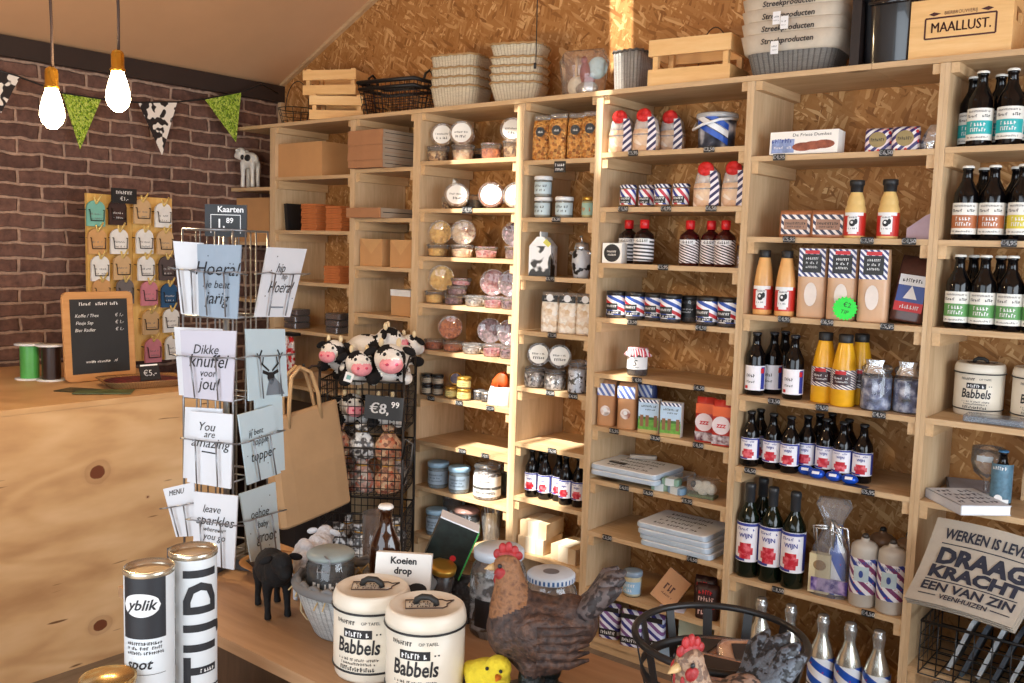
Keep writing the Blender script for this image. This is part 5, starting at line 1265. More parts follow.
# sixth shelf: wine, cellophane gift, stone jugs
wb_ = bottle('wine', .0405, .335, GRGLASS, FOILBK, (.058, .200), LB, 'bottle', 'wine_bottle', art=rose_art, seg=24)
scatter_row(wb_, 'tall wine bottle with rose label', [(747, .05), (768, .055), (791, .05)], 'G6', 'tall rose-label wine bottles')
dup(wb_, spot('G6', 758, .16), .2, 'tall wine bottle standing behind the front three on the sixth wine-column shelf')
t = thing('gift_bag', 'cellophane gift bag with striped bottle and cream card, sixth wine-column shelf', 'gift')
m = MB(); m.loft([(0, .13, .085), (.02, .135, .09), (.16, .125, .085), (.235, .06, .05), (.26, .07, .05), (.31, .12, .06), (.335, .10, .03)], 0, None, 14, 2.6, False); m.build('cellophane', clear('cellophane', (.92, .95, 1), .10, .12), t)
m = MB(); m.lathe(profile('slim', .03, .25), 0, tr(.02, .005, .006)); m.build('bottle', FRIESU, t)
m = MB(); m.box(-.03, -.02, .075, .07, .03, .135); m.build('card_box', mat('cream_card', srgb(214, 200, 160), .5), t)
m = MB(); m.box(.005, -.034, .04, .12, .012, .045); m.build('purple_bar', blotch('purple_wrap', [srgb(70, 50, 130), srgb(180, 160, 200)], 30, .35, .1), t)
m = MB(); m.disc(.018, -.03, .105, 0, -.0355, sx=1.2); m.build('seal', mat('tan_seal', srgb(150, 120, 80), .5), t)
m = MB(); rr = random.Random(3)
for k in range(7):
    a = rr.uniform(0, 6.28); m.tube([(0, -.03, .24), (.02 * math.cos(a), -.045, .25 + .02 * math.sin(a)), (.055 * math.cos(a), -.05, .20 + .06 * rr.random()), (.06 * math.cos(a) + .01, -.05, .14 + .08 * rr.random())], [.003, .006, .005, .001], 0, None, 5)
m.build('curled_ribbon', mat('silver_foil', (1, 1, 1)), t); t.location = spot('G6', 829, .065); t.rotation_euler = (0, 0, .15)
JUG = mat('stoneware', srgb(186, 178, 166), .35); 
def jug_art(m, r, z0, z1):
    h = z1 - z0; m.patch(r * 1.1, h * .42, 0, z0 + h * .58, 1, 0, None, r + .0003); scribble(m, 0, z1 - h * .1, r * 1.6, h * .09, 2, 0, r + .0006, seed=3); m.oval(r * .16, h * .10, 0, z0 + h * .58, 2, r + .0008); m.patch(r * .1, h * .16, 0, z0 + h * .56, 2, 0, None, r + .0009, 0, 2)
jg = bottle('jug', .0435, .240, JUG, mat('jug_stopper', srgb(60, 54, 50), .4), (.045, .165), [stripes('flag_jug', [srgb(50, 70, 160), PW, srgb(130, 60, 110), PW], .38, 40, .35, 'UV', (srgb(200, 40, 60), 12, .2)), mat('pale_shield', srgb(200, 222, 230), .4), mat('blue_ink', (0, 0, 0))], 'jug', 'stoneware_jug', art=jug_art, seg=24)
scatter_row(jg, 'stoneware spirit jug with flag-stripe wrap', [(863, .05), (887, .05)], 'G6', 'front stoneware jugs')
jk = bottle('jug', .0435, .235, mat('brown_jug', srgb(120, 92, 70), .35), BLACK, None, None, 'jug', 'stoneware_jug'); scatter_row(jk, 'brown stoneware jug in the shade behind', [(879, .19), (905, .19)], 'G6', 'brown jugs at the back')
# lowest shelf: silver champagne bottles with flag wrap
SILV = mat('silver_bottle', srgb(206, 206, 196), .22, .75)
def ch_art(m, r, z0, z1): m.lathe([(r, .018), (r, .090)], 1, None, 18, -PI / 2 - 1.2, -PI / 2 + 1.2); m.text('IX', .045, 0, .055, 2, cyl=r + .0008, bold=.02); m.tube([(r * math.cos(2 * PI * k / 20), r * math.sin(2 * PI * k / 20), .09) for k in range(20)], .0018, 2, None, 5, True)
FRW = stripes('flag_wrap_bottle', [srgb(30, 84, 186), srgb(236, 240, 246)], .30, 62, .3, 'UV', (srgb(205, 30, 40), 7, .12))
cp_ = bottle('champagne', .044, .33, SILV, mat('silver_foil', (1, 1, 1)), (.012, .186), [FRW, WLAB, INK], 'bottle', 'sparkling_bottle', art=ch_art, seg=22)
scatter_row(cp_, 'silver sparkling wine bottle with blue flag wrap', [(757, .05), (786, .06), (818, .05), (846, .045), (872, .045)], 'G7', 'silver sparkling wine bottles')

# ------------------------------------------------------------------ beer column
CAPW = mat('white_cap', srgb(236, 234, 226), .4)
def beer_lab(colr):
    def f(m, r, z0, z1):
        h = z1 - z0; m.patch(r * 2.6, h * .42, 0, z0 + h * .40, 1, 0, None, r - .0004, 0, 14)
        scribble(m, 0, z1 - h * .10, r * 1.8, h * .06, 2, 0, r, seed=3); scribble(m, 0, z1 - h * .24, r * 2.0, h * .10, 2, 0, r, seed=5)
        for i in range(2): scribble(m, 0, z0 + h * (.50 - .17 * i), r * 1.2, h * .13, 3, 0, r + .0003, seed=8 + i)
        scribble(m, 0, z0 + h * .09, r * 1.8, h * .06, 2, 0, r, seed=11)
    return f
BLBL = mat('beer_label', srgb(232, 230, 222), .5, var=.04)
def beer(nm, c): return bottle('beer', .0355, .225, DKGLASS, CAPW, (.018, .112), [BLBL, mat(nm, c, .45), INK, WHITE], 'bottle', 'beer_bottle', art=beer_lab(c))
scatter_row(beer('teal_band', srgb(36, 168, 170)), 'white-capped beer with teal label band', [(967, .13), (978, .05), (996, .13), (1008, .05), (1027, .10)], 'H1', 'teal-label beers')
bb = beer('brown_band', srgb(176, 104, 62)); scatter_row(bb, 'white-capped beer with brown label band', [(964, .05), (979, .13), (989, .055)], 'H2', 'brown-label beers')
by_ = beer('yellow_band', srgb(212, 196, 60)); scatter_row(by_, 'white-capped beer with yellow label band', [(1011, .11), (1019, .05)], 'H2', 'yellow-label beers')
bg = beer('green_band', srgb(92, 150, 84)); scatter_row(bg, 'white-capped beer with green label band', [(957, .05), (969, .13), (983, .05), (996, .13), (1008, .05), (1030, .05)], 'H3', 'green-label beers')
# enamel biscuit tins (also on the table)
ENAM = mat('cream_enamel', srgb(226, 216, 198), .3, var=.03); TINBLK = mat('tin_line', (.012, .012, .014), .4)
def babbels(lbl):
    t = thing('biscuit_tin', lbl, 'tin'); R, H = .0754, .170
    m = MB(); m.lathe([(0, 0), (R * .90, 0), (R * .93, .004), (R * .95, .018), (R * .97, .022), (R * .97, H * .80), (R * .95, H * .805)], 0, None, 36); m.build('tin_body', ENAM, t)
    m = MB(); m.lathe([(R * .955, H * .80), (R, H * .803), (R, H * .86), (R * .985, H * .91), (R * .94, H * .965), (R * .88, H * .985), (R * .86, H * .975), (0, H * .975)], 0, None, 36); m.build('lid', ENAM, t)
    m = MB()
    for z, r in ((H * .80, R * 1.004), (.021, R * .975)): m.tube([(r * math.cos(2 * PI * k / 36), r * math.sin(2 * PI * k / 36), z) for k in range(36)], .0022, 0, None, 6, True)
    m.build('band', TINBLK, t)
    m = MB(); m.tube([(-.020, 0, H * .975), (-.018, 0, H * 1.02), (-.008, 0, H * 1.055), (.008, 0, H * 1.055), (.018, 0, H * 1.02), (.020, 0, H * .975)], .006, 0, None, 8); m.build('handle', mat('black_strap', (.02, .018, .016), .6), t)
    c = R * .97 + .0008; m = MB()
    m.text('OP TAFEL', .0085, .026, H * .70, 0, cyl=c); scribble(m, -.024, H * .70, .045, .0085, 0, 0, c, seed=3)
    m.patch(.058, .017, 0, H * .575, 0, 0, None, c - .0003); scribble(m, 0, H * .575, .05, .011, 1, 0, c + .0002, seed=6); m.patch(.003, .003, .038, H * .575, 0, 0, None, c); m.patch(.003, .003, .045, H * .575, 0, 0, None, c)
    m.text('Babbels', .040, 0, H * .42, 0, cyl=c, bold=.022, shear=.12, width=.088)
    scribble(m, .0, H * .28, .082, .0055, 0, 0, c, seed=7); scribble(m, .0, H * .235, .07, .0055, 0, 0, c, seed=8); scribble(m, 0, H * .175, .075, .009, 0, 0, c, seed=9)
    m.build('lettering', [INK, WHITE], t)
    m = MB(); T = tr(0, 0, H * .975 + .0012) @ rotz(.3)
    P = [(-.038, .02), (.03, .02), (.038, .012), (.052, .016), (.038, -.004), (.038, -.014), (.03, -.022), (-.038, -.022)]
    m.tube([(a, b, 0) for a, b in P], .0012, 0, T, 5, True)
    for i in range(3): scribble(m, -.004, .010 - .011 * i, .055, .009, 0, 0, seed=30 + i, M=T @ rotx(-PI / 2))
    m.build('lid_emblem', mat('brown_ink', srgb(70, 48, 36), .5), t)
    return t
bt = babbels(''); scatter_row(bt, 'cream enamel biscuit tin with black handle', [(977, .21), (1036, .21)], 'H4', 'cream biscuit tins')
t = thing('cutlery_pack', 'dark wrapped cutlery pack lying in front of the cream tin', 'pack', spot('H4', 995, .06), .05); m = MB()
for k in range(4): m.tube([(-.07, -.03 + .018 * k, .008 + .003 * (k % 2)), (.07, -.028 + .016 * k, .010)], .006, 0, None, 6)
m.build('cutlery', mat('dark_steel', srgb(84, 90, 100), .3, .6), t); m = MB(); m.rbox(0, 0, .011, .17, .085, .02, .01); m.build('film', clear('smoky_film', (.5, .56, .64), .3, .1), t)
def book(w, d, h, cov, lbl, art=True):
    t = thing('book', lbl, 'book'); m = MB(); m.box(.002, 0, h / 2, w - .006, d - .006, h - .005); m.build('pages', PAPERW, t)
    m = MB(); m.box(0, 0, h - .0012, w, d, .0024); m.box(0, 0, .0012, w, d, .0024); m.box(-w / 2 + .0012, 0, h / 2, .0024, d, h); m.build('cover', cov, t)
    if art:
        m = MB()
        for i in range(4): scribble(m, 0, d * .32 - i * d * .2, w * .8, d * .13, 0, 0, seed=40 + i, M=tr(0, 0, h + .0006) @ rotx(-PI / 2))
        m.build('print', mat('navy_script', srgb(40, 46, 80), .5), t)
    return t
bk = book(.155, .21, .030, mat('pale_cover', srgb(206, 210, 218), .5), 'book with blue and white cover jutting over the shelf edge below the goblet'); bk.location = spot('H5', 956, .035); bk.rotation_euler = (0, 0, .75)
bk2 = book(.13, .18, .024, mat('grey_blue_cover', srgb(150, 156, 176), .5), 'pale grey book behind the jutting book by the goblet', False); bk2.location = spot('H5', 958, .20); bk2.rotation_euler = (0, 0, .3)
def m_art(m, r, z0, z1): scribble(m, 0, z1 - .012, r * 1.5, .012, 1, 0, r, seed=2); m.disc(.012, 0, z0 + .014, 2, -r - .001); m.patch(r * 2, .012, 0, z0 + .006, 2, 0, None, r)
t = bottle('beer', .030, .175, DKGLASS, mat('blue_cap', srgb(60, 110, 150), .4), (.015, .135), [mat('steel_blue_label', srgb(84, 120, 140), .4, var=.3, scale=60), WHITE, WHITE], 'bottle', 'beer_bottle', 'small dark bottle with steel blue label beside the goblet', art=m_art); t.location = spot('H5', 995, .055)
t = thing('goblet', 'clear stemmed beer goblet with dark emblem at the back of the book shelf', 'glass'); m = MB()
m.lathe([(0, 0), (.036, .001), (.036, .004), (.008, .010), (.006, .05), (.012, .062), (.040, .085), (.050, .12), (.048, .165), (.046, .165), (.048, .12), (.038, .087), (0, .066)], 0, None, 26); m.build('glass', GLASS, t); m = MB(); m.patch(.05, .018, 0, .135, 0, 0, None, .0505); m.build('emblem', mat('grey_emblem', srgb(190, 196, 200), .4), t); t.location = spot('H5', 982, .14)
t = thing('wood_post', 'plain pine board upright behind the goblet shelf', 'board', spot('H5', 1030, .25)); m = MB(); m.box(0, 0, .11, .05, .02, .22); m.build('board', PINEV, t)
# printed canvas bags draped over the basket
CANV = mat('natural_canvas', srgb(166, 156, 142), .85, var=.06, scale=30, bump=.15)
A_ = at_y(938, 517, -.015); B_ = at_y(1052, 546, -.015); C_ = at_y(904, 597, -.20); D_ = at_y(1012, 628, -.20)
def quad_pt(u, v, off=0.0, P=(A_, B_, C_, D_)):
    a = P[0].lerp(P[1], u); b = P[2].lerp(P[3], u); p = a.lerp(b, v)
    n = (P[1] - P[0]).cross(P[2] - P[0]).normalized()
    bow = -math.sin(v * PI) * .022 + .018 * math.sin(u * PI)
    if n.y > 0: n = -n
    return p + n * (off + bow)
org = A_.lerp(D_, .5)
def canvas(off, du=0.0):
    m = MB(); nu, nv = 10, 14; vs = []; fs = []
    for s_ in (0, 1):
        for j in range(nv + 1):
            for i in range(nu + 1): vs.append(tuple(quad_pt(i / nu + du, j / nv + du * .6, off - s_ * .006) - org))
    N = (nu + 1) * (nv + 1); W_ = nu + 1
    for j in range(nv):
        for i in range(nu):
            q = (j * W_ + i, j * W_ + i + 1, (j + 1) * W_ + i + 1, (j + 1) * W_ + i); fs.append(q); fs.append(tuple(N + k for k in reversed(q)))
    edge = [i for i in range(W_)] + [j * W_ + nu for j in range(1, nv + 1)] + [nv * W_ + i for i in range(nu - 1, -1, -1)] + [j * W_ for j in range(nv - 1, 0, -1)]
    for k in range(len(edge)): a, b = edge[k], edge[(k + 1) % len(edge)]; fs.append((a, N + a, N + b, b))
    m.add(vs, fs, 0, None, False); return m
names = ['topmost canvas bag with navy slogan lettering draped over the wire basket', 'plain canvas bag under the printed one, middle of three', 'plain canvas bag at the underside of the draped three']
for i in range(3):
    t = thing('canvas_bag', names[i], 'bag', org, 0, 'draped canvas bags'); canvas(-.011 * i, .012 * i).build('bag_body', CANV, t)
    if i == 0:
        m = MB(); NV = mat('navy_ink', srgb(28, 32, 48), .7)
        def qtext(st, u, v, hu, wid, bold=.03):
            vv, ff = text_geo(st, 1.0, 0, bold); x0 = min(p[0] for p in vv); x1 = max(p[0] for p in vv); y0 = min(p[1] for p in vv); y1 = max(p[1] for p in vv)
            m.add([tuple(quad_pt(u + (p[0] - (x0 + x1) / 2) / (x1 - x0) * wid, v - (p[1] - (y0 + y1) / 2) / (y1 - y0) * hu, .0022) - org) for p in vv], ff, 0)
        def qline(u0, u1, v): m.add([tuple(quad_pt(a, b, .0022) - org) for a, b in ((u0, v - .006), (u0 + (u1 - u0) / 3, v - .006), (u0 + 2 * (u1 - u0) / 3, v - .006), (u1, v - .006), (u1, v + .006), (u0 + 2 * (u1 - u0) / 3, v + .006), (u0 + (u1 - u0) / 3, v + .006), (u0, v + .006))], [(0, 1, 6, 7), (1, 2, 5, 6), (2, 3, 4, 5)], 0)
        qtext('WERKEN IS LEVEN', .52, .16, .12, .80); qline(.12, .92, .27)
        qtext('DRAAG', .53, .41, .20, .80, .05); qtext('KRACHT', .53, .60, .16, .84, .05); qline(.10, .94, .705)
        qtext('EEN VAN ZIN', .52, .785, .11, .84); qtext('VEENHUIZEN', .52, .895, .06, .44, .02); qline(.10, .27, .895); qline(.77, .94, .895)
        m.build('lettering', NV, t)
def wire_crate(name, lbl, w, d, h, loc, rz=0.0, cat='basket', nx=7, ny=5, nz=4, r=.0022, m_=None, rim=.005, splay=1.0):
    t = thing(name, lbl, cat, loc, rz); m_ = m_ or WIRE
    m = MB()
    def P(fx, fy, z): k = splay + (1 - splay) * z / h; return (fx * w / 2 * k, fy * d / 2 * k, z + r)
    for k in range(1, nz):
        z = h * k / nz; m.tube([P(-1, -1, z), P(1, -1, z), P(1, 1, z), P(-1, 1, z)], r, 0, None, 5, True)
    for k in range(nx + 1):
        f = -1 + 2 * k / nx; m.tube([P(f, -1, h), P(f, -1, 0), P(f, 1, 0), P(f, 1, h)], r, 0, None, 5)
    for k in range(ny + 1):
        f = -1 + 2 * k / ny; m.tube([P(-1, f, h), P(-1, f, 0), P(1, f, 0), P(1, f, h)], r, 0, None, 5)
    m.build('wire_frame', m_, t)
    m = MB(); m.tube([P(-1, -1, h), P(1, -1, h), P(1, 1, h), P(-1, 1, h)], rim, 0, None, 8, True); m.build('rim', m_, t)
    return t
t = wire_crate('wire_basket', 'black wire basket of rolled papers below the canvas bags', .46, .25, .17, Vector((.90, .09, .311)), 0, nx=9, ny=5)
for k in range(9):
    q = thing('paper_bag', '', 'bag', Vector((.74 + .043 * k, .10 - .02 * (k % 2), .318)), 0, 'folded paper bags in the wire basket')
    m = MB(); m.box(0, 0, .10, .012, .17, .18, 0, roty(.35)); m.build('bag_body', [mat('grey_paper', srgb(176, 182, 186), .6), mat('dark_stripe_paper', srgb(60, 66, 74), .6)][k % 2], q)
    q['label'] = f"{['pale', 'dark'][k % 2]} folded bag leaning in the black wire basket, {ORD[k]} from the brick wall"
t = thing('glass_jar', 'tall clear glass jar with pale label standing on the floor before the wire basket', 'jar'); m = MB(); m.lathe([(0, 0), (.055, 0), (.06, .01), (.06, .25), (.052, .285), (.054, .31), (.050, .31), (.049, .285), (.057, .25), (.056, .012), (0, .01)], 0, None, 24); m.build('glass_body', GLASS, t)
m = MB(); m.patch(.07, .09, 0, .2, 0, 0, None, .0615); m.build('label', PAPERW, t); g = at_z(963, 672, .31); t.location = (g.x, min(g.y, -.075), .0005)
# ------------------------------------------------------------------ things along the top board
TB = TOPZ + .0006
def tspot(px, y): return Vector((on(px, y, TB), y, TB))
CRW = wood('crate_wood', srgb(206, 158, 98), srgb(226, 182, 122), srgb(238, 202, 148), 'X', knots=False)
def slat_crate(lbl, w, d, h, loc, rz, slats=2, sh=None, name='wooden_crate', gap=.025, group=None, cat='crate'):
    t = thing(name, lbl, cat, loc, rz, group); sh = sh or (h - gap * (slats - 1)) / slats; th = .012
    m = MB(); m.box(0, 0, .006, w - .02, d - .02, .012); m.build('base_board', CRW, t)
    for i in range(slats):
        z = sh / 2 + i * (sh + gap)
        for sx, sy, a, b in ((w, th, 0, -d / 2 + th / 2), (w, th, 0, d / 2 - th / 2), (th, d - 2 * th, -w / 2 + th / 2, 0), (th, d - 2 * th, w / 2 - th / 2, 0)):
            m = MB(); m.box(a, b, z, sx - .001, sy, sh); m.build('side_slat', CRW, t)
    for a in (-1, 1):
        for b in (-1, 1):
            m = MB(); m.box(a * (w / 2 - th - .011), b * (d / 2 - th - .011), h / 2 + .002, .02, .02, h - .006); m.build('corner_post', CRW, t)
    return t
zc1 = slat_crate('slatted wooden crate turned corner-out below another at the wall corner', .27, .21, .125, Vector((on(341, .13, TB), .13, TB)), .62, 2, .045, group='slatted crates by the wall corner')
zc2 = slat_crate('slatted wooden crate on top of the corner-out crate', .29, .19, .130, Vector((on(337, .14, TB), .14, TB + .127)), .42, 2, .048, group='slatted crates by the wall corner')
def round_wire(lbl, R, h, loc, n=14, rings=4, top=None, m_=None, hand=True, name='wire_basket', r=.0016, hh=.12):
    t = thing(name, lbl, 'basket', loc); top = top or R * 1.25; m = MB(); m_ = m_ or WIRE
    for k in range(rings):
        f = k / (rings - 1); q = R + (top - R) * f; m.tube([(q * math.cos(2 * PI * i / 28), q * math.sin(2 * PI * i / 28), r + h * f) for i in range(28)], r * (1.6 if k == rings - 1 else 1), 0, None, 5, True)
    for i in range(n):
        a = 2 * PI * i / n; m.tube([(0, 0, r), (R * math.cos(a), R * math.sin(a), r), (top * math.cos(a), top * math.sin(a), h + r)], r, 0, None, 4)
    m.build('wire_frame', m_, t)
    if hand:
        m = MB(); m.tube([(top * math.cos(a), 0, h + hh * math.sin(a)) for a in [PI * k / 18 for k in range(19)]], r * 1.5, 0, None, 6); m.build('handle', m_, t)
    return t
round_wire('small round wire basket with hoop handle between the brick wall and the crates', .07, .10, tspot(297, .19), top=.10, hh=.15)
t = wire_crate('wire_basket', 'dark wire basket with braided black rim on the top board', .34, .22, .15, tspot(400, .13), .12, nx=12, ny=8, nz=6, r=.002, rim=.010, splay=.84)
for s_ in (-1, 1):
    m = MB(); m.tube([(s_ * .165, -.035, .15), (s_ * .172, -.03, .185), (s_ * .175, 0, .205), (s_ * .172, .03, .185), (s_ * .165, .035, .15)], .006, 0, None, 8); m.build('handle', WIRE, t)
m = MB(); m.tube([(-.164, -.106, .122), (.164, -.106, .122), (.164, .106, .122), (-.164, .106, .122)], .009, 0, None, 8, True); m.build('braid', WIRE, t)
WICK = weave('pale_wicker', srgb(172, 138, 92), srgb(250, 238, 210), 26, 5)
def wicker(w, d, h, mt, lbl='', splay=1.18, group=None, name='wicker_basket', rimr=.0048, liner=None):
    t = thing(name, lbl, 'basket', (0, 0, 0), 0, group)
    m = MB(); n = [(0, w / splay, d / splay), (.004, w / splay * 1.01, d / splay * 1.01)]
    for k in range(1, 8): f = k / 7; q = 1 / splay + (1 - 1 / splay) * f; n.append((h * f, w * q, d * q))
    inn = [(h, w - .008, d - .008), (.006, w / splay - .008, d / splay - .008)]
    m.loft(n + inn, 0, None, 36, 5.0); m.build('woven_body', mt, t)
    m = MB(); P = []
    for k in range(36):
        a = 2 * PI * k / 36; c, s_ = math.cos(a), math.sin(a); rr = (abs(c) ** 5 + abs(s_) ** 5) ** (-.2); P.append((w / 2 * c * rr, d / 2 * s_ * rr, h + .004 * (k % 2)))
    m.tube(P, rimr, 0, None, 7, True); m.build('rim', mt, t)
    if liner:
        m = MB(); m.loft([(h * .62, w * .935 + .010, d * .935 + .010), (h * .66, w * .95 + .014, d * .95 + .014), (h + .010, w + .022, d + .022), (h + .014, w + .004, d + .004), (h * .5, w * .9, d * .9)], 0, None, 36, 5.0); m.build('fabric_liner', liner[0], t)
        m = MB(); m.text('Streekproducten', .026, 0, h * .86, 0, -d * .5 - .013, shear=.15, width=w * .52, bold=.02); m.build('lettering', INK, t)
    return t
wk = wicker(.245, .20, .095, WICK)
base = tspot(461, .14)
for i in range(4):
    loc = base + Vector((0, 0, [0, .040, .080, .135][i])); l = f"pale rectangular wicker basket, {['lowest', 'second from below', 'third from below', 'topmost'][i]} of the stack beside the braided wire basket"
    if i == 0: wk.location = loc; wk.rotation_euler = (0, 0, .2); wk['label'] = l; wk['group'] = 'pale wicker baskets'
    else: dup(wk, loc, .2, l)
wk2 = wicker(.235, .19, .085, WICK, splay=1.3, group='pale wicker baskets'); base = tspot(519, .15)
for i in range(5):
    loc = base + Vector((0, 0, [0, .034, .068, .105, .160][i])); l = f"pale wicker basket, {['lowest', 'second from below', 'third from below', 'fourth from below', 'topmost'][i]} of the nested stack under the hanging cord"
    if i == 0: wk2.location = loc; wk2.rotation_euler = (.0, 0, .35); wk2['label'] = l
    else: dup(wk2, loc, .35, l)
# cellophane chicken
t = thing('gift_parcel', 'cellophane-wrapped parcel with red chicken and blue rosette on the top board', 'gift', tspot(583, .13), .15)
m = MB(); m.loft([(0, .15, .11), (.02, .17, .13), (.09, .19, .14), (.15, .21, .12), (.185, .19, .05), (.195, .17, .02)], 0, None, 16, 2.6, False); m.build('cellophane', FILM, t)
m = MB(); m.ball((.015, -.02, .10), (.022, .018, .045), 0); m.ball((.012, -.024, .15), (.014, .012, .016), 0); m.ball((.03, -.02, .065), (.03, .02, .02)); m.build('toy_chicken', mat('brick_red', srgb(140, 52, 40), .5), t)
m = MB(); m.ball((.06, .0, .12), (.045, .02, .045)); m.build('rosette', mat('pale_blue_paper', srgb(186, 214, 222), .5, bump=.5, scale=60), t)
m = MB(); m.tube([(-.03, -.01, .01), (-.028, -.01, .17)], .006); m.build('stick', PINEV, t)
m = MB(); m.ball((-.03, .0, .05), (.04, .03, .045)); m.build('paper_stuffing', mat('cream_paper', srgb(222, 212, 190), .7, bump=.7, scale=50), t)
m = MB(); m.ball((.03, -.03, .035), (.05, .025, .03)); m.build('foil_stuffing', mat('silver_foil', (1, 1, 1)), t)
GWICK = weave('grey_wicker', srgb(84, 80, 76), srgb(184, 180, 174), 16, 7)
t = wicker(.13, .13, .155, GWICK, 'grey wicker basket between the cellophane parcel and the slatted crate', 1.15); t.location = tspot(632, .13)
slat_crate('open slatted crate with handle gaps in front of the hooped wire basket', .315, .19, .165, Vector((on(697, .11, TB), .11, TB)), .12, 2, .058, gap=.048)
t = round_wire('rusty wire basket with tall hoop handle behind the slatted crate', .05, .09, tspot(712, .27), top=.066, m_=mat('rusty_wire', srgb(70, 46, 34), .5, .4), hh=.16)
GW2 = weave('dark_grey_wicker', srgb(58, 56, 54), srgb(146, 142, 136), 30, 6); LINEN = mat('linen_liner', srgb(196, 184, 166), .85, var=.06, scale=40)
gw = wicker(.34, .25, .125, GW2, splay=1.25, liner=(LINEN,)); base = tspot(797, .14)
for i in range(4):
    loc = base + Vector((0, 0, .041 * i)); l = f"grey wicker basket with lettered linen liner, {['lowest', 'second from below', 'third from below', 'topmost'][i]} of the stack"
    if i == 0: gw.location = loc; gw.rotation_euler = (0, 0, .10); gw['label'] = l; gw['group'] = 'lined grey wicker baskets'
    else: dup(gw, loc, .10, l)
for i, (dx, z) in enumerate(((-.018, .082), (.012, .16), (-.016, .178))):
    t = thing('paper_tag', f"white paper tag hanging on the lined basket stack, {['lowest', 'middle', 'topmost'][i]} of three", 'tag', base + Vector((dx, -.158, z)), .10, 'white tags on the lined baskets'); m = MB(); m.box(0, 0, 0, .026, .0015, .042); m.build('card', WHITE, t); m = MB(); scribble(m, 0, .004, .018, .006, 0, -.0012, seed=i); scribble(m, 0, -.008, .018, .004, 0, -.0012, seed=i + 4); m.build('print', mat('grey_ink', srgb(120, 120, 124), .6), t)
t = thing('plastic_crate', 'glossy black plastic crate between the lined baskets and the printed crate', 'crate', tspot(897, .14)); GLB = mat('glossy_black', (.010, .010, .012), .18, coat=.6)
m = MB(); m.loft([(0, .165, .20), (.012, .172, .205), (.2, .185, .22), (.21, .20, .235), (.225, .20, .235), (.225, .18, .215), (.02, .165, .195)], 0, None, 28, 5); m.build('crate_body', GLB, t)
m = MB(); m.tube([(-.06, -.122, .19), (.06, -.122, .19)], .008); m.build('grip', GLB, t)
t = thing('wooden_stick', 'upright orange-brown wooden stick beside the black plastic crate', 'stick', tspot(871, .05)); m = MB(); m.box(0, 0, .12, .014, .012, .24); m.build('stick_body', mat('orange_wood', srgb(196, 128, 60), .5), t)
t = thing('plastic_panel', 'dark upright board between the wooden stick and the lined baskets', 'board', tspot(862, .10)); m = MB(); m.box(0, 0, .125, .03, .16, .25); m.build('panel', mat('dark_brown_plastic', srgb(34, 26, 24), .4), t)  # plain dark plastic panel, carries no sign
# printed beer crate
t = thing('beer_crate', 'wooden crate with dark burnt beer lettering at the end of the top board', 'crate', Vector((on(965, .11, TB), .11, TB)), .04)
cw, cd, ch = .285, .20, .175
for nm, a in (('front_board', -1), ('back_board', 1)):
    m = MB(); m.box(0, a * (cd / 2 - .006), ch / 2, cw, .012, ch - .001); m.build(nm, CRW, t)
m = MB(); m.box(0, 0, .006, cw - .03, cd - .026, .012); m.build('base_board', CRW, t)
for a in (-1, 1):
    m = MB(); x = a * (cw / 2 - .007); m.box(x, 0, ch * .28, .013, cd - .026, ch * .56); m.box(x, 0, ch * .90, .013, cd - .026, ch * .2); m.box(x, -cd * .34, ch * .68, .013, cd * .19, ch * .25); m.box(x, cd * .34, ch * .68, .013, cd * .19, ch * .25); m.build('end_board', CRW, t)
BURN = mat('burnt_print', srgb(70, 26, 22), .6); m = MB(); y = -cd / 2 - .001
m.text('MAALLUST.', .042, .002, ch * .50, 0, y, bold=.035, width=.166); fw, fh, bb2 = .196, .060, .005
for sx, sz, a, b in ((fw, bb2, 0, fh / 2), (fw, bb2, 0, -fh / 2), (bb2, fh, fw / 2, 0), (bb2, fh, -fw / 2, 0)): m.patch(sx, sz, a, ch * .50 + b, 0, y)
m.text('BIERBROUWERIJ', .014, 0, ch * .74, 0, y, bold=.0, width=.09)
for a in (-1, 1): m.add([(a * .055, y, ch * .74), (a * .075, y, ch * .74 + .006), (a * .09, y, ch * .74), (a * .075, y, ch * .74 - .006)], [(0, 1, 2, 3)], 0)
m.build('lettering', BURN, t)

# ------------------------------------------------------------------ corner, carton and kraft-box columns
def col_box(s, px0, px1, py0, dpt, y0, body, lbl, name='carton', **k):
    """box whose front shows between two picture columns; py0 gives its top edge"""
    z = Z(s); a, b = on(px0, y0, z), on(px1, y0, z); top = at_y((px0 + px1) / 2, py0, y0).z
    t = carton(b - a, dpt, max(.02, top - z), body, name, lbl, 'box', **k); t.location = Vector(((a + b) / 2, y0 + dpt / 2, z + .0006)); return t
t = col_box('B1', 275, 318, 143, .24, .02, KRAFT, 'large brown carton on the top carton-column shelf')
m = MB(); m.box(0, 0, at_y(296, 143, .02).z - Z('B1') + .0008, .045, .238, .001); m.build('tape', mat('tan_tape', srgb(186, 138, 84), .4), t)
t = thing('black_tray', 'black plastic tray standing on edge next to orange trays, second carton-column shelf', 'tray', spot('B2', 299, .12), .1); m = MB(); m.box(0, 0, .07, .022, .17, .14, 0, roty(-.10)); m.build('tray_body', BLACK, t)
ORT = mat('orange_brown_tray', srgb(190, 112, 62), .6, var=.15)
def slat_tray(w, d, h):
    t = thing('wooden_tray', '', 'tray'); m = MB(); m.box(0, 0, .002, w, d, .003); m.build('base', ORT, t); m = MB()
    for sx, sy, a, b in ((w, .004, 0, -d / 2), (w, .004, 0, d / 2), (.004, d, -w / 2, 0), (.004, d, w / 2, 0)): m.box(a, b, h / 2, sx, sy, h)
    m.build('rim', ORT, t); return t
st = slat_tray(.115, .12, .011)
k = 0
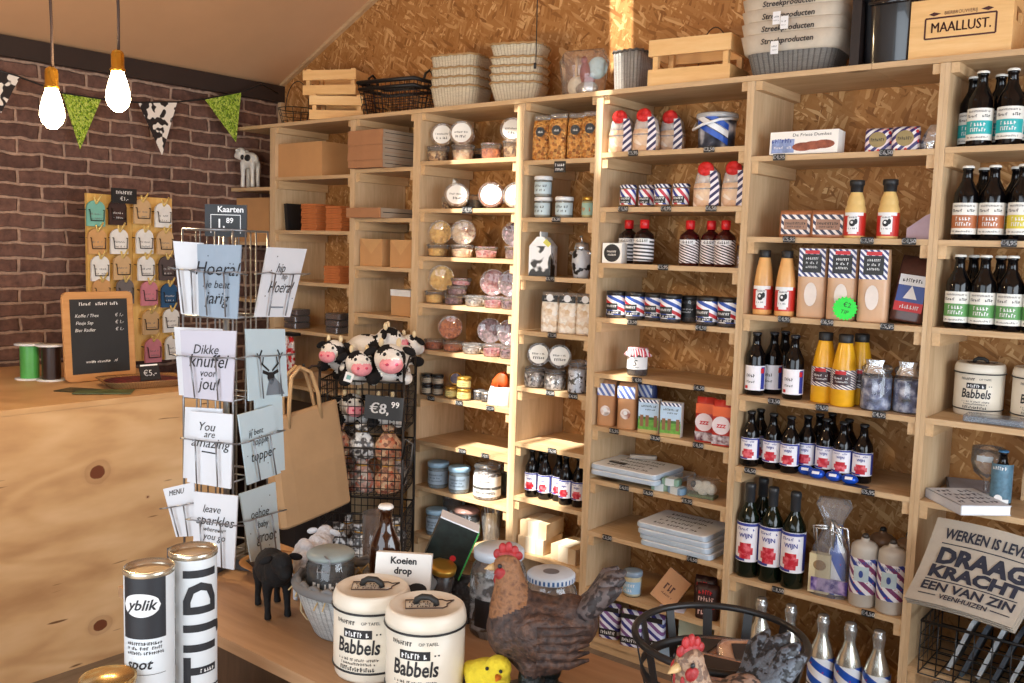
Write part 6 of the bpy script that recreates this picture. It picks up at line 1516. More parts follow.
for nm, s, px, n, place in (('beside the black tray', 'B2', 318, 11, 'second'), ('by the post', 'B2', 343, 10, 'second'), ('by the post', 'B3', 341, 7, 'third')):
    for i in range(n):
        loc = spot(s, px, .09, .0125 * i) + Vector((.003 * ((i * 7) % 3 - 1), 0, 0)); l = f"thin orange wooden tray {nm}, {ORD[i]} from below, {place} carton-column shelf"
        if k == 0: st.location = loc; st['label'] = l; st['group'] = 'thin orange wooden trays'
        else: dup(st, loc, .02 * ((i * 5) % 3 - 1), l)
        k += 1
CELL = mat('dark_wrapped_sweets', srgb(66, 34, 26), .3, var=.5, scale=60)
def small_pack(): 
    t = thing('wrapped_packet', '', 'packet'); m = MB(); m.rbox(0, 0, .016, .10, .10, .03, .012); m.build('packet_body', CELL, t); m = MB(); m.rbox(0, 0, .017, .104, .104, .033, .012); m.build('film', FILM, t); return t
sp0 = small_pack(); k = 0
for nm, px in (('under the postcard rack side', 297), ('beside the post', 339)):
    for i in range(3):
        loc = spot('B4', px, .07, .0345 * i); l = f"dark cellophane packet {['by the postcards', 'beside the post'][px > 320]}, {['lowest', 'middle', 'topmost'][i]} of three, fourth carton-column shelf"
        if k == 0: sp0.location = loc; sp0['label'] = l; sp0['group'] = 'dark cellophane packets'
        else: dup(sp0, loc, .1 * i - .1, l)
        k += 1
col_box('B5', 309, 329, 373, .09, .06, KRAFT2, 'small brown carton behind the paper bag handles')
LONG = mat('long_kraft_side', srgb(168, 120, 84), .75, var=.06)
gz = mat('grey_card_edge', srgb(160, 142, 122), .7)
def long_box(w, d, h):
    t = thing('flat_carton', '', 'box'); m = MB(); m.box(0, 0, h / 2, w, d, h); m.build('box_body', LONG, t); m = MB(); m.box(.001, 0, h * .55, w, d * .86, h * .08); m.build('side_slot', BLACK, t); m = MB(); m.box(.0006, .001, h / 2, w, d - .012, h * .97); m.build('side_panel', gz, t); return t
lb_ = long_box(.235, .27, .0345)
# front faces of these cartons stand a little proud of the shelf edge
for i in range(5):
    loc = Vector((-1.9215, .088 - .004 * (i % 2), Z('C1') + .0006 + .0348 * i)); l = f"flat brown carton, {['lowest', 'second from below', 'middle', 'fourth from below', 'topmost'][i]} of five on the top kraft-box-column shelf"
    if i == 0: lb_.location = loc; lb_['label'] = l; lb_['group'] = 'flat brown cartons'
    else: dup(lb_, loc, [0, .008, -.006, .006, 0][i], l)
dup(lb_, Vector((-1.9215, .080, Z('C2') + .0006)), 0, 'single flat brown carton jutting out on the second kraft-box-column shelf', scale=(1, 1, 1.35))
def kbox_art(m, sx, sy, sz):
    y = -sy / 2 - .0006; m.add([(-sx / 2, y, sz), (sx / 2, y, sz), (0, y, sz * .45)], [(0, 1, 2)], 0)
kb1 = col_box('C3', 360, 382, 239, .13, .03, KRAFT, 'kraft box with envelope flap, nearer the brick wall, third kraft-box-column shelf', art=kbox_art, mats=[mat('kraft_flap', srgb(206, 160, 108), .7)])
kb2 = col_box('C3', 390, 411, 240, .13, .03, KRAFT, 'kraft box with envelope flap against the post, third kraft-box-column shelf', art=kbox_art, mats=[MATS['kraft_flap']])
col_box('C4', 391, 410, 290, .12, .05, KRAFT, 'kraft box with white lid on the fourth kraft-box-column shelf', lid=.03, mats=[LIDWHITE])
col_box('A2', 231, 269, 198, .2, .05, KRAFT, 'brown carton under the corner cow figure shelf')
t = carton(.14, .16, .10, KRAFT2, 'carton', 'brown carton low in the corner beside the price sign', 'box'); t.location = (-2.80, .14, 1.2906)
# cow figure in the corner
COWS = mat('silver_cow', srgb(214, 212, 204), .45)
t = thing('cow_figure', 'pale cow figure with long legs on the corner shelf', 'figurine', Vector((on(245, .03, Z('A1')) + .02, .05, Z('A1') + .0006)), .2)
m = MB(); m.ball((0, 0, .15), (.055, .036, .045)); m.ball((-.055, -.015, .185), (.032, .026, .036)); m.ball((-.075, -.02, .175), (.02, .018, .018))
for a in (-.034, .034):
    for b in (-.02, .02): m.tube([(a, b, .14), (a, b, .07), (a * 1.05, b, .005)], [.017, .012, .013])
remeshed(m, .006, 4, [COWS], None, 'figure_body', t)
for s_ in (-1, 1):
    m = MB(); m.ball((-.045, -.015 + s_ * .034, .20), (.008, .018, .008)); m.build('ear', COWS, t)
m = MB(); m.ball((.01, -.033, .16), (.022, .006, .018)); m.ball((-.03, -.03, .165), (.012, .008, .014)); m.build('dark_patch', BLACK, t)
# ------------------------------------------------------------------ pendants, bunting, hanging cord
def at_pl(px, py, P0, n):
    w = ray(px, py); return CAM + w * ((Vector(P0) - CAM).dot(n) / w.dot(n))
BULBG = mat('glowing_bulb', (1, .9, .7), .2, emit=(1.0, .80, .46), estr=26.0)
BRASS = mat('brass', srgb(214, 160, 60), .25, .9)
CORDM = mat('brown_cord', srgb(70, 50, 40), .7)
def pendant(c, lbl):
    t = thing('pendant_lamp', lbl, 'lamp', c, 0, 'bare filament bulbs'); zt = roof_z(c.x) - c.z
    m = MB(); m.lathe([(0, -.066), (.012, -.064), (.026, -.050), (.0325, -.030), (.031, -.010), (.024, .018), (.017, .040), (.0145, .052)], 0, None, 24); m.build('bulb', BULBG, t)
    m = MB(); m.lathe([(.0185, .044), (.020, .046), (.020, .052), (.0175, .054), (.0175, .090), (.015, .098), (.006, .104), (0, .104)], 0, None, 20); m.build('socket', BRASS, t)
    m = MB(); n = 12; m.tube([(.004 * math.sin(k * 1.3), .003 * math.cos(k), .100 + (zt - .10) * k / n) for k in range(n + 1)], .0042, 0, None, 8); m.build('cord', CORDM, t)
    d = bpy.data.lights.new('bulb_light', 'POINT'); d.energy = 19; d.color = (1.0, .72, .40); d.shadow_soft_size = .05
    o = bpy.data.objects.new('bulb_light', d); COL.objects.link(o); o.location = c + Vector((0, 0, -.12))
    return t
pendant(CAM + ray(52, 105) * 2.6, 'glowing filament bulb in brass socket, the lower and larger looking of two')
pendant(CAM + ray(118, 88) * 2.6, 'glowing filament bulb in brass socket hanging above the cow-print pennant')
t = thing('pull_switch', 'thin black pull cord hanging in front of the nested wicker baskets', 'switch', at_y(535, 66, .06)); zt = roof_z(t.location.x) - t.location.z
m = MB(); m.tube([(.004, 0, .01), (0, 0, zt * .5), (-.003, 0, zt)], .0022, 0, None, 6); m.build('cord', BLACK, t); m = MB(); m.lathe([(0, -.012), (.006, -.010), (.006, .010), (.002, .014)], 0, None, 10); m.build('cord_end', BLACK, t)
GRASSM = pieces('grass_print', [srgb(76, 110, 20), srgb(150, 184, 40), srgb(196, 214, 96), srgb(110, 150, 30)], 120)
COWF = blotch('cow_print_cloth', [srgb(34, 26, 26), srgb(236, 230, 222)], 22, .7, .012, .49, detail=1.0)
bx = -2.955
bt0 = thing('bunting', 'string of grass-print and cow-print pennants across the brick wall', 'bunting', at_x(120, 100, bx)); org = bt0.location.copy()
P = [at_x(a, b, bx) - org for a, b in ((-30, 62), (17, 76), (62, 93), (101, 99), (138, 102.5), (177, 102), (205, 99), (241, 92), (262, 84))] + [Vector((-3.05, .31, 2.44)) - org]
m = MB(); m.tube([tuple(p) for p in P], .0045, 0, None, 6); m.build('string', BLACK, bt0)
for nm, q, mm in (('pennant', ((-16, 66), (20, 77), (1, 113)), COWF), ('pennant', ((62, 93), (101, 99), (80, 149)), GRASSM), ('pennant', ((138, 102), (177, 102), (162, 155)), COWF), ('pennant', ((205, 99.5), (241, 92), (236, 142)), GRASSM)):
    a, b, c = [at_x(*p, bx) - org for p in q]; m = MB(); vs = []
    for s_ in (.002, -.002): vs += [(p.x + s_, p.y, p.z) for p in (a, b, c)]
    m.add(vs, [(0, 1, 2), (5, 4, 3), (0, 3, 4, 1), (1, 4, 5, 2), (2, 5, 3, 0)], 0); m.build(nm, mm, bt0)

# ------------------------------------------------------------------ on the counter
CZ = 1.0006
def face_x(loc, name, lbl, cat, group=None): return thing(name, lbl, cat, loc, PI / 2, group)     # front turned to +x
t = face_x(Vector((-2.362, -1.107, CZ)), 'chalkboard', 'small wood-framed chalkboard with chalk price list on the counter', 'chalkboard')
T = rotx(-.07); bw, bh = .305, .372; FRM = wood('oak_frame', srgb(176, 124, 76), srgb(198, 146, 94), srgb(212, 164, 112), 'X', knots=False)
m = MB(); m.rbox(0, 0, 0, bw, bh, .016, .025, 0, T @ tr(0, 0, bh / 2 + .002) @ rotx(PI / 2)); m.build('frame', FRM, t)
m = MB(); m.box(0, -.0085, bh / 2 + .002, bw - .058, .003, bh - .062, 0, T); m.build('slate', SLATE, t)
m = MB(); y = -.0106; g = lambda st, s_, x, z, **k: m.text(st, s_, x, z, 0, y, T, shear=.25, **k)
scribble(m, 0, bh * .87, .17, .014, 0, y, seed=5, M=T)
g('Koffie / Thee', .019, -.055, bh * .735); g('Flesje Sap', .019, -.066, bh * .655); g('Bier Radler', .019, -.064, bh * .575)
for k in range(3): g('€ 1,-', .019, .085, bh * (.735 - .08 * k))
g('www.                 .nl', .017, 0, bh * .22); scribble(m, 0, bh * .22, .085, .011, 0, y, seed=11, M=T)
m.build('lettering', CHALK, t)
m = MB(); m.bar((0, .034, .27), (0, .13, .004), .05, .008); m.build('prop', FRM, t)
def spool(loc, mm, lbl, R=.037, H=.15):
    t = thing('ribbon_spool', lbl, 'ribbon spool', loc); m = MB()
    for z0 in (0, H - .006): m.lathe([(0, z0), (R * 1.55, z0), (R * 1.55, z0 + .006), (0, z0 + .006)], 0, None, 28)
    m.build('flange', LIDWHITE, t); m = MB(); m.lathe([(R, .006), (R, H - .006)], 0, None, 28); m.build('ribbon', mm, t)
p = at_z(30, 379, CZ); spool(p, mat('green_ribbon', srgb(84, 168, 84), .3), 'spool of shiny green ribbon on the counter by the brick wall')
p = at_z(55, 381, CZ); spool(Vector((p.x - .03, p.y, CZ)), mat('dark_brown_ribbon', srgb(48, 30, 24), .4), 'spool of dark brown ribbon half behind the chalkboard')
for k, (px, py, rz, c, l) in enumerate(((86, 391, .5, srgb(34, 44, 34), 'dark green leaflet lying on the counter before the chalkboard'), (104, 392, .9, srgb(70, 84, 56), 'green leaflet fanned over the dark one on the counter'))):
    t = thing('leaflet', l, 'leaflet', at_z(px, py, CZ + .003 * k), rz); m = MB(); m.box(0, 0, .0013, .21, .10, .0024); m.build('sheet', blotch('leaflet_print%d' % k, [c, tuple(x * 2.2 for x in c)], 18, .4, .2), t)
t = thing('serving_tray', 'shallow woven tray with dark red sweets beside the chalkboard', 'tray', at_z(143, 385.5, CZ), 1.35)
WICKB = weave('brown_wicker', srgb(110, 72, 40), srgb(186, 140, 90), 50, 6)
m = MB(); m.loft([(0, .26, .17), (.006, .27, .18), (.03, .33, .235), (.034, .34, .24), (.030, .32, .225), (.010, .265, .17)], 0, None, 36, 5); m.build('woven_body', WICKB, t)
m = MB(); m.loft([(.010, .262, .168), (.024, .29, .20), (.030, .24, .16)], 0, None, 24, 4); m.build('sweets', pieces('dark_red_sweets', [srgb(70, 18, 26), srgb(120, 40, 46), srgb(48, 14, 18)], 40), t)
t = face_x(at_z(151, 381, CZ + .03) + Vector((.0, .0, .004)), 'price_sign', 'small black chalk sign standing in the woven tray', 'sign'); m = MB(); m.box(0, 0, .034, .085, .004, .068, 0, rotx(-.3)); m.build('board', BLACK, t)
m = MB(); m.patch(.075, .006, 0, .061, 0, -.0028, rotx(-.3)); m.text('€5,-', .034, 0, .028, 0, -.0028, rotx(-.3), bold=.01); m.build('lettering', CHALK, t)
# gift tag board
YW = wood('lamp_yellow_pine', srgb(206, 156, 78), srgb(226, 182, 104), srgb(238, 204, 134), 'Z', knots=False)  # pine with the yellow of lamp light put into its colour
tx = -2.86
tb_ = thing('tag_display', 'hinged pine board coloured lamp-yellow with wire hooks full of gift tags', 'display board', Vector((tx, -.72, CZ)))
PN = [(-.925, -.69, .03, 0.0), (-.688, -.49, 0.0, .02)]
for y0, y1, xa, xb in PN:
    m = MB(); n = 2; m.add([(xa, y0 + .72, 0), (xb, y1 + .72, 0), (xb, y1 + .72, .80), (xa, y0 + .72, .80), (xa - .02, y0 + .72, 0), (xb - .02, y1 + .72, 0), (xb - .02, y1 + .72, .80), (xa - .02, y0 + .72, .80)], [(0, 1, 2, 3), (7, 6, 5, 4), (0, 4, 5, 1), (1, 5, 6, 2), (2, 6, 7, 3), (3, 7, 4, 0)], 0); m.build('panel', YW, tb_)
tagc = {'teal': srgb(120, 184, 170), 'dark brown': srgb(58, 36, 32), 'white': srgb(232, 232, 230), 'tan': srgb(206, 172, 128), 'orange-brown': srgb(206, 158, 104), 'grey': srgb(110, 104, 104), 'pink': srgb(206, 130, 146), 'navy blue': srgb(40, 84, 126), 'charcoal': srgb(84, 72, 72)}
TW = mat('straw_string', srgb(226, 196, 120), .7)
tg_n = {}
def gift_tag(px, py, c, extra):
    p = at_x(px, py, tx + .05); k = c
    t = thing('gift_tag', f'{c} {extra}', 'gift tag', p, PI / 2, 'gift tags on the hinged board')
    w_, h_ = .086, .122; po = [(-w_ / 2, -h_ / 2), (w_ / 2, -h_ / 2), (w_ / 2, h_ * .18)] + [(w_ / 2 * math.cos(a), h_ * .18 + h_ * .30 * math.sin(a)) for a in [PI * q / 8 for q in range(1, 8)]] + [(-w_ / 2, h_ * .18)]
    m = MB(); m.prism(po, .012); m.build('card', mat('tag_' + k.replace(' ', '_'), tagc[c], .6), t)
    m = MB(); ink = 1 if c in ('dark brown', 'navy blue', 'grey', 'charcoal') else 0
    for q in range(2): scribble(m, 0, -.004 - .022 * q, .050, .009, ink, -.0068, seed=int(px) + q)
    m.build('print', [mat('grey_ink', srgb(120, 120, 124), .6), WHITE], t)
    m = MB(); m.tube([(0, -.007, .042), (.012, -.012, .062), (.026, -.010, .086)], .0045, 0, None, 5); m.tube([(0, -.007, .042), (-.010, -.012, .074)], .0045, 0, None, 5); m.build('string', TW, t)
    o = Vector((p.x - tx, p.y + .72, p.z - CZ))
    hook = MB()
    for a in (-1, 1): hook.tube([(-.055, o.y + a * .034, o.z + .016), (.066, o.y + a * .034, o.z + .014), (.068, o.y + a * .030, o.z - .035)], .0022, 0, None, 5)
    hook.tube([(.068, o.y - .031, o.z - .035), (.068, o.y + .031, o.z - .035)], .0022, 0, None, 5); hook.build('wire_hook', WIRE, tb_)
for px, py, c, e in ((95.5, 213, 'teal', 'gift tag at the top corner of the hinged board'), (97, 241, 'orange-brown', 'gift tag with a dark dot under the teal tag'), (100, 268, 'white', 'gift tag with small motifs, third down below the teal tag'), (101.5, 291, 'orange-brown', 'gift tag just above the chalkboard corner, below a white tag'),
        (117.5, 212, 'dark brown', 'gift tag below the black sign of the hinged board'), (119, 241, 'white', 'gift tag with dark dot below the dark brown tag'), (122, 267, 'tan', 'gift tag with dark patch, third down below the dark brown tag'), (125, 291, 'grey', 'gift tag just above the chalkboard near the hinge'),
        (142, 211, 'tan', 'gift tag beside the top white tag'), (144.5, 241, 'white', 'gift tag with a line motif, second down below a tan tag'), (146, 268, 'white', 'gift tag with round black badge'), (149, 293, 'pink', 'gift tag with white print, upper of the pink ones'), (150.5, 322, 'tan', 'dotted gift tag between the two pink tags'), (153, 350, 'pink', 'gift tag above the woven tray'),
        (163, 215, 'white', 'gift tag at the top corner next to the postcards'), (165, 242, 'tan', 'gift tag with white oval half behind the postcards'), (167, 268, 'charcoal', 'gift tag beside the black badge tag'), (169, 295, 'navy blue', 'gift tag with white print near the postcards'), (171, 320, 'white', 'gift tag below the navy blue tag'), (173, 347, 'white', 'gift tag next to the lower pink tag')):
    gift_tag(px, py, c, e)
p = at_x(124, 196, tx + .075); t = thing('price_sign', 'black chalk sign clipped over the top of the hinged tag board', 'sign', p, PI / 2); m = MB(); m.box(0, 0, 0, .125, .005, .07); m.build('board', BLACK, t)
m = MB(); scribble(m, 0, .016, .08, .016, 0, -.003, seed=3); m.text('€1,-', .024, 0, -.014, 0, -.003); m.build('lettering', CHALK, t); m = MB(); m.box(0, .035, .0, .03, .07, .006); m.build('clip', BLACK, t)

# ------------------------------------------------------------------ postcard spinner
RC = Vector((-.575, -1.70, TZ + .0006)); RA = math.radians(20)
NF = Vector((math.sin(RA), -math.cos(RA), 0)); NR = Vector((math.cos(RA), math.sin(RA), 0))   # the two faces seen
rk = thing('postcard_rack', 'grey wire postcard spinner standing on the display table', 'card rack', RC, RA)
m = MB(); m.tube([(0, 0, .03), (0, 0, .84)], .008, 0, None, 10); m.build('pole', STEEL, rk)
for a in (0, PI / 2):
    m = MB(); m.box(0, 0, .014 + (.0 if a == 0 else .0), .34 if a == 0 else .33, .036, .026, 0, rotz(a)); m.build('foot', mat('grey_steel', srgb(96, 98, 102), .4, .5), rk)
fr = MB(); hw = .072
for a in (-1, 1):
    for b in (-1, 1): fr.tube([(a * hw, b * hw, .05), (a * hw, b * hw, .85)], .0028, 0, None, 6)
    for c in (-.3, .3):
        fr.tube([(c * hw, a * hw, .05), (c * hw, a * hw, .85)], .0022, 0, None, 5); fr.tube([(a * hw, c * hw, .05), (a * hw, c * hw, .85)], .0022, 0, None, 5)
for z in (.05, .24, .44, .64, .85):
    fr.tube([(hw, hw, z), (-hw, hw, z), (-hw, -hw, z), (hw, -hw, z)], .003, 0, None, 6, True); fr.tube([(0, 0, z), (hw, 0, z)], .002, 0, None, 5); fr.tube([(0, 0, z), (-hw, 0, z)], .002, 0, None, 5)
fr.build('wire_frame', STEEL, rk)
CARDW = mat('white_card_stock', srgb(226, 230, 236), .5, var=.02); CARDB = mat('grey_blue_card', srgb(150, 166, 182), .5, var=.06); CARDL = mat('lilac_card', srgb(204, 202, 214), .5, var=.02); CARDC = mat('pale_blue_card', srgb(200, 220, 228), .5, var=.03)
def postcard(face, q, body, lbl, texts=(), off=.004, deco=None, pocket=True):
    n = NF if face == 'F' else NR; P0 = RC + n * (hw + .012 + off)
    c4 = [at_pl(a, b, P0, n) for a, b in q]                      # TL TR BR BL
    ctr = (c4[0] + c4[1] + c4[2] + c4[3]) / 4
    t = thing('postcard', lbl, 'postcard', ctr, 0, 'postcards in the wire spinner')
    m = MB(); m.add([tuple(p - ctr) for p in c4] + [tuple(p - ctr - n * .004) for p in c4], [(3, 2, 1, 0), (4, 5, 6, 7), (0, 1, 5, 4), (1, 2, 6, 5), (2, 3, 7, 6), (3, 0, 4, 7)], 0); m.build('card', body, t)
    def pt(u, v): a = c4[3].lerp(c4[2], u); b = c4[0].lerp(c4[1], u); return a.lerp(b, v) - ctr + n * .0012
    if texts or deco:
        m = MB(); W_ = (c4[1] - c4[0]).length; H_ = (c4[0] - c4[3]).length
        for st, u, v, s_ in texts:
            vv, ff = text_geo(st, s_, .28, .0); m.add([tuple(pt(u + p[0] / W_, v + p[1] / H_)) for p in vv], ff, 0)
        if deco: deco(m, pt)
        m.build('print', [INK, mat('grey_print', srgb(120, 130, 140), .6)], t)
    if pocket:
        pk = MB(); RI = rotz(-RA); L = lambda p: tuple(RI @ (p - RC))
        for u in (.22, .70): pk.tube([L(pt(u, .62) + ctr + n * .010), L(pt(u + .06, .02) + ctr + n * .008)], .0020, 0, None, 5)
        pk.tube([L(pt(-.14, .60) + ctr - n * .01), L(pt(-.05, .64) + ctr + n * .022), L(pt(.22, .62) + ctr + n * .010)], .0020, 0, None, 5)
        pk.tube([L(pt(.70, .62) + ctr + n * .010), L(pt(1.04, .64) + ctr + n * .022), L(pt(1.14, .60) + ctr - n * .01)], .0020, 0, None, 5)
        pk.tube([L(pt(.22, .62) + ctr + n * .010), L(pt(.70, .62) + ctr + n * .010)], .0016, 0, None, 5); pk.build('card_pocket', STEEL, rk)
    return t
def dots(seed, n=9):
    def f(m, pt):
        r = random.Random(seed)
        for _ in range(n):
            u, v = r.uniform(.08, .92), r.uniform(.1, .9); m.add([tuple(pt(u + .012 * math.cos(a), v + .010 * math.sin(a))) for a in [2 * PI * k / 8 for k in range(8)]], [tuple(range(8))], 0)
    return f
def strip(m, pt, P, w, mi=0):
    for (a, b), (c, d) in zip(P[:-1], P[1:]):
        dx, dy = c - a, d - b; L = math.hypot(dx, dy) or 1; ox, oy = -dy / L * w / 2, dx / L * w / 2
        m.add([tuple(pt(a + ox, b + oy)), tuple(pt(c + ox, d + oy)), tuple(pt(c - ox, d - oy)), tuple(pt(a - ox, b - oy))], [(0, 1, 2, 3)], mi)
def deer(m, pt):
    for s_ in (-1, 1):
        x = lambda a: .56 + s_ * a
        strip(m, pt, [(x(.04), .40), (x(.14), .46), (x(.24), .52), (x(.26), .62), (x(.20), .70)], .030); strip(m, pt, [(x(.20), .49), (x(.17), .60)], .024); strip(m, pt, [(x(.25), .56), (x(.33), .66)], .022)
        strip(m, pt, [(x(.07), .36), (x(.20), .395)], .05)
    for P in ([(.48, .38), (.64, .38), (.66, .30), (.60, .20), (.54, .20), (.47, .30)], [(.42, .05), (.90, .04), (.80, .20), (.66, .30), (.52, .28)]):
        m.add([tuple(pt(*p)) for p in P], [tuple(range(len(P)))], 1 if P[0][1] < .1 else 0)
postcard('F', [(197, 244), (241, 245), (237, 319), (199, 316)], CARDB, 'grey-blue birthday postcard reading Hoera je bent jarig', [('Hoera!', .46, .66, .046), ('je bent', .48, .45, .026), ('jarig', .46, .26, .042)], .012, dots(4))
postcard('F', [(173, 241), (203, 243), (200, 315), (181, 314)], CARDW, 'plain white postcard edge beside the birthday card, top tier', (), .0, None)
postcard('R', [(268, 247), (307, 249), (290, 317), (255, 317)], CARDW, 'white postcard reading hip hip Hoera tilted outward, top tier', [('hip', .42, .70, .034), ('hip', .56, .58, .022), ('Hoera!', .52, .42, .042)], .010, lambda m, pt: (dots(8, 5)(m, pt), strip(m, pt, [(.35, .14), (.72, .14)], .02, 1)))
postcard('F', [(174, 327), (222, 329), (218, 398), (179, 395)], CARDW, 'white postcard tucked behind the lilac knuffel card', (), -.002, None, False)
postcard('F', [(180, 330), (236, 331), (232, 402), (184, 397)], CARDL, 'lilac postcard reading Dikke knuffel voor jou', [('Dikke', .46, .72, .032), ('knuffel', .50, .55, .044), ('voor', .50, .38, .026), ('jou!', .52, .22, .042)], .012)
postcard('R', [(246, 329), (285, 329), (288, 396), (249, 401)], CARDC, 'pale blue postcard with a stag head drawing', (), .010, deer)
postcard('F', [(185, 407), (222, 409), (219, 480), (183, 478)], CARDW, 'white postcard tucked behind the amazing card', (), -.002, None, False)
postcard('F', [(190, 411), (232.5, 414.5), (230.5, 489), (187, 482)], CARDW, 'white postcard reading you are amazing', [('You', .40, .80, .030), ('are', .48, .70, .024), ('amazing', .50, .58, .034)], .012, lambda m, pt: strip(m, pt, [(.32, .46), (.66, .45)], .018))
postcard('R', [(255, 398), (282, 396), (285, 470), (258, 474)], CARDC, 'pale card tucked behind the topper card', (), -.002, None, False)
postcard('R', [(238.5, 415), (273, 405), (281, 473), (248, 485)], CARDC, 'pale blue postcard reading toppie topper', [('jij bent', .40, .70, .022), ('toppie', .50, .56, .026), ('topper', .52, .36, .038)], .010, dots(12, 6))
postcard('F', [(163, 489), (194, 482), (195, 536), (176, 537)], CARDW, 'white postcard sticking out sideways on the lowest tier', [('MENU', .40, .88, .018)], -.002, None)
postcard('F', [(194, 491.5), (237.5, 496), (234, 570), (193, 562)], CARDW, 'white postcard reading leave sparkles wherever you go', [('leave', .42, .78, .026), ('sparkles', .50, .62, .034), ('wherever', .48, .50, .016), ('you go', .50, .40, .024)], .012, dots(21, 5))
postcard('R', [(240, 494), (275.5, 482), (281, 556), (251.5, 562)], CARDC, 'blue-grey postcard reading groot on the lowest tier', [('oehoe', .44, .66, .032), ('baby', .50, .50, .026), ('groot', .56, .32, .042)], .010, dots(17, 8))
p = at_pl(232, 221, RC, (RX * -1 + FX * 0 + Vector((0, 0, 0))).cross(Vector((0, 0, 1))).normalized()); t = thing('price_sign', 'black chalk sign reading Kaarten above the postcards', 'sign', Vector((RC.x + .015, RC.y - .01, p.z)), RA + .35)
m = MB(); m.box(0, 0, 0, .102, .004, .078); m.build('board', SLATE, t); m = MB(); m.text('Kaarten', .020, .012, .027, 0, -.003, bold=.02); m.text('1.', .030, -.012, -.008, 0, -.003, bold=.02); m.text('89', .018, .010, .0, 0, -.003, bold=.02)
for sx, sz, a, b in ((.072, .0016, 0, .014), (.0016, .045, -.036, -.008), (.0016, .045, .036, -.008)): m.patch(sx, sz, a, b, 0, -.003)
m.build('lettering', CHALK, t); m = MB(); m.tube([(-.03, .004, -.06), (-.03, .004, .0)], .002, 0, None, 5); m.tube([(.03, .004, -.06), (.03, .004, .0)], .002, 0, None, 5); m.build('sign_holder', STEEL, t)

# ------------------------------------------------------------------ paper bag, plush-cow tower
TWX, TWY, TWR = -1.625, -.27, .6
tw = thing('wire_tower', 'tall wire stand of three baskets holding plush cows and bagged sweets', 'display stand', Vector((TWX, TWY, 0)), TWR)
TN = Vector((math.sin(TWR), -math.cos(TWR), 0))
def TWP(x, y, z): return rotz(TWR) @ Vector((x, y, z)) + Vector((TWX, TWY, 0))
DW = mat('dark_wire', srgb(48, 44, 42), .45, .4)
for a in (-1, 1):
    for b in (-1, 1):
        m = MB(); m.tube([(a * .183, b * .135, .001), (a * .183, b * .135, 1.10)], .006, 0, None, 8); m.build('post', DW, tw)
def rect_basket(z0, z1, w=.35, d=.255):
    m = MB(); r = .0022
    for k in range(7): z = z0 + (z1 - z0) * k / 6; q = 1 + .04 * k / 6; m.tube([(-w / 2 * q, -d / 2 * q, z), (w / 2 * q, -d / 2 * q, z), (w / 2 * q, d / 2 * q, z), (-w / 2 * q, d / 2 * q, z)], r * (2 if k == 6 else 1), 0, None, 5, True)
    for k in range(13): x = -w / 2 + w * k / 12; m.tube([(x * 1.04, -d / 2 * 1.04, z1), (x, -d / 2, z0), (x, d / 2, z0), (x * 1.04, d / 2 * 1.04, z1)], r, 0, None, 4)
    for k in range(1, 9): y = -d / 2 + d * k / 9; m.tube([(-w / 2 * 1.04, y * 1.04, z1), (-w / 2, y, z0), (w / 2, y, z0), (w / 2 * 1.04, y * 1.04, z1)], r, 0, None, 4)
    m.build('basket', DW, tw)
rect_basket(.80, 1.02); rect_basket(.52, .73); rect_basket(.22, .44)
m = MB(); m.tube([(.186, -.135, .58), (.225, -.16, .68), (.235, -.18, .77), (.205, -.19, .79), (.19, -.175, .70)], .005, 0, None, 8); m.build('side_loop', DW, tw); m = MB(); m.tube([(.186, .1, 1.03), (.205, .0, 1.12), (.20, -.10, 1.13), (.186, -.135, 1.06)], .004, 0, None, 8); m.build('side_loop', DW, tw)
m = MB(); m.tube([(-.183, -.135, 1.08), (-.19, -.23, 1.09), (-.194, -.30, 1.08), (-.194, -.32, 1.085), (-.194, -.328, 1.11)], .005, 0, None, 8); m.build('display_hook', DW, tw)
PBAG = mat('plain_brown_paper', srgb(176, 142, 104), .75, var=.05)
t = thing('paper_bag', 'large plain brown paper bag with twisted handles hanging behind the postcards', 'bag', Vector((-1.6, -.63, .70)), PI / 2 + .03)
m = MB(); T = roty(-.13)
m.loft([(-.225, .36, .10), (-.215, .372, .115), (0, .37, .09), (.215, .365, .03), (.225, .365, .012)], 0, T, 24, 7.0, False); m.build('bag_body', PBAG, t)
for a, y in ((0, -.014), (.0, .012)):
    m = MB(); m.tube([(T @ Vector((-.085, y, .17))), (T @ Vector((-.075, y * 1.6, .28))), (T @ Vector((-.05, y * 1.4, .375))), (T @ Vector((0.0, y, .405))), (T @ Vector((.05, y * 1.4, .375))), (T @ Vector((.075, y * 1.6, .28))), (T @ Vector((.085, y, .17)))], .0085, 0, None, 8); m.build('handle', mat('twisted_paper', srgb(186, 152, 110), .7), t)
FURW = mat('white_plush', srgb(236, 234, 230), .95, var=.05, bump=.5, scale=160); FURB = mat('black_plush', (.014, .013, .014), .95, bump=.5, scale=160, spec=.2); FURP = mat('pink_plush', srgb(232, 150, 160), .95, bump=.3, scale=160)
HORN = mat('cream_plush', srgb(226, 206, 166), .9)
